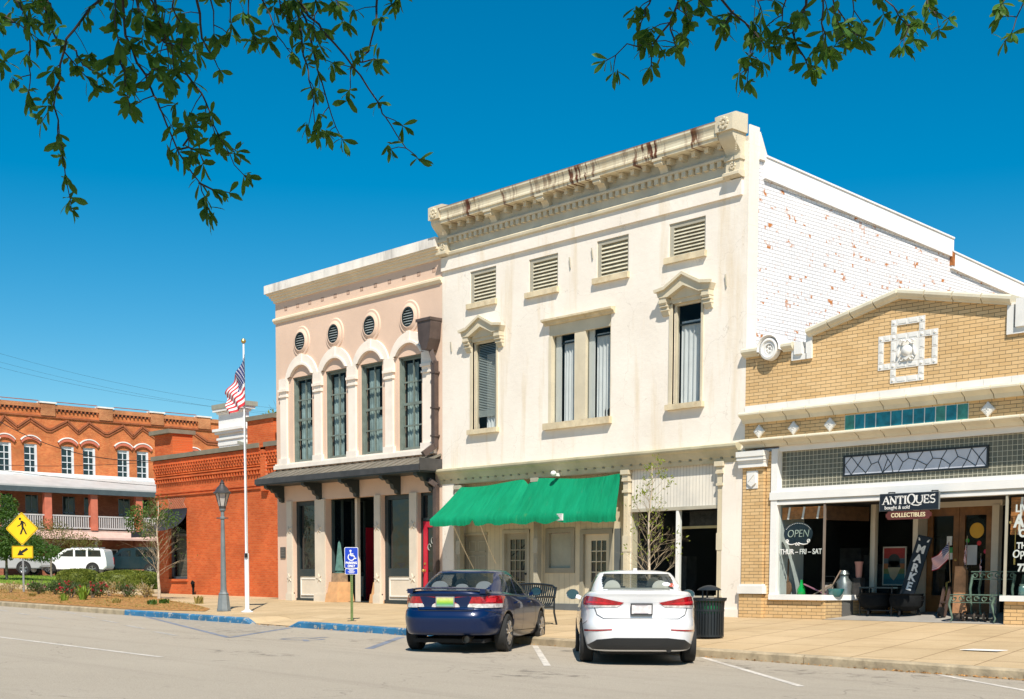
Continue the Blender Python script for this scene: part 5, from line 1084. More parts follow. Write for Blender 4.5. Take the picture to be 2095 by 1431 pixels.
# ================================================================ FAR BRICK BLOCK WITH PORCH
FX=-100.0
fb=thing('porch_building','long two storey orange brick block with a columned double porch','building',(FX-4,48,1.4))
Y0_,Y1_=30.0,66.0
def yz(px,py,X=FX): q=onx(px,py,X); return q.y,q.z
WC=[(-22,905,966),(9,905,968),(62,905.5,970),(138,912,975),(182,916,977),(252,921,981.5),(291.5,924,983.5),(355,930,987),(395,933,990)]
wins=[]
for px,pt,pb in WC:
    yc,zt=yz(px,pt); _,zb=yz(px,pb); wins.append((yc,zb,zt))
zb=sum(w[1] for w in wins)/len(wins); zt=sum(w[2] for w in wins)/len(wins)
ww=.50
def wallx(mb,X,y0,y1,z0,z1,holes,dep=.25):
    ys=sorted({y0,y1}|{h[0] for h in holes}|{h[1] for h in holes}); zs=sorted({z0,z1}|{h[2] for h in holes}|{h[3] for h in holes})
    for a,b in zip(ys[:-1],ys[1:]):
        for c,d in zip(zs[:-1],zs[1:]):
            my,mz=(a+b)/2,(c+d)/2
            if any(h[0]<my<h[1] and h[2]<mz<h[3] for h in holes): continue
            mb.quad((X,a,c),(X,b,c),(X,b,d),(X,a,d))
    for h in holes:
        a,b,c,d=h; e=X-dep
        mb.quad((X,a,c),(X,b,c),(e,b,c),(e,a,c)); mb.quad((X,a,d),(e,a,d),(e,b,d),(X,b,d)); mb.quad((X,a,c),(e,a,c),(e,a,d),(X,a,d)); mb.quad((X,b,c),(X,b,d),(e,b,d),(e,b,c))
ztop=yz(150,833)[1]
mb=MB(); wallx(mb,FX,Y0_,Y1_,8.3,ztop,[(y-ww,y+ww,zb,zt) for y,_,_ in wins]); mb.quad((FX,Y0_,ztop),(FX,Y1_,ztop),(FX-14,Y1_,ztop),(FX-14,Y0_,ztop)); mb.quad((FX,Y1_,1),(FX-14,Y1_,1),(FX-14,Y1_,ztop),(FX,Y1_,ztop)); mb.quad((FX,Y0_,1),(FX,Y0_,ztop),(FX-14,Y0_,ztop),(FX-14,Y0_,1))
mb.build('wall',M_OBRICK,fb)
M_FARW=mat('far_window_white',(.62,.64,.66),.6,var=.08); M_FARG=mat_glass('far_glass',(.015,.03,.035),rough=.05)
M_HOOD=mat('arch_hood_stone',(.75,.70,.66),.8); M_REDP=mat('red_porch_paint',(.52,.14,.08),.7,var=.12)
for (y,_,_) in wins:
    f=MB(); X=FX-.12
    f.box(X-.06,X,y-ww,y-ww+.08,zb,zt); f.box(X-.06,X+.08,y+ww-.17,y+ww,zb,zt); f.box(X-.06,X,y-ww,y+ww,zt-.25,zt); f.box(X-.06,X+.05,y-ww,y+ww,zb,zb+.1); f.box(X-.06,X+.01,y-.03,y+.03,zb,zt)
    for k in (1,2,3): z=lerp(zb+.1,zt-.25,k/4); f.box(X-.06,X+.012+(.02 if k==2 else 0),y-ww,y+ww,z-.03,z+.03)
    w=f.build('window',M_FARW,fb)
    MB().quad((X-.03,y-ww,zb),(X-.03,y+ww,zb),(X-.03,y+ww,zt),(X-.03,y-ww,zt)).build('pane',M_FARG,w)
    MB().box(FX-.05,FX+.12,y-ww-.08,y+ww+.08,zb-.14,zb).build('sill',M_FARW,w)
    h=MB(); A=arcpts(y,zt+.02,ww+.18,.32,10); B=arcpts(y,zt+.20,ww+.26,.36,10)
    for k in range(10):
        h.add([(FX+.14,A[k][0],A[k][1]),(FX+.14,A[k+1][0],A[k+1][1]),(FX+.14,B[k+1][0],B[k+1][1]),(FX+.14,B[k][0],B[k][1]),(FX,A[k][0],A[k][1]),(FX,A[k+1][0],A[k+1][1]),(FX,B[k+1][0],B[k+1][1]),(FX,B[k][0],B[k][1])],[(0,1,2,3),(3,2,6,7),(0,4,5,1)])
    h.build('brick_hood',M_REDP,w)
    h=MB(); C_=arcpts(y,zt+.27,ww+.28,.38,10)
    for k in range(10): h.add([(FX+.17,B[k][0],B[k][1]),(FX+.17,B[k+1][0],B[k+1][1]),(FX+.17,C_[k+1][0],C_[k+1][1]),(FX+.17,C_[k][0],C_[k][1]),(FX,C_[k][0],C_[k][1]),(FX,C_[k+1][0],C_[k+1][1])],[(0,1,2,3),(3,2,5,4)])
    h.build('hood_cap',M_HOOD,w)
# zigzag string course, pilasters, attic grilles
zl=yz(25,872)[1]; zp=yz(62,855)[1]
mb=MB(); pts=[(Y0_,zl)]
for (y,_,_) in wins: pts+=[(y-1.25,zl),(y,zp),(y+1.25,zl)]
pts.append((Y1_,zl)); q=[]
for p in pts:
    if q and p[0]<q[-1][0]:
        m_=(p[0]+q[-1][0])/2; q[-1]=(m_,zl+(zp-zl)*.0); continue
    q.append(p)
for a,b in zip(q[:-1],q[1:]): mb.bar((FX+.06,a[0],a[1]),(FX+.06,b[0],b[1]),.07,.06,up=(1,0,0)); mb.bar((FX+.03,a[0],a[1]-.2),(FX+.03,b[0],b[1]-.2),.05,.04,up=(1,0,0))
mb.build('zigzag_course',mat('dark_brick_trim',(.30,.09,.035),.9,var=.2),fb)
M_OB2=mat_brick('attic_brick',(.46,.17,.07),(.56,.24,.10),(.4,.22,.13),plane='yz',var=.3)
zst=yz(160,857)[1]; MB().box(FX,FX+.10,Y0_,Y1_,zst-.1,zst+.02).build('string_course',bpy.data.materials['dark_brick_trim'],fb)
pil=[yz(px,840)[0] for px in (-20,97,215,320,416)]
mb=MB(); mb.box(FX-.3,FX+.12,Y0_,Y1_,ztop-.28,ztop+.02)
for y in pil: mb.box(FX-.3,FX+.16,y-.55,y+.55,zst+.02,ztop+.08)
mb.build('attic_course',M_OB2,fb)
mb=MB()
for y in pil: mb.box(FX-.4,FX+.22,y-.65,y+.65,ztop+.08,ztop+.19)
mb.build('pilaster_cap',M_HOOD,fb)
mb=MB(); m2=MB()
for a,b in zip(pil[:-1],pil[1:]):
    m2.box(FX,FX+.02,a+.7,b-.7,zst+.40,ztop-.30)
    n=int((b-a-1.4)/.3)
    for k in range(n+1): y=lerp(a+.7,b-.7,k/n); mb.box(FX,FX+.13,y-.05,y+.05,zst+.40,ztop-.28)
    for zz in (zst+.62,zst+.84,zst+1.06): mb.box(FX,FX+.08,a+.7,b-.7,zz,zz+.05)
mb.build('grille_rib',bpy.data.materials['dark_brick_trim'],fb); m2.build('grille_recess',mat('grille_dark',(.07,.04,.035),.9),fb)
# porch
PXx=FX+2.8
zr1=yz(0,969)[1]; zr0=onx(0,993,PXx).z; zf1=onx(95,1083,PXx).z; zf0=onx(95,1089,PXx).z
mb=MB(); mb.add([(FX,Y0_,zr1),(FX,Y1_,zr1),(PXx+.3,Y1_,zr0+.12),(PXx+.3,Y0_,zr0+.12),(FX,Y0_,zr1-.1),(FX,Y1_,zr1-.1),(PXx+.3,Y1_,zr0),(PXx+.3,Y0_,zr0)],[(0,1,2,3),(4,7,6,5),(3,2,6,7),(0,3,7,4),(1,5,6,2)]); mb.build('porch_roof',mat('grey_metal_roof',(.42,.41,.40),.6,var=.08,vs=1),fb)
MB().box(FX,FX+.06,Y0_,Y1_,zr1,zr1+.25).build('roof_flashing',M_WHITE,fb)
MB().box(PXx+.2,PXx+.36,Y0_,Y1_,zr0-.38,zr0-.002).build('porch_gutter',mat('dark_gutter',(.06,.08,.09),.6),fb)
cols=[onx(px,1040,PXx).y for px in (-8,97.5,191.5,283.5,372)]
for y in cols:
    MB().box(PXx-.28,PXx+.14,y-.27,y+.27,zf1,zr0-.002).build('porch_column',M_REDP,fb)
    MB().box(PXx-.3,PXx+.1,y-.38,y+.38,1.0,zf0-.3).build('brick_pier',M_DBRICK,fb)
mb=MB(); mb.box(FX,PXx+.05,Y0_,Y1_,zf0,zf1); mb.build('porch_floor',mat('porch_boards',(.42,.30,.25),.7),fb)
mb=MB(); mb.add([(PXx+.05,Y0_,zf0+.1),(PXx+.05,Y1_,zf0+.1),(PXx+1.0,Y1_,zf0-.35),(PXx+1.0,Y0_,zf0-.35),(PXx+.05,Y0_,zf0),(PXx+.05,Y1_,zf0),(PXx+1.0,Y1_,zf0-.5),(PXx+1.0,Y0_,zf0-.5)],[(0,1,2,3),(4,7,6,5),(3,2,6,7)]); mb.build('lower_porch_roof',mat('pinkish_roof_edge',(.55,.36,.30),.8,var=.1),fb)
for a,b in zip(cols[:-1],cols[1:]):
    m=MB(); zt_=onx(150,1054.5,PXx).z; m.box(PXx-.06,PXx+.04,a+.27,b-.27,zt_-.1,zt_); m.box(PXx-.05,PXx+.03,a+.27,b-.27,zf1+.1,zf1+.2)
    n=int((b-a-.54)/.17)
    for k in range(1,n): y=lerp(a+.27,b-.27,k/n); m.box(PXx-.04,PXx+.02,y-.04,y+.04,zf1+.2,zt_-.1)
    m.build('railing',mat('railing_paint',(.44,.41,.40),.7) if not bpy.data.materials.get('railing_paint') else bpy.data.materials['railing_paint'],fb)
up=[w[0] for w in wins]; hz=(zf1+.15,zf1+2.6)
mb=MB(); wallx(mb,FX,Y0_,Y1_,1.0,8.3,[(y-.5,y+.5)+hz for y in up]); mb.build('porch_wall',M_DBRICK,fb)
for y in up:
    f=MB(); X=FX-.1; f.box(X,X+.05,y-.5,y-.42,*hz); f.box(X,X+.05,y+.42,y+.5,*hz); f.box(X,X+.05,y-.03,y+.03,*hz); f.box(X,X+.05,y-.5,y+.5,hz[0]+1.2,hz[0]+1.28); w=f.build('porch_window',mat('blue_grey_sash',(.16,.22,.27),.6) if not bpy.data.materials.get('blue_grey_sash') else bpy.data.materials['blue_grey_sash'],fb)
    MB().quad((X+.02,y-.5,hz[0]),(X+.02,y+.5,hz[0]),(X+.02,y+.5,hz[1]),(X+.02,y-.5,hz[1])).build('pane',M_FARG,w)
for px in (150,240):
    y=onx(px,1115,FX).y; f=MB(); f.box(FX,FX+.06,y-.9,y+.9,1.4,3.5); f.build('ground_floor_door',mat('dark_shopfront',(.05,.055,.06),.5) if not bpy.data.materials.get('dark_shopfront') else bpy.data.materials['dark_shopfront'],fb)
y=onx(229,1106,FX+.3).y; m=MB(); m.box(FX+.2,FX+.3,y-.45,y+.45,2.95,3.5); m.build('window_unit',M_FARW,fb); m=MB(); m.box(FX+.3,FX+.32,y-.36,y+.36,3.02,3.43); m.build('unit_grille',M_BLACK,fb)
y=onx(194,1110,PXx).y; m=MB(); m.bar((PXx+.2,y,1.2),(PXx+.2,y,zf0-.5),.08); m.bar((PXx+.2,y,zf0-.5),(PXx+.6,y+.0,zf0-.42),.12); m.build('downspout',mat('cream_pipe',(.70,.62,.48),.6),fb)
# ================================================================ CARS
def mat_paint(name,col,coat=1.0,rough=.35,metal=0.0,spec=.5):
    m,t,b=newmat(name); b.inputs['Base Color'].default_value=col+(1,); b.inputs['Roughness'].default_value=rough; b.inputs['Metallic'].default_value=metal; b.inputs['Coat Weight'].default_value=coat; b.inputs['Coat Roughness'].default_value=.02; b.inputs['Specular IOR Level'].default_value=spec
    v=coords(t); c=mixc(t,noise(t,v,2.5,5,.6,.4,.9),col,tuple(lerp(x,.3,.006) for x in col)); t.links.new(c,b.inputs['Base Color']); return m
M_TYRE=mat('tyre_rubber',(.018,.018,.018),.85,var=.25,vs=8)
M_RIM=mat('alloy_rim',(.42,.42,.43),.3,metal=.85,var=.08)
M_UNDER=mat('car_underside',(.012,.012,.012),.9)
M_SEAT=mat('grey_seat',(.36,.36,.35),.9,var=.05)
M_LAMPR=mat('red_lamp',(.34,.005,.012),.12,var=.35,vs=14,coat=1)
M_LAMPW=mat('clear_lamp',(.55,.50,.48),.12,var=.3,vs=16,coat=1)
M_TRIMB=mat('black_plastic',(.016,.017,.018),.5)
M_CGLASS=mat_glass('car_glass',(.012,.022,.022),trans=.70,rough=.01)
def unit(n,N=132,asp=2.5):
    th=np.linspace(0,2*math.pi,6001); c=np.cos(th); s=np.sin(th)
    x=np.sign(c)*np.abs(c)**(2/n); y=np.sign(s)*np.abs(s)**(2/n)*asp; L=np.r_[0,np.cumsum(np.hypot(np.diff(x),np.diff(y)))]
    return np.interp(np.linspace(0,L[-1],N+1)[:-1],L,th)
def cr(p0,p1,p2,p3,t): return .5*((2*p1)+(-p0+p2)*t+(2*p0-5*p1+4*p2-p3)*t*t+(-p0+3*p1-3*p2+p3)*t**3)
def dome(rings,sub=5,N=132,ylen=4.6,nref=5):
    # ring: (rear, front, halfwidth, exponent, [(y,z)...]) -> array levels x N x 3
    th=unit(nref,N); ys=np.array([0,.2,.45,.7,1.0])*ylen
    P=[np.r_[[r[0],r[1],r[2],r[3]],np.interp(ys,[q[0] for q in r[4]],[q[1] for q in r[4]])] for r in rings]
    lv=[]
    for i in range(len(P)-1):
        a,b,c,d=P[max(i-1,0)],P[i],P[i+1],P[min(i+2,len(P)-1)]
        for k in range(sub): lv.append(cr(a,b,c,d,k/sub))
    lv.append(P[-1]); out=[]
    for q in lv:
        c=np.cos(th); s=np.sin(th); n=max(2,q[3]); hw=max(.004,q[2])
        x=hw*np.sign(c)*np.abs(c)**(2/n); y=(q[0]+q[1])/2+(q[1]-q[0])/2*np.sign(s)*np.abs(s)**(2/n)
        # smooth interpolation of z along y
        t=np.clip(y,0,ylen); z=np.interp(t,ys,q[4:9]); z2=.5*(np.interp(np.clip(t-.25,0,ylen),ys,q[4:9])+np.interp(np.clip(t+.25,0,ylen),ys,q[4:9])); z=.5*z+.5*z2
        out.append(np.stack([x,y,z],1))
    return np.array(out)
def dome_mb(V,sel=None,cap=True):
    K,N,_=V.shape; mb=MB(); mb.v=[tuple(p) for p in V.reshape(-1,3)]
    for k in range(K-1):
        for j in range(N):
            f=(k*N+j,k*N+(j+1)%N,(k+1)*N+(j+1)%N,(k+1)*N+j)
            if sel is None or sel(k,(V[k,j]+V[k,(j+1)%N]+V[k+1,j]+V[k+1,(j+1)%N])/4): mb.f.append(f); mb.m.append(0)
    if cap: mb.f.append(tuple(range(N-1,-1,-1))); mb.m.append(0)
    return mb
def cleanverts(mb):
    used=sorted({i for f in mb.f for i in f}); mp={o:n for n,o in enumerate(used)}; mb.v=[mb.v[i] for i in used]; mb.f=[tuple(mp[i] for i in f) for f in mb.f]; return mb
def decal(bvh,poly,axis='rear',off=.006,cell=.04):
    # polygon drawn on the body skin: axis rear -> (x,z) cast along +y; side R/L -> (y,z); top -> (x,y)
    bm=bmesh.new(); bm.faces.new([bm.verts.new((p[0],p[1],0)) for p in poly])
    for ax in (0,1):
        lo=min(p[ax] for p in poly); hi=max(p[ax] for p in poly); v=lo+cell
        while v<hi-1e-4:
            no=[0,0,0]; no[ax]=1; co=[0,0,0]; co[ax]=v
            bmesh.ops.bisect_plane(bm,geom=bm.verts[:]+bm.edges[:]+bm.faces[:],plane_co=co,plane_no=no); v+=cell
    mb=MB(); bm.verts.index_update()
    for v in bm.verts:
        a,b=v.co.x,v.co.y
        o,d={'rear':((a,-2,b),(0,1,0)),'R':((3,a,b),(-1,0,0)),'L':((-3,a,b),(1,0,0)),'top':((a,b,3),(0,0,-1))}[axis]
        h=bvh.ray_cast(Vector(o),Vector(d))
        if h[0] is None: mb.v.append((a,.3,b) if axis=='rear' else (0,a,b)); continue
        n=h[1]; 
        if n.dot(Vector(d))>0: n=-n
        p=h[0]+n*off; mb.v.append(tuple(p))
    for f in bm.faces: mb.f.append(tuple(v.index for v in f.verts)); mb.m.append(0)
    bm.free()
    me=bpy.data.meshes.new('q'); 
    return mb
def lineband(pts,w):
    out=[]
    for a,b in zip(pts[:-1],pts[1:]):
        d=Vector((b[0]-a[0],b[1]-a[1])); d.normalize(); n=Vector((-d.y,d.x))*w/2; a=Vector(a)-d*w*.3; b=Vector(b)+d*w*.3
        out.append([tuple(a+n),tuple(a-n),tuple(b-n),tuple(b+n)])
    return out
def wheel(parent,x,y,r,w,side,rimm=None,spokes=5):
    # side +1: outer face at +x
    xo=x; m=MB(); m.lathe([(r*.66,-w/2),(r*.93,-w/2),(r,-w/2+.03),(r,w/2-.03),(r*.93,w/2),(r*.66,w/2-.01)],(xo,y,r),36,'x')
    wh=m.build('wheel',M_TYRE,parent,smooth=True,recalc=True)
    m=MB(); s=side; o=w/2*s
    m.lathe([(r*.66,o*.98),(r*.62,o*.9),(r*.60,o*.35),(r*.0,o*.3)],(xo,y,r),32,'x')
    m.lathe([(0,o*.92),(r*.12,o*.9),(r*.14,o*.5)],(xo,y,r),16,'x')
    for k in range(spokes):
        a=k*2*math.pi/spokes+.3; ca,sa=math.cos(a),math.sin(a)
        for da in (-.14,.14):
            m.bar((xo+o*.86,y+ca*r*.08,r+sa*r*.08),(xo+o*.92,y+math.cos(a+da)*r*.63,r+math.sin(a+da)*r*.63),r*.05,.014,up=(1,0,0))
    m.build('rim',rimm or M_RIM,wh,recalc=True)
    return wh
def car(name,label,loc,rotz,paint,L,W,rings,gh,wheels,glasszones,scale=1.0):
    root=thing(name,label,'car',loc,'cars parked nose in at the kerb',rotz=rotz,local=True); root.scale=(scale,)*3
    V=dome(rings,ylen=L,sub=6,N=150); mb=dome_mb(V); o=mb.build('body',paint,None,smooth=True,angle=40)
    # wheel arches
    cuts=[]
    for (y,r) in wheels:
        c=MB()
        for s in (-1,1): c.lathe([(0,-.16),(r+.055,-.16),(r+.055,.2),(0,.2)],(s*(W/2-.06),y,r-.01),40,'x')
        co=c.build('cut',M_UNDER,None,recalc=True); cuts.append(co); md=o.modifiers.new('b','BOOLEAN'); md.object=co; md.operation='DIFFERENCE'; md.solver='EXACT'; md.material_mode='TRANSFER'
    dg=bpy.context.evaluated_depsgraph_get(); dg.update(); me=bpy.data.meshes.new_from_object(o.evaluated_get(dg),preserve_all_data_layers=True,depsgraph=dg)
    for c in cuts: bpy.data.objects.remove(c)
    bpy.data.objects.remove(o); me.name='body'; body=put(bpy.data.objects.new('body',me),root)
    G=dome(gh,ylen=L,sub=16,N=300); bvhg=BVHTree.FromPolygons([tuple(p) for p in G.reshape(-1,3)],dome_mb(G).f)
    bvh=BVHTree.FromPolygons([tuple(p) for p in V.reshape(-1,3)],dome_mb(V).f)
    K=G.shape[0]
    zone=lambda k,c: glasszones(k/(K-1),c)
    cleanverts(dome_mb(G,lambda k,c: zone(k,c) is None,cap=False)).build('cabin_frame',paint,root,smooth=True,angle=40)
    for nm in ('rear_window','side_window','windscreen'):
        m=cleanverts(dome_mb(G,lambda k,c: zone(k,c)==nm,cap=False))
        if m.f: m.build(nm,M_CGLASS,root,smooth=True,angle=60)
    return root,bvh,bvhg
# ---- white sedan
L=4.57
zc=lambda a,b,c,d=None:[(0,a),(.9,a-.01 if a>1 else a),(2.2,b),(3.6,(b+c)/2+.03),(L,c)]
RW_=[(.16,4.40,.74,6,zc(.20,.20,.20)),(.07,4.50,.83,5.5,zc(.24,.22,.24)),(.015,4.55,.888,5,zc(.42,.42,.42)),(.0,4.57,.90,5,zc(.58,.6,.56)),(.055,4.54,.893,5,zc(.72,.74,.66)),(.085,4.48,.885,5,zc(.88,.84,.71)),(.05,4.40,.862,4.6,zc(1.02,.90,.75)),(.025,4.30,.82,4.6,zc(1.095,.945,.79)),(.09,4.12,.72,4.4,zc(1.125,.985,.85)),(.4,3.8,.42,4,zc(1.135,1.0,.92)),(.8,3.4,.01,4,zc(1.14,1.0,.95))]
GW_=[(.40,3.60,.775,4.6,[(0,1.06),(.9,.98),(2.2,.92),(3.3,.95),(L,.93)]),(.52,3.40,.755,4.2,[(0,1.13),(.9,1.06),(2.2,1.0),(3.3,1.02),(L,1.0)]),(.92,2.90,.675,4,[(0,1.27),(2.2,1.24),(L,1.24)]),(1.22,2.55,.60,3.8,[(0,1.365),(2.2,1.37),(L,1.35)]),(1.36,2.40,.53,3.6,[(0,1.40),(2.2,1.415),(L,1.38)]),(1.6,2.2,.3,3,[(0,1.428),(2.2,1.443),(L,1.42)]),(1.8,2.0,.01,3,[(0,1.432),(2.2,1.447),(L,1.43)])]
def gzw(t,c):
    x,y,z=c; ax=abs(x)
    if z>1.385 or t<.1: return None
    hw=.79-(z-1.0)*.52
    if y<1.75 and ax<hw-.045 and z>1.135 and y<.66+(z-1.1)*2.6: return 'rear_window'
    if y>2.5 and ax<hw-.10 and z>1.02: return 'windscreen'
    if ax>hw-.12 and z>1.0 and z<1.34 and 1.15+(z-1.0)*.9<y<2.95-(z-1.0)*1.4 and not 1.98<y<2.06: return 'side_window'
    return None
M_WCAR=mat_paint('pearl_white_paint',(.80,.80,.815)); M_BCAR=mat_paint('navy_blue_paint',(.0006,.012,.058),rough=.3,metal=.1,coat=.55,spec=.25)
def place(px,py,rz,axle,sc=1.0):
    d=ray(px,py); t=10.0
    for _ in range(60):
        p=CAM+d*t; t-=(p.z-zr(p.x))/d.z*.9
    p=CAM+d*t; h=Vector((-math.sin(rz),math.cos(rz),0)); q=p-h*axle*sc
    return (q.x,q.y,zr(p.x)+.004)
rz=R(46.5)
wc,bv,bg_=car('white_sedan','shiny white sedan with sharp red tail lamps parked nose in beside the litter bin',place(1303,1355,rz,.95,1.04),rz,M_WCAR,L,1.80,RW_,GW_,[(.95,.325),(3.65,.325)],gzw,1.04)
for (y) in (.95,3.65):
    for s in (-1,1): wheel(wc,s*.795,y,.318,.205,s)
def lamp(bv,root,poly,name,m,off=.012,axis='rear'): return decal(bv,poly,axis,off).build(name,m,root,smooth=True,angle=60)
for s in (-1,1):
    f=lambda P:[(s*a,b) for a,b in P]
    tl=lamp(bv,root:=wc,f([(.845,.90),(.84,1.0),(.80,1.035),(.68,1.03),(.26,.945),(.32,.905),(.60,.90)]),'tail_lamp',M_LAMPR)
    lamp(bv,tl,f([(.845,.862),(.845,.899),(.60,.899),(.32,.904),(.36,.872),(.60,.868)]),'reverse_lens',M_LAMPW,.011)
    lamp(bv,tl,f([(.80,.925),(.80,.965),(.50,.945),(.42,.925)]),'lamp_core',mat('bright_red_lens',(.60,.02,.03),.2,var=.2,vs=20) if s<0 else bpy.data.materials['bright_red_lens'],.016)
    lamp(bv,wc,f([(.84,.50),(.84,.528),(.44,.548),(.44,.53)]),'reflector',M_LAMPR,.006)
m=decal(bv,[(-.80,.29),(-.66,.385),(-.4,.415),(.4,.415),(.66,.385),(.80,.29),(.72,.235),(-.72,.235)],'rear',.006); m.build('lower_valance',M_TRIMB,wc,smooth=True)
m=MB(); 
for seg in lineband([(-.70,.885),(-.66,.76),(-.56,.70),(.56,.70),(.66,.76),(.70,.885)],.010)+lineband([(-.86,.60),(-.80,.66)],.006): 
    d=decal(bv,seg,'rear',.007,.04); m.add(d.v,d.f)
for ax in ('L','R'):
    for pts in ([(1.0,.86),(1.15,.55),(1.35,.32)],[(2.02,.93),(2.02,.34)],[(3.15,.93),(3.1,.4)]):
        for seg in lineband(pts,.009):
            d=decal(bv,seg,ax,.003,.08); m.add(d.v,d.f)
m.build('panel_gap',M_UNDER,wc)
m=decal(bv,[(-.30,.73),(.30,.73),(.34,.955),(-.34,.955)],'rear',.002); m.build('plate_recess',mat_paint('recess_white',(.70,.70,.72)),wc,smooth=True)
m=MB(); m.box(-.165,.165,.018,.045,.755,.935); p=m.build('number_plate',mat('plate_frame_black',(.03,.03,.03),.4),wc)
m=MB(); m.box(-.148,.148,.012,.019,.775,.91); m.build('plate_face',mat('plate_white',(.62,.58,.58),.5,var=.12,vs=18),p)
m=MB(); [m.box(-.13+i*.066,-.09+i*.066,.008,.013,.815,.87) for i in range(0)]; m.box(-.12,.10,.009,.012,.779,.789); m.box(-.1,.09,.009,.012,.902,.915); m.build('plate_print',mat('plate_ink',(.25,.22,.24),.6),p)
m=MB(); m.tube([(.42,.25,.235),(.42,.08,.232)],.04,12); m.box(-.6,.6,.25,4.0,.16,.22); m.box(-.3,.55,.35,.8,.15,.30); m.build('exhaust_and_floor',M_UNDER,wc)
def mirror(root,x,y,z,s,paint):
    m=MB(); m.lathe([(0,-.08),(.055,-.07),(.085,-.02),(.088,.0)],(x+s*.12,y,z),18,'y'); 
    m.v=[(x+s*.12+(v[0]-x-s*.12)*1.25,v[1],v[2]) for v in m.v]
    m.bar((x-.02*s,y+.02,z-.06),(x+s*.06,y+.02,z-.03),.03)
    o=m.build('door_mirror',paint,root,smooth=True,recalc=True); g=MB(); g.lathe([(0,.001),(.078,.001)],(x+s*.12,y,z),18,'y'); g.v=[(x+s*.12+(v[0]-x-s*.12)*1.25,v[1]-.004,v[2]) for v in g.v]; g.build('mirror_glass',mat('mirror_glass',(.05,.12,.15),.05,metal=.6,var=0) if not bpy.data.materials.get('mirror_glass') else bpy.data.materials['mirror_glass'],o); return o
mirror(wc,-.86,2.75,1.04,-1,M_WCAR); mirror(wc,.86,2.75,1.04,1,M_WCAR)
def cabin(root,yr,yf,zb,col,heads,hw=.62):
    m=MB(); m.box(-hw,hw,yr,yr+.45,zb-.3,zb-.02); m.build('parcel_shelf',mat('shelf_'+root.name,col,.9,var=.1),root)
    s=MB(); s.box(-hw,hw,yr+.45,yr+.6,zb-.6,zb+.06); 
    for x in (-.36,.36): s.box(x-.24,x+.24,yr+1.45,yr+1.6,zb-.6,zb+.08)
    s.build('seat_back',mat('seat_'+root.name,tuple(.8*c for c in col),.9,var=.1),root)
    h=MB()
    for x,y,w,hh in heads: 
        pr=[(x+w*math.cos(a)*(1 if abs(math.cos(a))<.7 else 1),zb+.05+max(-.05,hh*math.sin(a))) for a in [k*2*math.pi/20 for k in range(20)]]; h.prism(pr,'y',y,y+.1)
    h.build('headrest',mat('headrest_'+root.name,tuple(min(1,1.6*c) for c in col),.9,var=.05),root)
    d=MB(); d.box(-hw,hw,yf-.3,yf+.1,zb-.5,zb-.05); d.build('dashboard',M_TRIMB,root)
cabin(wc,.75,3.0,1.10,(.46,.45,.40),[(-.38,1.25,.13,.13),(.38,1.25,.13,.13),(-.36,2.3,.13,.18),(.36,2.3,.13,.18)])
for nm,x,z,c in (('round_sticker',.44,1.215,(.8,.8,.8)),('red_sticker',.52,1.20,(.55,.1,.06)),('round_sticker',.60,1.19,(.75,.72,.7))):
    P=[(x+.055*math.cos(a)*(.8 if 'red' in nm else 1.2),z+.03*math.sin(a)) for a in [k*.63 for k in range(10)]]; decal(bg_,P,'rear',.006).build('window_sticker',mat(nm+'_film',c,.6) if not bpy.data.materials.get(nm+'_film') else bpy.data.materials[nm+'_film'],wc)
m=MB(); m.prism([(1.75,1.44),(1.62,1.47),(1.58,1.455),(1.6,1.43)],'x',-.03,.03); m.build('roof_antenna',M_WCAR,wc)
# ---- dark blue sedan
L=4.93
zb_=lambda a,b,c:[(0,a),(.9,a),(2.3,b),(3.8,(b+c)/2+.03),(L,c)]
RB=[(.20,4.78,.76,6,zb_(.30,.21,.2)),(.08,4.86,.86,5.5,zb_(.335,.23,.24)),(.02,4.91,.915,5,zb_(.49,.44,.44)),(.0,4.93,.925,5,zb_(.62,.62,.6)),(.05,4.90,.922,5,zb_(.725,.76,.68)),(.11,4.84,.91,5,zb_(.78,.86,.73)),(.10,4.76,.89,4.8,zb_(.98,.93,.77)),(.09,4.66,.85,4.6,zb_(1.055,.975,.81)),(.16,4.45,.74,4.4,zb_(1.09,1.0,.88)),(.5,4.1,.42,4,zb_(1.105,1.01,.95)),(.9,3.6,.01,4,zb_(1.11,1.0,.98))]
GB=[(.50,3.85,.80,4.6,[(0,1.03),(1.0,.98),(2.3,.93),(3.6,.97),(L,.95)]),(.60,3.65,.785,4.3,[(0,1.10),(1.0,1.06),(2.3,1.02),(3.6,1.04),(L,1.02)]),(.98,3.12,.70,4.0,[(0,1.26),(2.3,1.26),(L,1.26)]),(1.34,2.70,.62,3.8,[(0,1.385),(2.3,1.40),(L,1.38)]),(1.5,2.5,.55,3.6,[(0,1.43),(2.3,1.45),(L,1.42)]),(1.75,2.3,.3,3,[(0,1.455),(2.3,1.472),(L,1.45)]),(1.95,2.1,.01,3,[(0,1.46),(2.3,1.476),(L,1.46)])]
def gzb(t,c):
    x,y,z=c; ax=abs(x)
    if z>1.405 or t<.1: return None
    hw=.805-(z-1.02)*.50
    if y<1.9 and ax<hw-.09 and z>1.10 and y<.68+(z-1.08)*2.8: return 'rear_window'
    if y>2.6 and ax<hw-.10 and z>1.05: return 'windscreen'
    if ax>hw-.13 and 1.02<z<1.375 and 1.10+(z-1.0)*1.15<y<3.2-(z-1.0)*1.5 and not 2.12<y<2.20 and not abs(y-(1.55+(z-1)*.3))<.025: return 'side_window'
    return None
rz=R(34.5)
bc,bv,bg_=car('blue_sedan','dark navy blue sedan with a boot spoiler parked left of the white sedan',place(941,1331,rz,1.05,1.0),rz,M_BCAR,L,1.85,RB,GB,[(1.05,.345),(3.85,.345)],gzb,1.0)
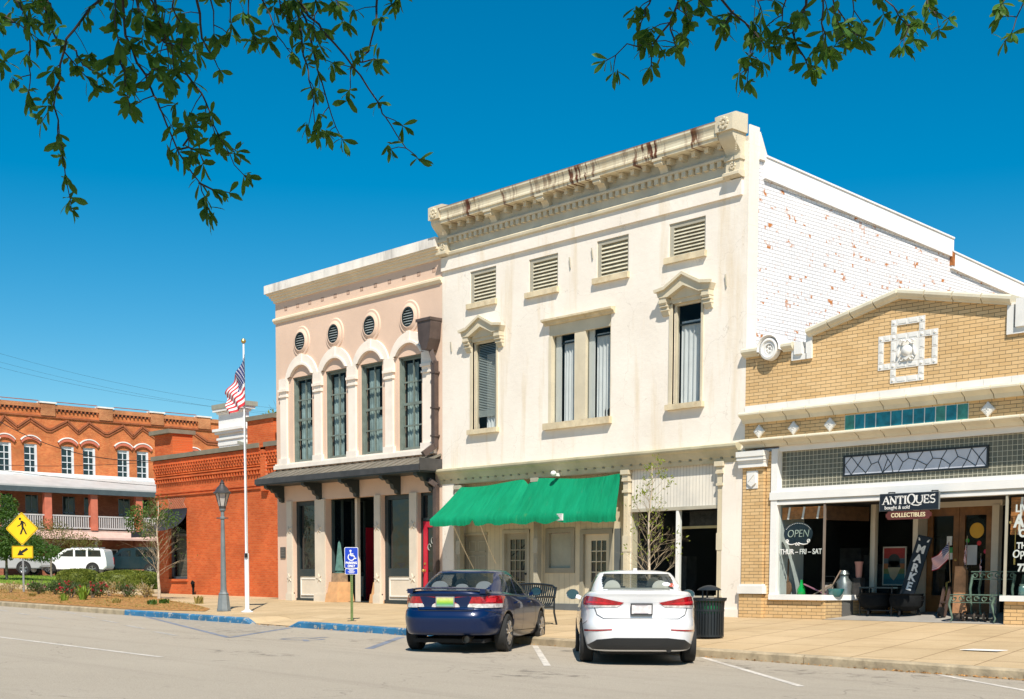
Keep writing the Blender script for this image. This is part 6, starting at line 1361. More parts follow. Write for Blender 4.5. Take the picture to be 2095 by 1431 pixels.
for y in (1.05,3.85):
    for s in (-1,1): wheel(bc,s*.82,y,.335,.215,s,spokes=7)
for s in (-1,1):
    f=lambda P:[(s*a,b) for a,b in P]
    P=[(.905,.80),(.905,.975),(.86,1.0),(.70,1.0),(.52,.80),(.60,.785)]
    tl=lamp(bv,bc,f([(.865,.862),(.865,.985),(.84,1.0),(.70,1.0),(.575,.862)]),'tail_lamp',M_LAMPR,.014)
    lamp(bv,tl,f([(.865,.79),(.865,.861),(.575,.861),(.51,.79)]),'clear_lens',M_LAMPW,.014)
    lamp(bv,tl,f([(.80,.89),(.80,.96),(.70,.96),(.68,.89)]),'lamp_core',bpy.data.materials['bright_red_lens'],.018)
    ax='R' if s>0 else 'L'
    lamp(bv,tl,[(.10,.865),(.10,.985),(.26,.985),(.22,.865)],'side_lens',M_LAMPR,.014,ax); lamp(bv,tl,[(.10,.80),(.10,.864),(.22,.864),(.20,.80)],'side_clear_lens',M_LAMPW,.014,ax)
m=MB()
for seg in lineband([(-.51,.79),(-.48,.735),(.48,.735),(.51,.79)],.010)+lineband([(-.60,1.02),(-.5,1.01),(.5,1.01),(.60,1.02)],.006): d=decal(bv,seg,'rear',.007,.04); m.add(d.v,d.f)
for ax in ('L','R'):
    for pts in ([(1.25,.98),(1.42,.75),(1.50,.5),(1.42,.40)],[(2.16,1.0),(2.18,.34)],[(3.28,.98),(3.25,.4)],[(.2,.74),(.66,.66)],[(1.42,.36),(3.4,.33)]):
        for seg in lineband(pts,.010): d=decal(bv,seg,ax,.003,.08); m.add(d.v,d.f)
m.build('panel_gap',M_UNDER,bc)
m=MB()
for seg in lineband([(-.48,.765),(.48,.765)],.028): d=decal(bv,seg,'rear',.012,.06); m.add(d.v,d.f)
m.build('boot_trim',M_BCAR,bc)
for ax in ('L','R'):
    s=1 if ax=='R' else -1
    for y in (1.62,2.72): m=MB(); xx=s*.925; m.tube([(xx-.02*s,y-.1,.86),(xx+.02*s,y-.06,.865),(xx+.02*s,y+.06,.87),(xx-.02*s,y+.1,.87)],.016,6); m.build('door_handle',M_BCAR,bc,smooth=True)
m=MB(); m.box(-.17,.17,.07,.10,.80,.985); p=m.build('number_plate',mat('plate_frame_chrome',(.30,.29,.30),.4,metal=.3),bc)
def mat_plate():
    mm,t,b=newmat('green_yellow_plate'); b.inputs['Roughness'].default_value=.4; sp=nd(t,'ShaderNodeSeparateXYZ'); tc=t.nodes.new('ShaderNodeTexCoord'); t.links.new(tc.outputs['Object'],sp.inputs[0])
    r=t.nodes.new('ShaderNodeValToRGB'); mr=nd(t,'ShaderNodeMapRange'); mr.inputs[1].default_value=.81; mr.inputs[2].default_value=.975; t.links.new(sp.outputs[2],mr.inputs[0]); t.links.new(mr.outputs[0],r.inputs[0])
    e=r.color_ramp.elements; e[0].position=.0; e[0].color=(.30,.42,.5,1); e[1].position=1; e[1].color=(.62,.40,.25,1)
    for pos,c in ((.2,(.10,.30,.22,1)),(.35,(.13,.38,.05,1)),(.55,(.42,.55,.06,1)),(.8,(.60,.62,.25,1))): q=e.new(pos); q.color=c
    c=mixc(t,noise(t,coords(t),14,4),r.outputs[0],mixc(t,.4,r.outputs[0],(.2,.4,.05))); t.links.new(c,b.inputs['Base Color']); return mm
MB().box(-.152,.152,.064,.071,.815,.97).build('plate_face',mat_plate(),p)
m=MB(); n=18; up=[]
for k in range(n+1):
    x=lerp(-.76,.76,k/n); e=abs(x)/.76; z=1.135-.05*e**4; y0=.06+.16*e**3
    up+= [(x,y0,z),(x,y0+.05,z+.018),(x,y0+.20,z+.0),(x,y0+.14,z-.018)]
m.add(up,[(k*4+j,k*4+(j+1)%4,(k+1)*4+(j+1)%4,(k+1)*4+j) for k in range(n) for j in range(4)])
for s in (-1,1): m.box(s*.66-.05,s*.66+.05,.14,.30,1.04,1.12)
m.build('spoiler',M_BCAR,bc,smooth=True)
m=MB(); m.tube([(.38,.45,.245),(.38,.05,.24)],[.06,.068],16,cap=False); m.lathe([(0,.0),(.062,.0)],(.38,.15,.24),14,'y'); m.build('tailpipe',mat('dark_chrome',(.12,.11,.10),.35,metal=.9),bc,smooth=True)
m=MB(); m.box(-.65,.65,.3,4.4,.17,.24); m.lathe([(0,-.25),(.14,-.25),(.16,-.2),(.16,.2),(.14,.25),(0,.25)],(-.05,.75,.27),16,'x'); m.tube([(-.5,.4,.22),(-.45,.3,.17),(-.3,.4,.2)],.015,6); m.build('underbody',M_UNDER,bc)
mirror(bc,-.88,2.95,1.06,-1,M_BCAR); mirror(bc,.88,2.95,1.06,1,M_BCAR)
cabin(bc,.85,3.3,1.085,(.26,.27,.28),[(-.42,1.15,.15,.12),(0,1.15,.11,.07),(.42,1.15,.15,.12),(-.38,2.5,.13,.17),(.38,2.5,.13,.17)])
for ax,s in (('R',1),('L',-1)):
    m=MB()
    for seg in lineband([(1.02,1.005),(2.2,.985),(3.3,1.0)],.02): d=decal(bv,seg,ax,.006,.15); m.add(d.v,d.f)
    m.build('belt_trim',M_TRIMB,bc)
# ---- far parked vehicles: side profile bodies
def profcar(name,label,px,py,rz,paint,L,W,prof,wins,wheels,r=.38,extra=None,cat='truck'):
    q=onx(px,py,-92.5); root=thing(name,label,cat,(q.x,q.y,zr(q.x)+.13),'vehicles parked before the porch building',rotz=rz,local=True)
    m=MB(); m.prism(prof,'x',-W/2,W/2); o=m.build('body',paint,None)
    bm=bmesh.new(); bm.from_mesh(o.data); bmesh.ops.bevel(bm,geom=[e for e in bm.edges],offset=.06,segments=2,affect='EDGES',clamp_overlap=True); bm.to_mesh(o.data); bm.free(); o.data.polygons.foreach_set('use_smooth',[True]*len(o.data.polygons)); o.data.set_sharp_from_angle(angle=R(50)); o.parent=root
    for s in (-1,1):
        for w in wins:
            m=MB(); m.prism(w,'x',s*(W/2+.004)-.006,s*(W/2+.004)+.006); m.build('side_window',M_GLASSD,root)
        for y in wheels:
            m=MB(); m.lathe([(0,.0),(r+.09,.0),(r+.09,.012),(0,.012)] if s>0 else [(0,0),(r+.09,0),(r+.09,-.012),(0,-.012)],(s*(W/2+.002),y,r+.02),24,'x'); m.v=[(v[0],v[1],max(v[2],.28)) for v in m.v]; m.build('wheel_arch',M_UNDER,root)
            wheel(root,s*(W/2-.09),y,r,.25,s)
    return root
# y forward (front at +y)
suvp=[(0,.55),(0.02,1.05),(.18,1.80),(.5,1.87),(2.5,1.88),(2.9,1.80),(3.70,1.25),(4.75,1.14),(4.98,1.0),(5.02,.5),(4.8,.36),(.2,.36)]
suvw=[[(.35,1.28),(.42,1.72),(1.28,1.74),(1.28,1.28)],[(1.42,1.28),(1.42,1.74),(2.18,1.74),(2.18,1.28)],[(2.32,1.28),(2.32,1.74),(2.70,1.72),(3.30,1.30)]]
sv=profcar('white_suv','white sport utility vehicle parked side on behind the clipped hedge','x' and 172,1179,R(137),mat_paint('white_truck_paint',(.80,.79,.79)),5.0,1.95,suvp,suvw,[.98,4.0],.39,cat='suv')
for ch in [o for o in sv.children]: pass
def shift(root,dy):
    h=root.matrix_basis.to_3x3()@Vector((0,dy,0)); root.location=root.location+h
shift(sv,-1.9)
m=MB(); m.box(.975,.985,.05,.75,0.82,.88); m.build('body_moulding',M_TRIMB,sv); m=MB(); m.box(.80,.99,.0,.05,.75,1.25); m.build('tail_lamp',M_LAMPR,sv); m=MB(); m.box(.98,1.0,1.2,3.9,.72,.78); m.build('side_moulding',M_RIM,sv)
m=MB(); m.obox((1.10,3.25,1.32),(.10,.06,.09)); m.build('door_mirror',M_WHITE,sv); m=MB(); [m.bar((s*.75,.6,1.93),(s*.75,2.6,1.93),.02) for s in (-1,1)]; m.build('roof_rack',M_RIM,sv)
grp=[(0,.62),(0,1.85),(.2,2.0),(2.0,2.02),(2.55,1.95),(3.3,1.93),(3.95,1.32),(5.3,1.22),(5.6,1.0),(5.6,.5),(5.4,.42),(.2,.42)]
gw=[[(.2,1.35),(.2,1.80),(2.25,1.80),(2.25,1.35)],[(2.62,1.35),(2.62,1.78),(3.2,1.76),(3.6,1.38)]]
gp=profcar('green_pickup','dark teal pickup truck with a camper shell parked right of the white suv',282,1177,R(137),mat_paint('dark_teal_paint',(.004,.018,.025),coat=.25),5.6,1.95,grp,gw,[1.2,4.6],.38)
shift(gp,-2.4)
m=MB(); m.box(.978,.99,2.42,2.5,.5,1.9); m.box(.978,.985,.05,2.45,1.27,1.30); m.build('panel_gap',M_UNDER,gp); m=MB(); m.box(.8,.99,-.01,.05,.95,1.3); m.build('tail_lamp',M_LAMPR,gp)
sp_=[(0,.6),(0,1.25),(2.15,1.25),(2.25,1.28),(2.4,1.86),(3.6,1.88),(4.3,1.30),(5.6,1.2),(5.85,1.0),(5.85,.5),(5.6,.42),(.2,.42)]
sw_=[[(2.45,1.3),(2.55,1.75),(3.1,1.75),(3.1,1.3)],[(3.2,1.3),(3.2,1.75),(3.55,1.75),(4.0,1.32)]]
sp2=profcar('silver_pickup','silver pickup truck with its load bed beside the white suv',58,1180,R(137),mat_paint('silver_paint',(.42,.42,.43),metal=.3),5.8,1.95,sp_,sw_,[1.25,4.75],.42)
shift(sp2,-1.3)
m=MB(); m.box(.8,.985,-.01,.05,.9,1.22); m.build('tail_lamp',M_LAMPR,sp2)
# ================================================================ STREET FURNITURE
def hit(px,py,fz):
    # where the sight line through a picture point meets the ground fz
    d=ray(px,py); a=8.0
    while a<200:
        p=CAM+d*(a+.5)
        if p.z<fz(p.x,p.y): break
        a+=.5
    b=a+.5
    for _ in range(30):
        m_=(a+b)/2; p=CAM+d*m_
        if p.z<fz(p.x,p.y): b=m_
        else: a=m_
    return CAM+d*b
def wk(px,py): return hit(px,py,lambda x,y: zw2(x,y) if y>YC-.2 else zr(x))
FACE=R(44)   # rotation that turns a sign face from -y towards the corner across the street
# flagpole
p=wk(506,1253); x,y,z=p; zt=ony(501,703,y).z
fp=thing('flagpole','tall white flagpole with a gold ball finial standing near the blue kerb','flagpole',(x,y,z))
m=MB(); m.tube([(x,y,z),(x,y,z+1.62)],.062,14); m.tube([(x,y,z+1.62),(x-.012,y,z+3.5),(x-.03,y,zt)],[.042,.036,.024],14); m.lathe([(.0,0),(.17,0),(.17,.02),(.09,.05),(.07,.08)],(x,y,z),18); m.build('pole',mat('flagpole_white',(.80,.80,.80),.4,var=.05),fp,smooth=True)
m=MB(); m.lathe([(0,-.07),(.05,-.05),(.07,0),(.05,.05),(0,.07)],(x-.03,y,zt+.07),14); m.build('finial',M_BRASS,fp,smooth=True)
m=MB(); m.tube([(x+.07,y-.03,z+1.55),(x+.05,y-.03,zt-.3)],.006,5); m.box(x+.02,x+.09,y-.08,y-.02,z+1.5,z+1.62); m.build('halyard_and_cleat',M_BLACK,fp)
# flag
def mat_flag():
    m,t,b=newmat('flag_cloth'); b.inputs['Roughness'].default_value=.85
    uv=nd(t,'ShaderNodeUVMap'); sp=nd(t,'ShaderNodeSeparateXYZ'); t.links.new(uv.outputs[0],sp.inputs[0])
    def mth(op,a,b_=None):
        n=nd(t,'ShaderNodeMath',operation=op)
        for i,v in enumerate((a,b_)):
            if v is None: continue
            if hasattr(v,'links'): t.links.new(v,n.inputs[i])
            else: n.inputs[i].default_value=v
        return n.outputs[0]
    u,v=sp.outputs[0],sp.outputs[1]
    st=mth('MODULO',mth('FLOOR',mth('MULTIPLY',v,13)),2)
    c=mixc(t,st,(.55,.03,.04),(.78,.76,.74))
    can=mth('MULTIPLY',mth('LESS_THAN',u,.4),mth('LESS_THAN',v,7/13))
    su=mth('MULTIPLY',u,11/.4*.5); sv=mth('MULTIPLY',v,13/7*9*.5)
    row=mth('MODULO',mth('FLOOR',mth('MULTIPLY',sv,2)),2)
    fu=mth('SUBTRACT',mth('FRACT',mth('ADD',su,mth('MULTIPLY',row,.5))),.5); fv=mth('SUBTRACT',mth('FRACT',mth('MULTIPLY',sv,2)),.5)
    d=mth('ADD',mth('MULTIPLY',fu,mth('MULTIPLY',fu,2.2)),mth('MULTIPLY',fv,mth('MULTIPLY',fv,.8))); star=mth('LESS_THAN',d,.07)
    c=mixc(t,can,c,mixc(t,star,(.025,.035,.14),(.75,.75,.75))); t.links.new(c,b.inputs['Base Color']); return m
M_FLAG=mat_flag()
def flagmesh(H0,H1,F0_,F1,fold,nu=30,nv=16,amp=.06):
    vs=[];uv=[]
    n=(Vector(H1)-Vector(H0)).cross(Vector(F0_)-Vector(H0)).normalized()
    for i in range(nu+1):
        u=i/nu
        for j in range(nv+1):
            v=j/nv; a=Vector(H0).lerp(Vector(H1),v); b=Vector(F0_).lerp(Vector(F1),v); p=a.lerp(b,u)
            p+=n*amp*math.sin(fold*(u*1.3+v*.9)+.5)*min(1,u*3); p.z-=.05*math.sin(u*math.pi); vs.append(tuple(p)); uv.append((u,v))
    k=nv+1; fs=[(i*k+j,(i+1)*k+j,(i+1)*k+j+1,i*k+j+1) for i in range(nu) for j in range(nv)]
    me=bpy.data.meshes.new('flag'); me.from_pydata(vs,[],fs); l=me.uv_layers.new(name='UVMap')
    for lp in me.loops: l.data[lp.index].uv=uv[lp.vertex_index]
    me.materials.append(M_FLAG); me.polygons.foreach_set('use_smooth',[True]*len(me.polygons)); return me
q=lambda px,py,dy=0: ony(px,py,y+dy)
# hoist along the pole, fly end hanging down to the left
me=flagmesh(q(499,731,-.05),q(501,828,-.05),q(461,806,-.15),q(466,848,-.25),9,amp=.05)
put(bpy.data.objects.new('stars_and_stripes_flag',me),None,'limp American stars and stripes flag hanging from the tall white flagpole','flag')
# lamp post
p=wk(458,1251); x,y,z=p; zt=ony(454.5,983,y).z; H=zt-z
lp=thing('street_lamp','grey fluted lamp post with a glass lantern before the red brick wall','street lamp',(x,y,z))
k=H/3.45
m=MB(); m.lathe([(.0,0),(.20,0),(.20,.05),(.185,.08),(.15,.42),(.14,.46),(.15,.48),(.11,.53),(.095,.57)],(x,y,z),8); m.lathe([(.10,.56),(.085,.62),(.078,.9),(.06,1.9*k),(.05,2.42*k),(.075,2.44*k),(.075,2.48*k),(.05,2.50*k),(.05,2.62*k),(.085,2.66*k),(.09,2.70*k),(.06,2.74*k)],(x,y,z),14); m.build('post',mat('grey_lamp_paint',(.15,.17,.175),.5,var=.15,vs=4),lp,smooth=True,angle=30)
m=MB(); [m.bar((x-.16*c,y-.16*s,z+2.46*k),(x+.16*c,y+.16*s,z+2.46*k),.015) for c,s in ((.7,.7),)]; m.lathe([(0,-.02),(.02,0),(0,.02)],(x-.115,y-.115,z+2.46*k),8); m.build('ladder_rest',M_DKMET,lp)
m=MB(); m.lathe([(.07,2.74*k),(.10,2.78*k),(.19,3.10*k)],(x,y,z),6); m.build('lantern_glass',mat_glass('frosted_lantern',(.55,.50,.46),trans=.25,rough=.25),lp)
m=MB()
for a in range(6): an=a*math.pi/3; m.bar((x+.10*math.cos(an),y+.10*math.sin(an),z+2.78*k),(x+.195*math.cos(an),y+.195*math.sin(an),z+3.10*k),.009)
m.lathe([(.0,3.10*k),(.25,3.10*k),(.25,3.13*k),(.20,3.16*k),(.15,3.25*k),(.08,3.32*k),(.06,3.36*k),(.075,3.37*k),(.05,3.40*k),(.03,3.42*k),(.03,3.45*k),(.0,3.47*k)],(x,y,z),16); m.lathe([(.09,2.70*k),(.10,2.76*k),(.07,2.78*k),(0,2.78*k)],(x,y,z),12); m.build('lantern_frame',M_DKMET,lp,smooth=True,angle=30)
m=MB(); m.lathe([(0,2.78*k),(.04,2.8*k),(.05,2.9*k),(.03,3.0*k),(0,3.02*k)],(x,y,z),12); m.build('bulb',mat('lamp_bulb',(.7,.68,.62),.4),lp,smooth=True)
# disabled parking sign
def rrect(w,h,r,n=5):
    out=[]
    for cx,cz,a0 in ((w/2-r,h/2-r,0),(-w/2+r,h/2-r,90),(-w/2+r,-h/2+r,180),(w/2-r,-h/2+r,270)):
        out+=[(cx+r*math.cos(R(a0+90*k/n)),cz+r*math.sin(R(a0+90*k/n))) for k in range(n+1)]
    return out
M_SIGNB=mat('sign_blue',(.008,.045,.42),.45,var=.06); M_SIGNY=mat('sign_yellow',(.80,.52,.003),.5,var=.05); M_SIGNK=mat('sign_black',(.008,.008,.008),.5)
p=wk(720,1271); x,y,z=p; s=34.0/2803*1.0
ds=thing('parking_sign','blue wheelchair parking only sign on a green steel post at the blue kerb','sign',(x,y,z),rotz=FACE,local=True)
zt=ony(723,1120,y).z-z; z1=ony(722,1163,y).z-z; z2=ony(722,1176,y).z-z
m=MB(); m.box(-.03,.03,.0,.012,0,zt); m.box(-.03,-.02,-.018,.012,0,zt); m.box(.02,.03,-.018,.012,0,zt)
m.build('post',mat('green_post',(.14,.20,.06),.55,var=.15,vs=6),ds)
m=MB(); [m.box(-.006,.006,-.002,.0,.2+k*.05,.215+k*.05) for k in range(26)]; m.build('post_holes',M_SIGNK,ds)
w=.335; zc=(zt+z1)/2; h=zt-z1
def plate(root,w,h,zc,y0,mat_,rim,name):
    m=MB(); m.prism([(a,zc+b) for a,b in rrect(w,h,.03)],'y',y0-.004,y0); o=m.build(name,M_WHITE,root); m=MB(); m.prism([(a,zc+b) for a,b in rrect(w-rim,h-rim,.025)],'y',y0-.007,y0-.0045); m.build('sign_face',mat_,o); return o
pl=plate(ds,w,h,zc,-.02,M_SIGNB,.022,'sign_plate')
m=MB(); Y_=-.0285; c0=(-.0,zc+.05)
def stroke(m,pts,w,y0,y1):
    for a,b in zip(pts[:-1],pts[1:]): m.bar((a[0],(y0+y1)/2,a[1]),(b[0],(y0+y1)/2,b[1]),w,abs(y1-y0)/2,up=(0,1,0))
m.lathe([(0,.004),(.026,.004),(.026,0)],(c0[0]-.02,-.028,zc+.165),14,'y')
stroke(m,[(c0[0]-.02,zc+.13),(c0[0]-.01,zc+.05),(c0[0]+.06,zc+.05),(c0[0]+.09,zc-.02),(c0[0]+.12,zc-.01)],.013,-.032,-.028); stroke(m,[(c0[0]-.015,zc+.09),(c0[0]+.05,zc+.09)],.011,-.032,-.028)
stroke(m,[(c0[0]+.0+.078*math.cos(q_),zc+.015+.078*math.sin(q_)) for q_ in [R(125)+k*R(14) for k in range(18)]],.011,-.032,-.028); m.build('wheelchair_symbol',M_WHITE,pl)
text('PARKING',.075,(0,-.029,zc-.125),M_WHITE,pl,bold=.003,sx=.88); text('ONLY',.075,(0,-.029,zc-.20),M_WHITE,pl,bold=.003,sx=.88)
pl=plate(ds,w-.02,z1-z2-.01,(z1+z2)/2,-.02,M_SIGNB,.02,'sign_plate')
m=MB(); [m.box(-ww,ww,-.029,-.0275,(z1+z2)/2+dz,(z1+z2)/2+dz+.012) for dz,ww in ((.035,.07),(.01,.05),(-.015,.085),(-.04,.06))]; m.build('small_print',M_WHITE,pl)
m=MB(); m.box(-.1,.1,-.06,.06,0,.012); m.build('base_plate',M_DKMET,ds)
# pedestrian crossing sign
p=wk(49,1215); x,y,z=p; D=(Vector(p)-CAM).dot(_w); pm=D/FPX
cs=thing('crossing_sign','yellow diamond pedestrian crossing sign with arrow plate on a galvanised post','sign',(x,y,z),rotz=FACE,local=True)
zd=(1215-1083)*pm; zp=(1215-1130.5)*pm; hd=34*pm
m=MB(); m.box(-.035,.035,0,.02,0,zd); m.box(-.035,-.02,-.03,.02,0,zd); m.box(.02,.035,-.03,.02,0,zd); m.build('post',mat('galvanised_post',(.36,.37,.38),.5,metal=.4,var=.1),cs)
def dia(h): return [(a*math.cos(R(45))-b*math.sin(R(45)),zd+a*math.sin(R(45))+b*math.cos(R(45))) for a,b in rrect(h*math.sqrt(2),h*math.sqrt(2),.06)]
m=MB(); m.prism(dia(hd),'y',-.045,-.035); d=m.build('diamond_plate',M_SIGNY,cs)
m=MB(); o=dia(hd*.95); i=dia(hd*.92); n=len(o)
m.add([(a,-.0475,b) for a,b in o]+[(a,-.0475,b) for a,b in i],[(k,(k+1)%n,n+(k+1)%n,n+k) for k in range(n)]); m.build('border',M_SIGNK,d)
u=hd/34.; X=lambda a,b:((a-45.)*u,zd+(1083-b)*u)
m=MB(); yb=(-.050,-.0455); c=X(41.5,1063); m.lathe([(0,.005),(2.6*u,.005),(2.6*u,0)],(c[0],-.0455,c[1]),14,'y')
for poly in ([(42,1066.5),(47,1067),(49,1070),(48.5,1078),(49.5,1081),(45.5,1082.5),(44.2,1080),(44,1072)],[(44,1068),(46,1071),(42,1076.5),(35.5,1079),(35,1077.5),(41,1074.5)],[(47.5,1067.5),(52.5,1071.5),(54,1078),(52.5,1078.2),(51,1073),(48,1071)],[(45.5,1081),(48.5,1082),(44,1094.5),(40.3,1094.5),(42.5,1088)],[(47,1080),(49.8,1081),(55.8,1094.3),(52.8,1094.5),(48.5,1085.5)]): m.prism([X(*q_) for q_ in poly],'y',*yb)
m.build('walking_figure',M_SIGNK,d)
wp,hp=44*pm,25*pm
m=MB(); m.prism([(a,zp+b) for a,b in rrect(wp,hp,.04)],'y',-.045,-.035); d=m.build('arrow_plate',M_SIGNY,cs)
m=MB(); o=[(a,zp+b) for a,b in rrect(wp*.96,hp*.93,.035)]; i=[(a,zp+b) for a,b in rrect(wp*.93,hp*.88,.03)]; n=len(o); m.add([(a,-.0475,b) for a,b in o]+[(a,-.0475,b) for a,b in i],[(k,(k+1)%n,n+(k+1)%n,n+k) for k in range(n)]); m.build('border',M_SIGNK,d)
X=lambda a,b:((a-47.)*u,zp+(1130.5-b)*u); m=MB(); m.prism([X(*q_) for q_ in ((36,1137),(42.5,1124.5),(44,1128.5),(56.5,1121.5),(59,1125.5),(46.5,1133),(50.5,1136.5))],'y',*yb); m.build('arrow',M_SIGNK,d)
# bench
p=wk(1140,1283); bx,by,bz=p.x-1.35,p.y+.15,p.z
bn=thing('park_bench','black metal slatted bench with arched back standing before the beadboard wall','bench',(bx,by,bz),rotz=R(-4),local=True)
Lb=1.65
m=MB(); rail=[]
for i in range(13): t=i/12; x=lerp(-Lb/2,Lb/2,t); rail.append((x,.36,.86+.07*math.sin(math.pi*min(1,max(0,(t-.0)/1.0)))**.6 - (.04 if t in (0,1) else 0)))
m.tube(rail,.024,8); m.tube([(-Lb/2,.34,.80),(-Lb/2,.36,.86)],.022,8); m.build('top_rail',M_BLACK,bn,smooth=True)
m=MB(); n=23
for i in range(n):
    t=(i+.5)/n; x=lerp(-Lb/2,Lb/2,t); zt_=.85+.07*math.sin(math.pi*t)**.6; pts=[(x,.36,zt_),(x,.31,.65),(x,.26,.50),(x,.19,.445),(x,.0,.45),(x,-.18,.455),(x,-.235,.43),(x,-.245,.37)]
    for a,b in zip(pts[:-1],pts[1:]): m.bar(a,b,.019,.005,up=(0,.3,1) if a[1]<.2 else (0,1,.2))
m.build('slat',M_BLACK,bn)
for s in (-1,1):
    x=s*Lb/2; m=MB(); m.tube([(x,.38,.0),(x,.30,.30),(x,.30,.6),(x,.36,.86)],.022,8); m.build('leg',M_BLACK,bn,smooth=True)
    m=MB(); m.tube([(x,-.27,.0),(x,-.22,.3),(x,-.22,.62)],.022,8); m.build('leg',M_BLACK,bn,smooth=True)
    m=MB(); m.tube([(x,.33,.64),(x,.0,.65),(x,-.22,.64),(x+.0,-.30,.60),(x,-.33,.55),(x,-.29,.52)],.022,8); m.tube([(x,.28,.42),(x,-.23,.42)],.018,8); m.build('arm',M_BLACK,bn,smooth=True)
# litter bin
p=wk(1450,1306); x,y,z=p
tb=thing('litter_bin','black slatted metal litter bin with domed lid right of the white sedan','bin',(x,y,z))
m=MB(); n=30
for k in range(n):
    a=k*2*math.pi/n; pr=[(.275,.05),(.275,.52),(.285,.68),(.315,.735)]
    for (r0,h0),(r1,h1) in zip(pr[:-1],pr[1:]): m.bar((x+r0*math.cos(a),y+r0*math.sin(a),z+h0),(x+r1*math.cos(a),y+r1*math.sin(a),z+h1),.019,.005,up=(math.cos(a),math.sin(a),0))
m.build('slat',M_BLACK,tb)
m=MB()
for h,r in ((.05,.275),(.53,.278),(.735,.318)): m.lathe([(r-.006,h-.022),(r+.008,h-.022),(r+.008,h+.022),(r-.006,h+.022),(r-.006,h-.022)],(x,y,z),30)
m.lathe([(.33,.745),(.335,.755),(.33,.765),(.22,.765),(.22,.745),(.33,.745)],(x,y,z),30); m.build('hoop',M_BLACK,tb)
MB().lathe([(0,.06),(.24,.06),(.245,.47),(0,.47)],(x,y,z),30).build('inner_drum',M_BLACK,tb,smooth=True)
MB().lathe([(.246,.47),(.25,.71),(.24,.71)],(x,y,z),30).build('liner',mat('bright_green_liner',(.01,.26,.09),.5,var=.15),tb,smooth=True)
m=MB(); m.lathe([(0,1.0),(.03,1.0),(.10,.985),(.19,.945),(.225,.915),(.225,.905),(0,.915)],(x,y,z),28); [m.bar((x+.17*math.cos(a),y+.17*math.sin(a),z+.75),(x+.17*math.cos(a),y+.17*math.sin(a),z+.93),.012) for a in (.4,2.5,4.6)]; m.build('domed_lid',M_BLACK,tb,smooth=True)
# obelisks at the pink entry
for (px,py,lab) in ((695,1229,'stone pedestal holding a verdigris obelisk left of the recessed entry'),(772,1232,'stone pedestal half hidden beside the open red door')):
    q=ony(px,py,F+.12); x,y,z=q.x,F+.12,.56
    if px>750: x+=.05; y=F+.35
    ob=thing('entry_obelisk',lab,'obelisk',(x,y,z),'obelisks flanking the pink entry')
    def frus(m,w0,w1,h0,h1): m.add([(x-w0,y-w0,z+h0),(x+w0,y-w0,z+h0),(x+w0,y+w0,z+h0),(x-w0,y+w0,z+h0),(x-w1,y-w1,z+h1),(x+w1,y-w1,z+h1),(x+w1,y+w1,z+h1),(x-w1,y+w1,z+h1)],[(0,3,2,1),(4,5,6,7),(0,1,5,4),(1,2,6,5),(2,3,7,6),(3,0,4,7)])
    m=MB(); frus(m,.34,.31,0,.27); frus(m,.285,.24,.27,.64); m.build('pedestal',M_STONE,ob); m=MB(); frus(m,.19,.18,.64,.92); m.build('block',mat('brown_block',(.30,.20,.12),.9,var=.3,vs=6) if px<750 else bpy.data.materials['brown_block'],ob)
    m=MB(); m.lathe([(0,.92),(.14,.92),(.15,.95),(.08,.96)],(x,y,z),16); frus(m,.10,.03,1.0,1.88); frus(m,.03,.002,1.88,1.96); frus(m,.06,.06,.95,1.0); m.build('obelisk',mat('verdigris',(.10,.22,.19),.7,var=.25,vs=5) if px<750 else bpy.data.materials['verdigris'],ob)
# shop front goods ------------------------------------------------
zE=lambda y:.445+(y-F)*.11
def kettle(x,y,s,lab):
    k=thing('cast_iron_kettle',lab,'kettle',(x,y,zE(y)),'iron kettles outside the shop')
    z=zE(y); m=MB(); m.lathe([(0,.09*s),(.2*s,.10*s),(.34*s,.2*s),(.38*s,.34*s),(.35*s,.44*s),(.37*s,.47*s),(.36*s,.48*s),(.33*s,.45*s),(.3*s,.3*s)],(x,y,z),26); m.build('pot',M_IRON,k,smooth=True)
    for a in (.5,2.6,4.7): m=MB(); m.tube([(x+.24*s*math.cos(a),y+.24*s*math.sin(a),z+.14*s),(x+.29*s*math.cos(a),y+.29*s*math.sin(a),z)],.028*s,6); m.build('leg',M_IRON,k)
    m=MB(); [m.tube([(x+sg_*.36*s,y,z+.40*s),(x+sg_*.44*s,y,z+.43*s),(x+sg_*.43*s,y,z+.34*s),(x+sg_*.37*s,y,z+.32*s)],.014*s,5) for sg_ in (-1,1)]; m.build('ear',M_IRON,k)
kettle(-17.05,F+.95,1.0,'black iron kettle on the floor left of the MARKE board'); kettle(-16.28,F+.95,.98,'black iron kettle propping up the leaning MARKE board')
x,y=-16.9,F+.75; t_=thing('black_side_table','dark metal side table standing over the left iron kettle','table',(x,y,zE(y)))
z=zE(y); m=MB(); m.box(x-.42,x+.42,y-.05,y+.4,z+.60,z+.63); m.build('table_top',mat('dark_teal_metal',(.03,.055,.065),.5),t_)
for a,b in ((-.40,-.03),(.40,-.03),(.40,.38),(-.40,.38)): m=MB(); m.bar((x+a,y+b,z),(x+a,y+b,z+.6),.013); m.build('leg',M_BLACK,t_)
m=MB(); m.bar((x-.4,y-.03,z+.12),(x+.4,y-.03,z+.12),.01); m.bar((x-.4,y+.38,z+.12),(x+.4,y+.38,z+.12),.01); m.build('stretcher',M_BLACK,t_)
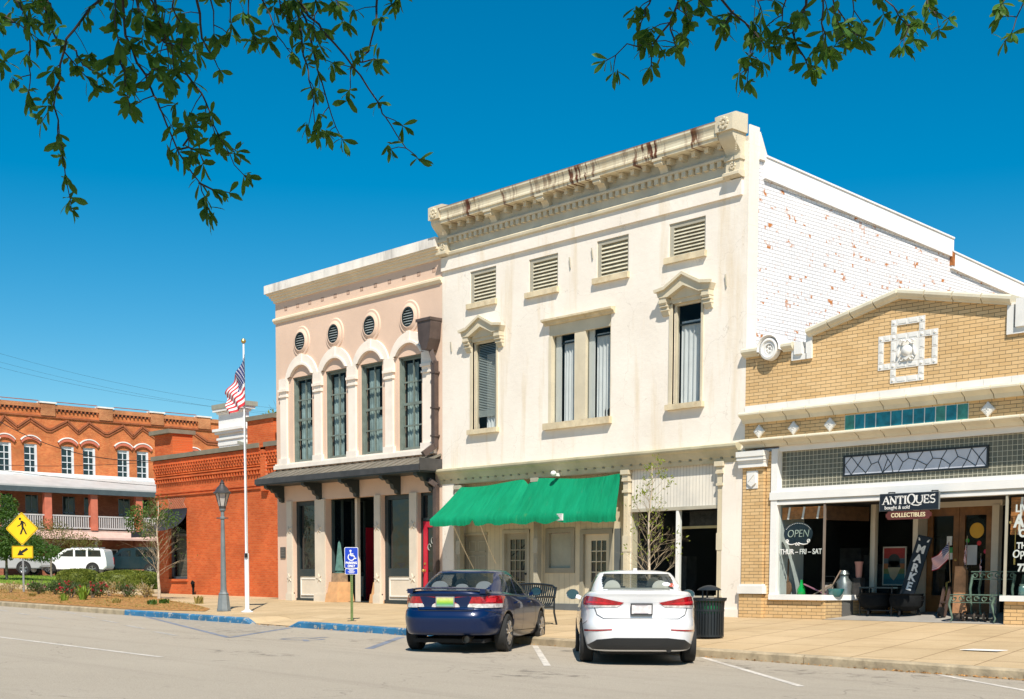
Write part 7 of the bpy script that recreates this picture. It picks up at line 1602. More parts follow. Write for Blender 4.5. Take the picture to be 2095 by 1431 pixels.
# leaning board
b0=Vector((-16.27,F+.90,zE(F+.9)+.40)); mk=thing('leaning_board','tall leaning black board with white letters M A R K E in the entry','sign',tuple(b0),local=True)
mk.rotation_euler=(R(-9),R(13),0)
m=MB(); m.prism([(-.17,0),(.17,0),(.17,1.36),(-.17,1.36)],'y',0,.03); m.build('board',mat('black_board',(.008,.010,.014),.5,var=.1),mk)
for i,ch in enumerate('MARKE'): text(ch,.235,(0,-.003,1.06-i*.205),M_WHITE,mk,bold=.010,sx=1.1)
m=MB(); [m.prism([(s*.08,1.24),(s*.12,1.24),(s*.14,1.31),(s*.10,1.29)],'y',-.006,0) for s in (-1,1)]; m.build('quote_mark',M_WHITE,mk)
# poster in window
A=(-17.0,F+1.36); ps=thing('poster','framed retro poster of red and teal stripes with a dark round figure','poster',(A[0],A[1],1.1))
x0,x1,z0,z1=-17.25,-16.72,1.22,2.02; y=F+1.55
m=MB(); m.box(x0-.03,x1+.03,y,y+.03,z0-.03,z1+.03); m.build('frame',mat('pale_frame',(.50,.42,.34),.6),ps)
m=MB()
cols_=[(.012,.10,.13),(.012,.13,.14),(.12,.14,.04),(.26,.09,.025),(.05,.08,.10),(.26,.018,.014),(.30,.02,.016)]
for k in range(7): m.cur=k; m.box(x0,x1,y-.006,y,lerp(z0,z1,k/7),lerp(z0,z1,(k+1)/7))
m.build('print',[mat('print_%s'%w,c,.7) for w,c in zip(('teal','aqua','olive','orange','slate','crimson','scarlet'),cols_)],ps)
m=MB(); xm,zm=(x0+x1)/2,(z0+z1)/2; m.lathe([(0,.010),(.15,.010),(.15,.006)],(xm,y,zm+.12),24,'y'); m.prism([(xm-.13,zm+.12),(xm+.13,zm+.12),(xm+.16,zm-.03),(xm-.16,zm-.03)],'y',y-.010,y-.006); m.build('round_figure',M_SIGNK,ps); m=MB(); m.prism([(xm-.16,zm-.03),(xm+.17,zm-.03),(xm+.08,zm-.22),(xm+.0,zm-.32),(xm-.09,zm-.24)],'y',y-.011,y-.0105); m.build('cream_shape',mat('print_cream',(.36,.28,.17),.7),ps)
# wrought iron two tier stand
gx,gy=-14.55,F+.28; z=zE(gy)
gs=thing('garden_stand','green wrought iron two tier plant stand with scroll work by the shop door','stand',(gx,gy,z))
M_GRN=mat('verdigris_green_iron',(.10,.16,.12),.6,var=.3,vs=8)
def tier(x0,x1,y0,y1,zt,nm):
    m=MB(); m.box(x0,x1,y0,y1,zt-.02,zt); m.box(x0,x1,y0,y0+.012,zt-.17,zt-.155); o=m.build(nm,M_GRN,gs)
    m=MB(); n=6
    for i in range(n):
        cx=lerp(x0,x1,(i+.5)/n); r_=.055
        m.tube([(cx+r_*(1-q_*.08)*math.cos(q_),y0+.006,zt-.088+r_*(1-q_*.08)*math.sin(q_)*(1 if i%2 else -1)) for q_ in [k*.6 for k in range(10)]],.011,5)
        m.obox((cx+.04,y0+.006,zt-.07),(.03,.006,.016),rx=.5)
    m.build('scroll_work',M_GRN,o)
tier(-14.75,-13.75,gy-.2,gy+.25,z+.55,'lower_shelf'); tier(-14.60,-13.62,gy+.35,gy+.75,z+1.02,'upper_shelf')
for (a,b,h) in ((-14.72,gy-.18,.5),(-13.78,gy-.18,.5),(-14.57,gy+.37,.95),(-13.65,gy+.37,.95),(-14.57,gy+.73,.95),(-13.65,gy+.73,.95)):
    m=MB(); m.tube([(a,b,z),(a+.03,b,z+.06),(a-.01,b,z+.2),(a-.04,b-.02,z+h*.7),(a,b,z+h)],[.02,.018,.02,.026,.03],7); m.build('leg',M_GRN,gs,smooth=True)
# hand truck, column and small flags
cx_,cy_=-15.05,F+.95; z=zE(cy_); wc_=thing('wooden_post','weathered bare wooden post standing between the doors and garden stand','post',(cx_,cy_,z))
m=MB(); m.prism([(cx_-.14,z),(cx_+.16,z),(cx_+.15,z+.95),(cx_+.08,z+1.05),(cx_-.10,z+1.05)],'y',cy_,cy_+.1); m.build('plank',mat('raw_wood',(.50,.25,.12),.8,var=.25,vs=5),wc_)
ht=thing('hand_truck','old wooden hand truck standing on end in front of the shop door','hand truck',(-15.45,F+.75,z))
m=MB(); [m.bar((xx,F+.78,z),(xx+.02,F+.95,z+.62),.022,.03) for xx in (-15.40,-15.27)]; m.bar((-15.40,F+.83,z+.3),(-15.25,F+.83,z+.3),.015); m.build('rail',mat('dark_old_wood',(.07,.04,.03),.8,var=.3,vs=6),ht)
m=MB(); m.lathe([(0,-.03),(.1,-.03),(.1,.03),(0,.03)],(-15.30,F+.70,z+.1),16,'x'); m.build('wheel',M_IRON,ht)
fs_=thing('iron_rack','low iron wheeled rack lying on the ground under the garden stand','rack',(-14.5,F+.5,z))
m=MB(); [m.lathe([(.07,-.02),(.1,-.02),(.1,.02),(.07,.02),(.07,-.02)],(xx,F+.35,zE(F+.35)+.1),14,'x') for xx in (-14.55,-14.30,-14.1)]; m.box(-14.75,-14.1,F+.34,F+.44,zE(F+.4)+.08,zE(F+.4)+.13); m.obox((-14.7,F+.3,zE(F+.3)+.1),(.08,.05,.06)); m.build('rack_frame',mat('rusty_iron',(.09,.07,.055),.8,var=.4,vs=12),fs_)
for i,(xa,ya,za,lx,s,lab) in enumerate(((-15.22,F+.9,z+1.02,-.30,1.0,'small cloth American flag drooping left of the wooden post'),(-14.98,F+1.1,z+1.08,.02,1.1,'small cloth American flag standing upright behind the wooden post'),(-14.7,F+1.15,z+.88,.08,.8,'small pinkish American flag drooping at the right of the wooden post'))):
    fl=thing('small_flag',lab,'flag',(xa,ya,za-.3),'small flags outside the shop')
    m=MB(); m.tube([(xa,ya,za-.3),(xa+.02+lx*.2,ya-.03,za+.55*s)],.008,6); m.build('stick',mat('stick_wood',(.35,.24,.14),.7) if not bpy.data.materials.get('stick_wood') else bpy.data.materials['stick_wood'],fl)
    T=Vector((xa+.02+lx*.2,ya-.03,za+.55*s)); me=flagmesh(T,T+Vector((.0,.0,-.36*s)),T+Vector((lx-.06,-.05,-.34*s)),T+Vector((lx-.02,-.08,-.62*s)),8,14,13,.025); me.name='cloth'; put(bpy.data.objects.new('cloth',me),fl)
# things in the left shop window
def small(name,label,cat,build,m_,loc): 
    o=build(MB()).build(name,m_,None,label,cat,smooth=True,angle=40,origin=loc); return o
x,y,z=-18.88,F+.35,.935
small('green_bottle','bright green glass bottle standing at the left end of the shop window','bottle',lambda m:m.lathe([(0,z),(.085,z),(.10,z+.05),(.095,z+.16),(.04,z+.25),(.028,z+.34),(.035,z+.35),(.03,z+.37),(0,z+.37)],(x+.28,y,0),16),mat('green_glass',(.01,.35,.06),.08,var=.1,coat=1),(x+.28,y,z))
small('wooden_paddle','brown rounded wooden paddle leaning in the window left of the green bottle','paddle',lambda m:m.prism([(x-.12+.1*math.cos(a),z+.18+.17*math.sin(a)) for a in [k*.4 for k in range(16)]],'y',y+.02,y+.05).bar((x-.12,y+.03,z+.33),(x-.13,y+.06,z+.85),.012),mat('old_paddle',(.20,.11,.06),.7,var=.3),(x-.12,y,z))
small('black_toolbox','black metal box with a bail handle in the shop window','box',lambda m:(m.box(x+.72,x+1.06,y+.1,y+.3,z,z+.32),m.tube([(x+.74,y+.2,z+.32),(x+.76,y+.2,z+.45),(x+1.02,y+.2,z+.45),(x+1.04,y+.2,z+.32)],.014,6))[0],M_IRON,(x+.89,y+.2,z))
for (xa,za,xb,zb_2,c,lab) in ((x+.38,z+.28,x+1.0,z+.03,(.35,.14,.20),'pink folding wooden rod slanting across the window floor'),(x+.62,z+.03,x+1.08,z+.27,(.42,.30,.20),'pale wooden rod crossing the pink rod in the window'),(x+1.0,z+.02,x+1.32,z+.58,(.28,.20,.15),'dark thin stick leaning steeply beside the window corner')):
    small('wooden_rod',lab,'rod',lambda m:m.bar((xa,y-.05,za),(xb,y+.0,zb_2),.018,.012),mat('rod_'+lab.split()[0],c,.7),(xa,y,za))
small('milk_can','grey metal milk can with a shiny lid behind the corner glass','can',lambda m:m.lathe([(0,z),(.17,z),(.18,z+.32),(.10,z+.42),(.10,z+.47),(.13,z+.50),(.09,z+.58),(0,z+.60)],(-17.75,F+.75,0),18),mat('galvanised_can',(.22,.24,.24),.35,metal=.6,var=.2,vs=6),(-17.75,F+.75,z))
small('pink_vase','pink fluted vase on a shelf inside the corner window','vase',lambda m:m.lathe([(0,z+.42),(.06,z+.42),(.07,z+.48),(.08,z+.7),(.10,z+.78),(.0,z+.76)],(-17.50,F+.95,0),14),mat('pink_china',(.50,.24,.20),.4,var=.1),(-17.5,F+.95,z+.42))
MB().box(-17.6,-17.4,F+.85,F+1.05,z,z+.42).build('display_stand',M_DARK2,None,'dark block under the pink vase in the corner window','stand')
small('teal_bowl','teal glass bowl at the foot of the corner window pane','bowl',lambda m:m.lathe([(0,z),(.1,z),(.17,z+.08),(.19,z+.18),(.17,z+.18),(.09,z+.03)],(-17.68,F+.35,0),18),mat('teal_glass_dish',(.02,.16,.17),.15,var=.1,coat=1),(-17.68,F+.35,z))
small('pale_tin','pale printed tin box by the corner post of the shop window','tin',lambda m:m.box(-18.0,-17.82,F+.4,F+.55,z,z+.26),mat('printed_tin',(.45,.36,.32),.5,var=.5,vs=14),(-17.9,F+.45,z))
small('brown_jug','dark brown stoneware jug standing on the pair window sill','jug',lambda m:(m.lathe([(0,5.41),(.095,5.41),(.12,5.50),(.12,5.60),(.085,5.69),(.09,5.73),(.075,5.73),(.07,5.68)],(-24.62,F+.33,0),20),m.tube([(-24.73,F+.33,5.69),(-24.79,F+.33,5.66),(-24.78,F+.33,5.58),(-24.73,F+.33,5.55)],.014,6))[0],mat('brown_stoneware',(.05,.03,.022),.3,var=.2,vs=8),(-24.62,F+.33,5.41))
small('wooden_cross','dark rough wooden cross standing in the right upper window','cross',lambda m:(m.box(-21.78,-21.62,F+.27,F+.31,5.52,6.62),m.box(-21.98,-21.44,F+.265,F+.315,6.12,6.24))[0],mat('dark_oak',(.10,.075,.05),.8,var=.3,vs=5),(-21.7,F+.29,5.52))
small('amber_plank','amber wooden board leaning inside the right upper window','board',lambda m:m.bar((-21.36,F+.27,6.45),(-21.56,F+.29,7.15),.075,.012,up=(0,1,0)),mat('amber_wood',(.42,.20,.05),.6,var=.2,vs=4),(-21.4,F+.28,6.45))
small('white_placard','small white placard fixed high in the right upper window','placard',lambda m:m.box(-21.70,-21.45,F+.21,F+.22,7.14,7.30),M_WHITE,(-21.57,F+.21,7.1))
zz=1.0
small('brass_candlestick','tall brass candlestick inside the right shop window','candlestick',lambda m:m.lathe([(0,zz),(.075,zz),(.05,zz+.05),(.03,zz+.15),(.045,zz+.2),(.025,zz+.3),(.03,zz+.45),(.02,zz+.47),(.02,zz+.62),(0,zz+.63)],(-13.08,F+.35,0),16),M_BRASS,(-13.08,F+.35,zz))
small('glass_jar','greenish glass jar left of the brass candlestick','jar',lambda m:m.lathe([(0,zz),(.07,zz),(.08,zz+.05),(.08,zz+.17),(.06,zz+.2),(.065,zz+.24),(0,zz+.24)],(-13.3,F+.3,0),16),mat('jar_green',(.10,.18,.16),.1,coat=1),(-13.3,F+.3,zz))
# kerb outlet and debris
m=MB(); rg=random.Random(21)
for i in range(420):
    x=rg.choice([rg.uniform(-16,-6),rg.uniform(-12,-9.3),rg.uniform(-30,-16)]); y=YC-.165-abs(rg.gauss(0,.07)); s=rg.uniform(.018,.045); a=rg.uniform(0,6.3); z=zr(x)+.008
    m.add([(x+s*math.cos(a),y+s*math.sin(a)*.6,z),(x-s*.3*math.sin(a),y+s*.3*math.cos(a),z+rg.uniform(0,.03)),(x-s*math.cos(a),y-s*math.sin(a)*.6,z+.004),(x+s*.3*math.sin(a),y-s*.3*math.cos(a),z+rg.uniform(0,.02))],[(0,1,2,3)])
m.build('fallen_leaves',mat('dry_leaf',(.40,.20,.06),.9,var=.5,vs=6),None,kind='stuff')
m=MB(); m.lathe([(0,0.001),(.085,0.001)],(-9.42,YC-.176,zr(-9.4)+.075),20,'y'); m.build('drain_outlet',M_DARK,None,'small round drain hole in the concrete kerb at far right','drain',origin=(-9.42,YC-.176,zr(-9.4)+.075))
zq=zw(-11.3,20.6); m=MB(); m.prism([(-11.62,20.35),(-11.0,20.42),(-11.02,20.82),(-11.60,20.78)],'z',zq+.006,zq+.012); m.build('white_paint_patch',M_WHITE,None,kind='structure')
# ================================================================ VEGETATION
def mat_leaf(name,c1,c2,trans=.35,rough=.55):
    m,t,b=newmat(name); b.inputs['Roughness'].default_value=rough; b.inputs['Specular IOR Level'].default_value=.35
    oi=nd(t,'ShaderNodeNewGeometry'); f=oi.outputs['Random Per Island']; c=mixc(t,f,c1,c2); t.links.new(c,b.inputs['Base Color'])
    if trans:
        tl=nd(t,'ShaderNodeBsdfTranslucent'); mx=nd(t,'ShaderNodeMixShader'); mx.inputs[0].default_value=trans; t.links.new(mixc(t,.5,c,(.25,.35,.02)),tl.inputs[0])
        o=t.nodes['Material Output']; t.links.new(b.outputs[0],mx.inputs[1]); t.links.new(tl.outputs[0],mx.inputs[2]); t.links.new(mx.outputs[0],o.inputs[0])
    return m
M_BARK=mat('grey_bark',(.20,.16,.12),.9,var=.3,vs=7,bmp=.01,bs=20); M_BARKL=mat('pale_bark',(.52,.43,.32),.9,var=.25,vs=8)
L_DARK=mat_leaf('oak_leaf',(.03,.10,.012),(.085,.20,.03),.42); L_MID=mat_leaf('mid_leaf',(.03,.085,.012),(.09,.17,.03)); L_YEL=mat_leaf('yellow_green_leaf',(.14,.20,.02),(.30,.32,.04)); L_OLIVE=mat_leaf('olive_leaf',(.10,.10,.025),(.24,.19,.06)); L_HEDGE=mat_leaf('hedge_leaf',(.075,.105,.012),(.24,.26,.04),.2); L_ROSE=mat_leaf('rose_leaf',(.03,.07,.02),(.09,.14,.045)); L_TAN=mat_leaf('dry_tan_leaf',(.30,.20,.07),(.50,.38,.16)); P_RED=mat_leaf('rose_petal',(.42,.01,.03),(.62,.05,.09),.2); P_PINK=mat_leaf('pink_petal',(.55,.12,.22),(.65,.25,.35),.2)
def leaf(mb,p,d,n,l,w,fold=.25,shape=None):
    p=Vector(p); d=Vector(d).normalized(); s=d.cross(Vector(n)); 
    if s.length<1e-3: s=d.cross(Vector((.3,.5,.8)))
    s.normalize(); u=s.cross(d)
    if shape:
        vs=[p]; L=[(.28,.55),(.55,.95),(.8,.85)]
        for t,k in L: vs+= [p+d*l*t+s*w*.5*k+u*w*fold*k-u*l*.10*t*t, p+d*l*t-u*l*.10*t*t, p+d*l*t-s*w*.5*k+u*w*fold*k-u*l*.10*t*t]
        vs.append(p+d*l-u*l*.12)
        mb.add(vs,[(0,2,1),(0,3,2),(1,2,5,4),(2,3,6,5),(4,5,8,7),(5,6,9,8),(7,8,10),(8,9,10)]); return
    a=p; b=p+d*l*.45+s*w*.5+u*w*fold; c=p+d*l-u*l*.08; e=p+d*l*.45-s*w*.5+u*w*fold; m=p+d*l*.5
    mb.add([a,b,c,e,m],[(0,4,1),(1,4,2),(2,4,3),(3,4,0)])
def rnd(rg): 
    while True:
        v=Vector((rg.uniform(-1,1),rg.uniform(-1,1),rg.uniform(-1,1)))
        if .05<v.length<1: return v.normalized()
def cloud(mb,rg,c,rad,n,l,w,hollow=.55,flat=None):
    for _ in range(n):
        v=rnd(rg); r=hollow+(1-hollow)*rg.random()**.5
        p=Vector((c[0]+v.x*rad[0]*r,c[1]+v.y*rad[1]*r,c[2]+v.z*rad[2]*r))
        if flat is not None and p.z<flat: continue
        d=(rnd(rg)+v*.6+Vector((0,0,-.1))); leaf(mb,p,d,rnd(rg),l*rg.uniform(.6,1.2),w*rg.uniform(.7,1.2))
def branches(mb,rg,p,d,l,r,depth,tips,up=.25,spread=.7,kids=(2,3),shrink=.72,nseg=4,segs=6):
    pts=[Vector(p)]; d=Vector(d).normalized(); rs=[r]
    for i in range(nseg):
        d=(d+rnd(rg)*.16+Vector((0,0,up*.15))).normalized(); pts.append(pts[-1]+d*l/nseg); rs.append(lerp(r,r*.6,(i+1)/nseg))
    mb.tube(pts,rs,segs if r>.012 else 4,cap=False)
    if depth<=0: tips.append((pts[-1],d)); tips.append((pts[-2],d)); return
    for k in range(rg.randint(*kids)):
        t=rg.uniform(.35,1.0); i=min(nseg,max(1,int(t*nseg+.5))); q=pts[i]
        nd_=(d+rnd(rg)*spread+Vector((0,0,up))).normalized(); branches(mb,rg,q,nd_,l*shrink*rg.uniform(.7,1.1),rs[i]*.62,depth-1,tips,up,spread,kids,shrink,nseg,segs)
# bare young tree between the cars
M_TWIG=mat('tan_twig',(.36,.28,.18),.9,var=.3,vs=6)
def bare_tree(label,base,h,seed,leafmat,nleaf,bark,spread,ratio=1.0,low=.28):
    rg=random.Random(seed); x,y,z=base; t=thing('bare_tree',label,'tree',base)
    mb=MB(); pts=[(x,y,z)]; 
    for i in range(1,11): pts.append((x+.05*math.sin(i*.9)*h/4,y+.03*math.cos(i*1.3),z+h*i/10))
    mb.tube(pts,[lerp(.055,.010,(i/10)**.8)*h/4.0*ratio for i in range(11)],8); mb.build('trunk',bark,t,smooth=True)
    b=MB(); tips=[]
    for k in range(46):
        f=lerp(low,.97,(k/45)**1.05); q=Vector(pts[0]).lerp(Vector(pts[-1]),f); i=min(9,int(f*10)); q=Vector(pts[i]).lerp(Vector(pts[i+1]),f*10-i); a=k*2.4+rg.random(); ll=spread*(1.1-f)*rg.uniform(.7,1.15)+.12
        branches(b,rg,q,(math.cos(a),math.sin(a),.85),ll,lerp(.0105,.004,f)*h/4,3,tips,.30,.85,(2,3),.66,3,4)
    b.build('branch',M_TWIG,t)
    l=MB()
    for _ in range(nleaf): p,d=rg.choice(tips); leaf(l,p+rnd(rg)*.04,d+rnd(rg)*.9,rnd(rg),rg.uniform(.05,.09),.03)
    l.build('sparse_foliage',leafmat,t); return t
p=wk(1327,1292); zt=ony(1313,955,p.y).z; bare_tree('bare young tree with a few yellow green leaves between the cars and the bin',(p.x,p.y,p.z),zt-p.z,5,L_YEL,420,M_BARKL,.62)
p=wk(325,1229); zt=ony(318,1025,p.y).z; sap=bare_tree('slender pale sapling with sparse leaves at the left corner of the red brick wall',(p.x,p.y,p.z),zt-p.z,9,L_MID,420,M_BARKL,1.0,1.2,.24)
rg=random.Random(2); m=MB()
for (px,py,rx,rz_,n) in ((275,1062,.35,.5,420),(300,1085,.3,.3,200),(318,1045,.35,.35,250),(340,1060,.5,.3,220),(290,1045,.3,.3,120)): c=ony(px,py,p.y+.3); cloud(m,rg,c,(rx,rx,rz_),n,.11,.055,.1)
m.build('leafy_clump',L_MID,sap)
# leafy trees on the left
def leafy(name,label,base,h,crowns,lm,n,l,seed,tr=.09,hollow=.35):
    rg=random.Random(seed); x,y,z=base; t=thing(name,label,'tree',base)
    mb=MB(); tips=[]; mb.tube([(x,y,z),(x+.03,y,z+h*.25),(x-.02,y,z+h*.5)],[tr,tr*.8,tr*.6],9); 
    for k in range(7): a=k*.9; branches(mb,rg,(x,y,z+h*(.3+.03*k)),(math.cos(a),math.sin(a),1.0),h*.3,tr*.4,2,tips,.2,.6)
    mb.build('trunk',M_BARK,t)
    m=MB()
    for (cx,cy,cz,rx,ry,rz_,k) in crowns: cloud(m,rg,(x+cx,y+cy,z+cz),(rx,ry,rz_),int(n*k),l,l*.5,hollow)
    m.build('crown',lm,t); return t
q=onx(14,1193,-80); z=zr(-80)+.13
leafy('leafy_tree','dense green round headed tree behind the yellow crossing sign',(-80,q.y,z),4.4,[(0,0,3.3,1.2,1.2,.9,1.2),(-.8,-.5,2.3,1.3,1.3,.9,1),(.9,.5,2.1,1.4,1.3,.8,1.2),(1.9,1.3,1.6,1.2,1.2,.55,.7),(-.2,.2,4.3,.6,.6,.7,.5),(.2,-.2,1.7,1.2,1.2,.5,.8),(-1.9,-1.5,3.1,1.3,1.3,1.8,1.0)],L_MID,1500,.19,31)
q=onx(105,1190,-86); z=zr(-86)+.13
leafy('scrubby_tree','sparse olive brown multi stemmed tree between the crossing sign and the white suv',(-86,q.y,z),4.0,[(-.8,-.7,2.7,1.4,1.3,.9,.5),(.8,.7,2.5,1.5,1.4,.8,.6),(0,0,3.2,1.4,1.3,.6,.4),(1.8,1.6,2.2,1.0,1.0,.5,.35),(-1.8,-1.6,2.2,1.0,1.0,.6,.35)],L_OLIVE,1300,.13,32,.07,.0)
q=ondepth(562,842,70); z=zf(q.x)
leafy('tree_top','bright green tree top peeping above the roofs beside the pink building',(q.x+.6,q.y,.8),q.z-.4,[(0,0,q.z-1.6,1.1,1.1,.9,.6)],L_YEL,900,.22,33,.15)
# hedges
def hedge(label,pxl,pxr,pt,pb,X,seed):
    a=onx(pxl,(pt+pb)/2,X); b=onx(pxr,(pt+pb)/2,X); cy=(a.y+b.y)/2; hw=(b.y-a.y)/2; zt=onx((pxl+pxr)/2,pt,X).z; zb=zr(X)+.13; h=zt-zb
    t=thing('clipped_hedge',label,'hedge',(X,cy,zb)); rg=random.Random(seed); m=MB(); prof=[(0,.05),(.9,.02),(1.0,.3),(1.02,.6),(.93,.86),(.7,.96),(.35,1.0),(0,1.0)]
    m.lathe([(r*.93,h_*.95) for r,h_ in prof],(0,0,0),28); m.v=[(X+v[0]*1.0*min(hw,.95),cy+v[1]*hw,zb+v[2]*h) for v in m.v]; m.build('inner_mass',L_HEDGE,t,smooth=True)
    m=MB()
    for _ in range(5200):
        k=rg.random()*.99; i=int(k*7); f=k*7-i; r=lerp(prof[i][0],prof[i+1][0],f); hh=lerp(prof[i][1],prof[i+1][1],f); a=rg.uniform(0,6.283); bump_=1+.05*math.sin(a*5+hh*7)
        p=Vector((X+r*bump_*min(hw,.95)*math.cos(a)*1.03,cy+r*bump_*hw*math.sin(a)*1.03,zb+hh*h*(1+.02*math.sin(a*4)))); leaf(m,p,Vector((math.cos(a),math.sin(a),.7))+rnd(rg)*1.1,rnd(rg),rg.uniform(.06,.12),.05)
    m.build('foliage',L_HEDGE,t)
hedge('smaller rounded clipped hedge behind the red roses',124,197,1167,1206,-66.5,41); hedge('longer clipped hedge left of the red brick building',206,322,1170,1210,-63.5,42)
# shrubs in the bed
def shrub(label,px,py,rx,h,seed,lm,n,flower=None,nf=0,sparse=False,cat='shrub',name='rose_bush'):
    p=hit(px,py,lambda x,y: zbed(x,y)+.05 if y>YC else zr(x)); z=zbed(p.x,p.y)+.03
    th=thing(name,label,cat,(p.x,p.y,z)); rg=random.Random(seed)
    b=MB(); tips=[]
    for k in range(8): a=k*.8+rg.random(); branches(b,rg,(p.x,p.y,z),(math.cos(a)*.6,math.sin(a)*.6,1),h*.6,.014,2,tips,.15,.6,(2,3),.7,3,4)
    b.build('stem',M_BARK if not sparse else M_BARKL,th)
    m=MB(); cl=[(rg.uniform(-.5,.5)*rx,rg.uniform(-.5,.5)*rx,h*rg.uniform(.35,.85)) for _ in range(7)]
    for c in cl: cloud(m,rg,(p.x+c[0],p.y+c[1],z+c[2]),(rx*.5,rx*.5,h*.26),n//7,.075,.045,.1)
    m.build('foliage',lm,th)
    if flower:
        f=MB()
        for _ in range(nf):
            c=rg.choice(cl); v=rnd(rg); q=Vector((p.x+c[0]+v.x*rx*.5,p.y+c[1]+v.y*rx*.5-.05,z+c[2]+abs(v.z)*h*.27))
            for k in range(9): leaf(f,q,rnd(rg)+Vector((.3,-.4,.2)),rnd(rg),.05,.045)
        f.build('blossom',flower,th)
shrub('low rose bush with pink blooms right of the crossing sign post',80,1216,.5,.55,51,L_ROSE,700,P_PINK,9)
shrub('leafy dark green bush without blooms left of the red roses',113,1217,.5,.55,52,L_ROSE,800)
shrub('red flowering rose bush in the middle of the bed before the rounded hedge',147,1224,.58,.58,53,L_ROSE,800,P_RED,34)
shrub('red flowering rose bush beside the strap leaved tuft',190,1225,.58,.58,54,L_ROSE,800,P_RED,40)
shrub('yellowing bronze bush right of the red roses',224,1221,.5,.6,55,L_TAN,420,None,0,True,name='dry_shrub')
shrub('small dark green bush in front of the longer hedge',256,1222,.4,.58,56,L_ROSE,480,P_RED,4)
shrub('straw coloured dry bush left of the slender sapling',297,1224,.42,.62,57,L_TAN,420,None,0,True,name='dry_shrub')
shrub('tan dry bush left of the crossing sign post',22,1214,.6,.45,58,L_TAN,380,None,0,True,name='dry_shrub')
def tuft(label,px,py,h,n,seed,m_,w=.02):
    p=hit(px,py,lambda x,y: zbed(x,y)+.04 if y>YC else zr(x)); rg=random.Random(seed); m=MB(); z=zbed(p.x,p.y)
    for _ in range(n):
        a=rg.uniform(0,6.3); r=rg.uniform(.03,.35)*h*1.6; q=Vector((p.x+rg.uniform(-.1,.1),p.y+rg.uniform(-.1,.1),z)); e=q+Vector((r*math.cos(a),r*math.sin(a),h*rg.uniform(.6,1))); mid=q.lerp(e,.6)+Vector((0,0,h*.15)); s=Vector((math.sin(a),-math.cos(a),0))*w
        m.add([q-s,q+s,mid+s,e,mid-s],[(0,1,2,4),(4,2,3)])
    m.build('grass_tuft',m_,None,label,'plant',origin=(p.x,p.y,z))
G_TUFT=mat_leaf('bright_blade',(.14,.25,.02),(.26,.36,.05)); G_DRY=mat_leaf('dry_blade',(.30,.24,.06),(.48,.36,.14))
tuft('bright strap leaved tuft between the two red rose bushes',169,1229,.6,45,61,G_TUFT,.03); tuft('small light green tuft below the left red rose bush',130,1231,.35,30,62,G_TUFT)
tuft('low green tuft at the foot of the slender sapling',312,1238,.22,60,63,L_MID,.03); tuft('low green tuft right of the sapling foot',335,1236,.22,70,64,L_MID,.03); tuft('dry grass tuft near the bed tip before the red wall',407,1233,.28,40,65,G_DRY); tuft('dry grass tuft at the front of the bed near the blue kerb',237,1236,.25,60,66,G_DRY)
tuft('sparse dry tuft under the crossing sign',66,1222,.22,60,67,G_DRY)
rg=random.Random(8); m=MB()
for _ in range(9000):
    x=rg.uniform(-62,-34.6); y=rg.uniform(18.75,25)
    # keep inside the bed outline
    yb=np.interp(x,[-61,-52,-46.5,-43.5,-38,-35.5,-34.4],[25.2,24.9,24.3,23.0,21.3,20.3,19.5])
    if y>yb-.1 or (x>-37 and y<18.9+(x+37)*.25): continue
    z=zbed(x,y)+.05; a=rg.uniform(0,6.3); l=rg.uniform(.05,.12); h=rg.uniform(.0,.05)
    m.add([(x,y,z),(x+l*math.cos(a),y+l*math.sin(a),z+h),(x+l*math.cos(a)+.008,y+l*math.sin(a)+.008,z+h),(x+.008,y+.008,z+.01)],[(0,1,2,3)])
m.build('straw_litter',G_DRY,kind='stuff')
# overhead wires
def wire(label,a,b,sag,r,seg=24):
    m=MB(); A=Vector(a); B=Vector(b); pts=[A.lerp(B,i/seg)-Vector((0,0,sag*4*(i/seg)*(1-i/seg))) for i in range(seg+1)]; m.tube(pts,r,4)
    m.build('power_line',M_SIGNK,None,label,'wire',origin=tuple(A),group='overhead wires')
wire('highest thin wire crossing the sky above the orange brick block',ondepth(-40,712,62),ondepth(585,838,66),.35,.004)
wire('second thin wire in the sky just below the highest one',ondepth(-40,730,62),ondepth(585,852,66),.3,.0036)
wire('third thin wire in the sky nearest the brick parapet',ondepth(-40,742,62),ondepth(585,846,66),.35,.004)
wire('dark cable sagging across the far upper windows',ondepth(-30,845,70),ondepth(330,942,62),.75,.018)
wire('thin cable running level across the far upper windows',ondepth(-30,950,70),ondepth(330,944,62),.15,.011)
wire('thin cable slanting along the foot of the far upper windows',ondepth(-30,958,70),ondepth(400,1000,62),.1,.011)
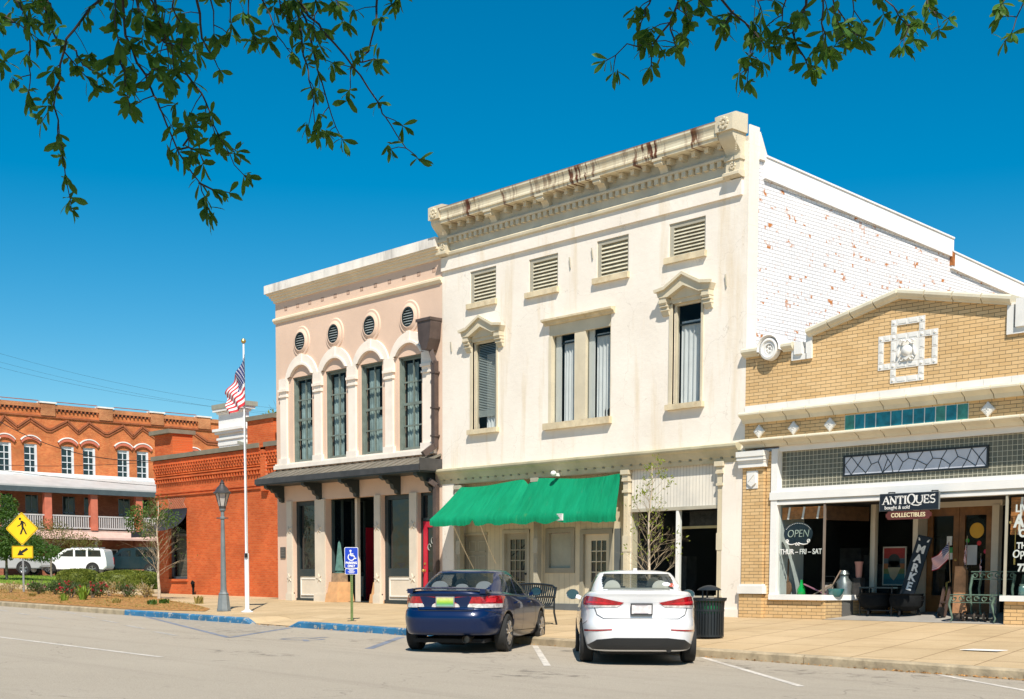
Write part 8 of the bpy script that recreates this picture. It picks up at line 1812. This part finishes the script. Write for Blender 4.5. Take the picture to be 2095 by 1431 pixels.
# overhanging tree, its trunk stands behind the photographer
ot=thing('overhanging_oak','dark leaved oak whose twigs hang into the top of the view','tree',(2.6,-3.2,-.25))
rg=random.Random(77)
mb=MB(); tips=[]; T0=Vector((2.6,-3.2,-.25)); mb.tube([T0,T0+Vector((-.05,.1,1.6)),T0+Vector((-.2,.3,3.4)),T0+Vector((-.3,.5,5.0))],[.42,.33,.27,.22],12); mb.build('trunk',M_BARK,ot,smooth=True)
limb=MB(); hub=T0+Vector((-.25,.4,4.4))
TW=[ # pixel path, depth, leafiness, from (anchor handled by limbs)
 ([(215,-40),(202,0),(133,79),(122,159),(112,215),(122,279),(133,365),(146,430)],5.2,1.0),
 ([(246,-50),(249,0),(258,73),(296,155),(331,232),(365,309),(408,378),(434,447)],4.9,1.0),
 ([(300,-50),(322,26),(356,107),(412,193),(447,283),(481,335),(505,365)],5.1,1.0),
 ([(598,-50),(601,0),(618,95),(636,185),(649,275)],5.6,.9),([(612,-40),(619,26),(653,150),(679,240),(704,292)],5.7,.9),
 ([(590,-50),(605,0),(661,64),(709,116),(765,198),(795,253),(833,305),(859,331)],5.6,.35),
 ([(770,-50),(771,0),(773,43),(756,103),(722,129),(713,193)],5.6,.45),([(722,129),(760,120),(775,125)],5.6,.9),
 ([(30,-50),(34,0),(60,43),(60,129),(60,215)],5.4,1.0),([(-40,20),(0,32),(52,60),(86,86)],5.0,.9),([(-40,130),(-10,135),(10,125)],5.0,1.4),
 ([(78,-50),(82,0),(116,82),(163,146),(202,180)],5.3,.9),([(400,-50),(404,0),(412,77),(430,112),(451,146)],5.5,.6),([(240,86),(258,172),(266,219)],4.8,1.1),
 ([(434,-40),(434,0),(438,77)],5.3,.9),([(505,-40),(507,0),(511,56),(524,86)],5.6,1.0),([(530,-40),(541,13),(571,77),(601,116)],5.6,.8),
 ([(270,-50),(285,20),(310,60),(340,90),(395,110)],4.8,1.7),([(240,-40),(235,40),(240,90),(225,130)],4.7,1.4),([(300,-30),(330,50),(350,120),(340,170)],4.9,1.5),([(360,-40),(350,10),(380,60),(405,110)],5.0,1.4),([(296,155),(320,140),(345,170)],4.9,1.2),
 ([(455,-40),(470,10),(475,60)],5.4,1.1),([(560,-40),(575,20),(600,55)],5.6,1.0),([(640,-40),(650,10),(640,60),(655,95)],5.6,1.0),([(680,-40),(690,10),(705,45)],5.7,.9),([(100,-40),(95,0),(110,20)],5.3,.8),([(830,-30),(812,2),(800,10)],5.8,.4),
 ([(150,100),(170,130),(210,155)],5.1,.8),([(365,309),(385,300),(410,308)],4.9,1.1),([(378,300),(395,265),(380,258)],4.9,.8),([(408,378),(440,392),(470,395)],4.9,.9),([(447,283),(470,300),(485,310)],5.1,1.0),
 ([(1400,-50),(1388,0),(1371,43),(1337,94),(1285,92),(1234,128)],5.0,1.1),([(1337,94),(1332,141)],5.0,1.3),([(1371,43),(1378,80),(1390,100)],5.0,1.2),([(1400,-20),(1402,30),(1408,50)],5.0,1.0),
 ([(1465,-50),(1473,0),(1499,26),(1537,60),(1533,128),(1529,171)],5.2,.9),([(1499,26),(1485,50),(1480,65)],5.2,1.3),([(1537,60),(1560,85),(1580,100)],5.2,1.0),
 ([(1650,-50),(1648,9),(1619,68),(1644,115),(1661,141)],5.1,1.3),([(1700,-50),(1704,9),(1730,38),(1755,81)],5.2,1.2),([(1680,-40),(1683,51),(1695,107),(1700,118)],5.0,1.4),([(1620,-40),(1600,20),(1598,60)],5.1,1.1),([(1650,20),(1625,40),(1600,80)],5.1,1.2),([(1740,-40),(1745,20),(1770,55)],5.2,1.1),([(1704,9),(1720,60),(1735,85)],5.1,1.2),
 ([(1805,-50),(1811,0),(1858,51),(1849,94)],5.4,1.0),([(1890,-50),(1896,0),(1913,34),(1922,64)],5.5,.8),([(1858,51),(1880,45),(1890,50)],5.4,.9),([(2110,-40),(2095,9),(2071,60),(2054,86)],5.6,.9),([(1330,-40),(1328,0),(1315,43),(1302,73)],5.0,1.0),([(1420,-40),(1430,0),(1445,15)],5.1,.9),([(1540,-40),(1550,5),(1560,30)],5.2,.9),([(1790,-40),(1800,10),(1810,35)],5.3,1.1),([(2040,-40),(2055,0),(2045,18)],5.6,.6)]
lv=MB(); twl=MB(); twr=MB()
for path,D,dens in TW:
    tw=twl if path[0][0]<1000 else twr
    pts=[ondepth(px,py,D+.10*math.sin(i*1.7+px*.01)) for i,(px,py) in enumerate(path)]
    # refine the path with small kinks
    fine=[]
    for a,b in zip(pts[:-1],pts[1:]):
        k=max(1,int((b-a).length/.045))
        for i in range(k): fine.append(a.lerp(b,i/k)+rnd(rg)*.006)
    fine.append(pts[-1]); n=len(fine)
    r0=.0062 if len(path)>4 else .004
    tw.tube(fine,[lerp(r0,.0016,i/(n-1)) for i in range(n)],5)
    acc=0
    for i in range(1,n):
        acc+=(fine[i]-fine[i-1]).length
        if acc>.055/dens*rg.uniform(.6,1.4) or i==n-1:
            acc=0; ax=(fine[i]-fine[i-1]).normalized()
            side=rnd(rg); sub=fine[i]
            if rg.random()<.6 and i<n-1:
                e=sub+(ax*.5+side+Vector((0,0,-.25))).normalized()*rg.uniform(.04,.11); tw.tube([sub,sub.lerp(e,.5)+Vector((0,0,.006)),e],[.0022,.0018,.0014],4); sub=e
            for k in range(rg.randint(5,8) if i<n-1 else 7):
                d=(ax*.7+rnd(rg)*1.0+Vector((0,0,-.35))); leaf(lv,sub-ax*rg.uniform(0,.03),d,rnd(rg)*.9+Vector((.35,-.5,.5)),rg.uniform(.036,.080),rg.uniform(.015,.027),.12,1)
    if path[0][1]<0 or path[0][0]<0:
        # carry the twig back up into the crown
        a=pts[0]; h_=Vector((hub.x-a.x,hub.y-a.y,0)); g=a+h_*.10+Vector((0,0,.5+rg.random()*.25)); mid=a.lerp(g,.5)+rnd(rg)*.05; tw.tube([a,mid,g],[r0,r0*1.3,.011],6)
        m1=g.lerp(hub,.33)+Vector((rg.uniform(-.25,.25),rg.uniform(-.25,.25),.55)); m2_=g.lerp(hub,.68)+Vector((0,0,.75)); limb.tube([g,m1,m2_,hub],[.011,.022,.05,.09],7)
        for k in range(9): q=a.lerp(g,(k+.5)/9); [leaf(lv,q,rnd(rg)+Vector((0,0,-.3)),rnd(rg)*.9+Vector((.35,-.5,.5)),rg.uniform(.04,.08),rg.uniform(.016,.027),.12,1) for _ in range(4)]
        for k in range(11):
            t_=k/10; q=(g.lerp(m1,t_*2) if t_<.5 else m1.lerp(m2_,t_*2-1))+Vector((0,0,.12))
            for _ in range(16): leaf(lv,q+rnd(rg)*rg.uniform(.03,.34)*(.6+t_),rnd(rg),rnd(rg)*.8+Vector((.2,-.3,.7)),rg.uniform(.05,.09),rg.uniform(.02,.032),.12,1)
M_DTW=mat('dark_twig',(.05,.035,.028),.9); twl.build('twig',M_DTW,ot); twr.build('twig',M_DTW,ot); limb.build('limb',M_BARK,ot,smooth=True); lv.build('hanging_leaves',L_DARK,ot)
m=MB()
for _ in range(9000):
    v=rnd(rg); r=rg.random()**.4; p=Vector((-.1+v.x*3.9*r,-.2+v.y*3.5*r,7.0+v.z*1.7*r)); leaf(m,p,rnd(rg),rnd(rg)+Vector((0,0,.8)),rg.uniform(.16,.26),rg.uniform(.09,.13),.1)
m.build('crown',L_DARK,ot)  # unseen leaf mass overhead, added to shade the hanging twigs
# ---------------------------------------------------------------- repeats of one part become parts of their own
SPLIT={'weep_block','storefront_pilaster','star','handle','small_dentil','block_dentil','rosette','curtain_rod','store_pier','shop_furniture','anchor_iron','coping_tile','step_tile','diamond_tile','pier_trim','blind_tape','hanger','tie_plate','pilaster_cap','side_window','headrest','hoop','ear','quote_mark','beading','shop_window','leaded_scroll','tile_relief','panel_gap'}
def split_pieces(o):
    me=o.data; nv=len(me.vertices); par=list(range(nv))
    def fd(a):
        while par[a]!=a: par[a]=par[par[a]]; a=par[a]
        return a
    for e in me.edges:
        a,b=fd(e.vertices[0]),fd(e.vertices[1])
        if a!=b: par[a]=b
    isl={}
    for i in range(nv): isl.setdefault(fd(i),[]).append(i)
    keys=list(isl); bb=[]
    for k in keys:
        c=np.array([me.vertices[i].co[:] for i in isl[k]]); bb.append((c.min(0),c.max(0)))
    gp=list(range(len(keys)))
    def fg(a):
        while gp[a]!=a: a=gp[a]
        return a
    for i in range(len(keys)):
        for j in range(i):
            gap=np.maximum(0,np.maximum(bb[i][0]-bb[j][1],bb[j][0]-bb[i][1])); dist=float(np.linalg.norm(gap)); lim=max(.02,.45*max((bb[i][1]-bb[i][0]).max(),(bb[j][1]-bb[j][0]).max()))
            if dist<lim and fg(i)!=fg(j): gp[fg(i)]=fg(j)
    groups={}
    for i,k in enumerate(keys): groups.setdefault(fg(i),[]).extend(isl[k])
    if len(groups)<2: return
    own={}
    for g,vs in groups.items():
        for v in vs: own[v]=g
    first=True
    for g,vs in groups.items():
        vs=sorted(vs); mp={v:i for i,v in enumerate(vs)}; ps=[p for p in me.polygons if own[p.vertices[0]]==g]
        m2=bpy.data.meshes.new(o.name.split('.')[0]); m2.from_pydata([me.vertices[v].co[:] for v in vs],[],[[mp[v] for v in p.vertices] for p in ps])
        for m in me.materials: m2.materials.append(m)
        m2.polygons.foreach_set('material_index',[p.material_index for p in ps]); m2.polygons.foreach_set('use_smooth',[p.use_smooth for p in ps])
        if any(p.use_smooth for p in ps): m2.set_sharp_from_angle(angle=R(35))
        if first: keep=m2; first=False
        else: c=o.copy(); c.data=m2; COL.objects.link(c)
    o.data=keep
for o in list(S.objects):
    if o.type=='MESH' and o.name.split('.')[0] in SPLIT: split_pieces(o)
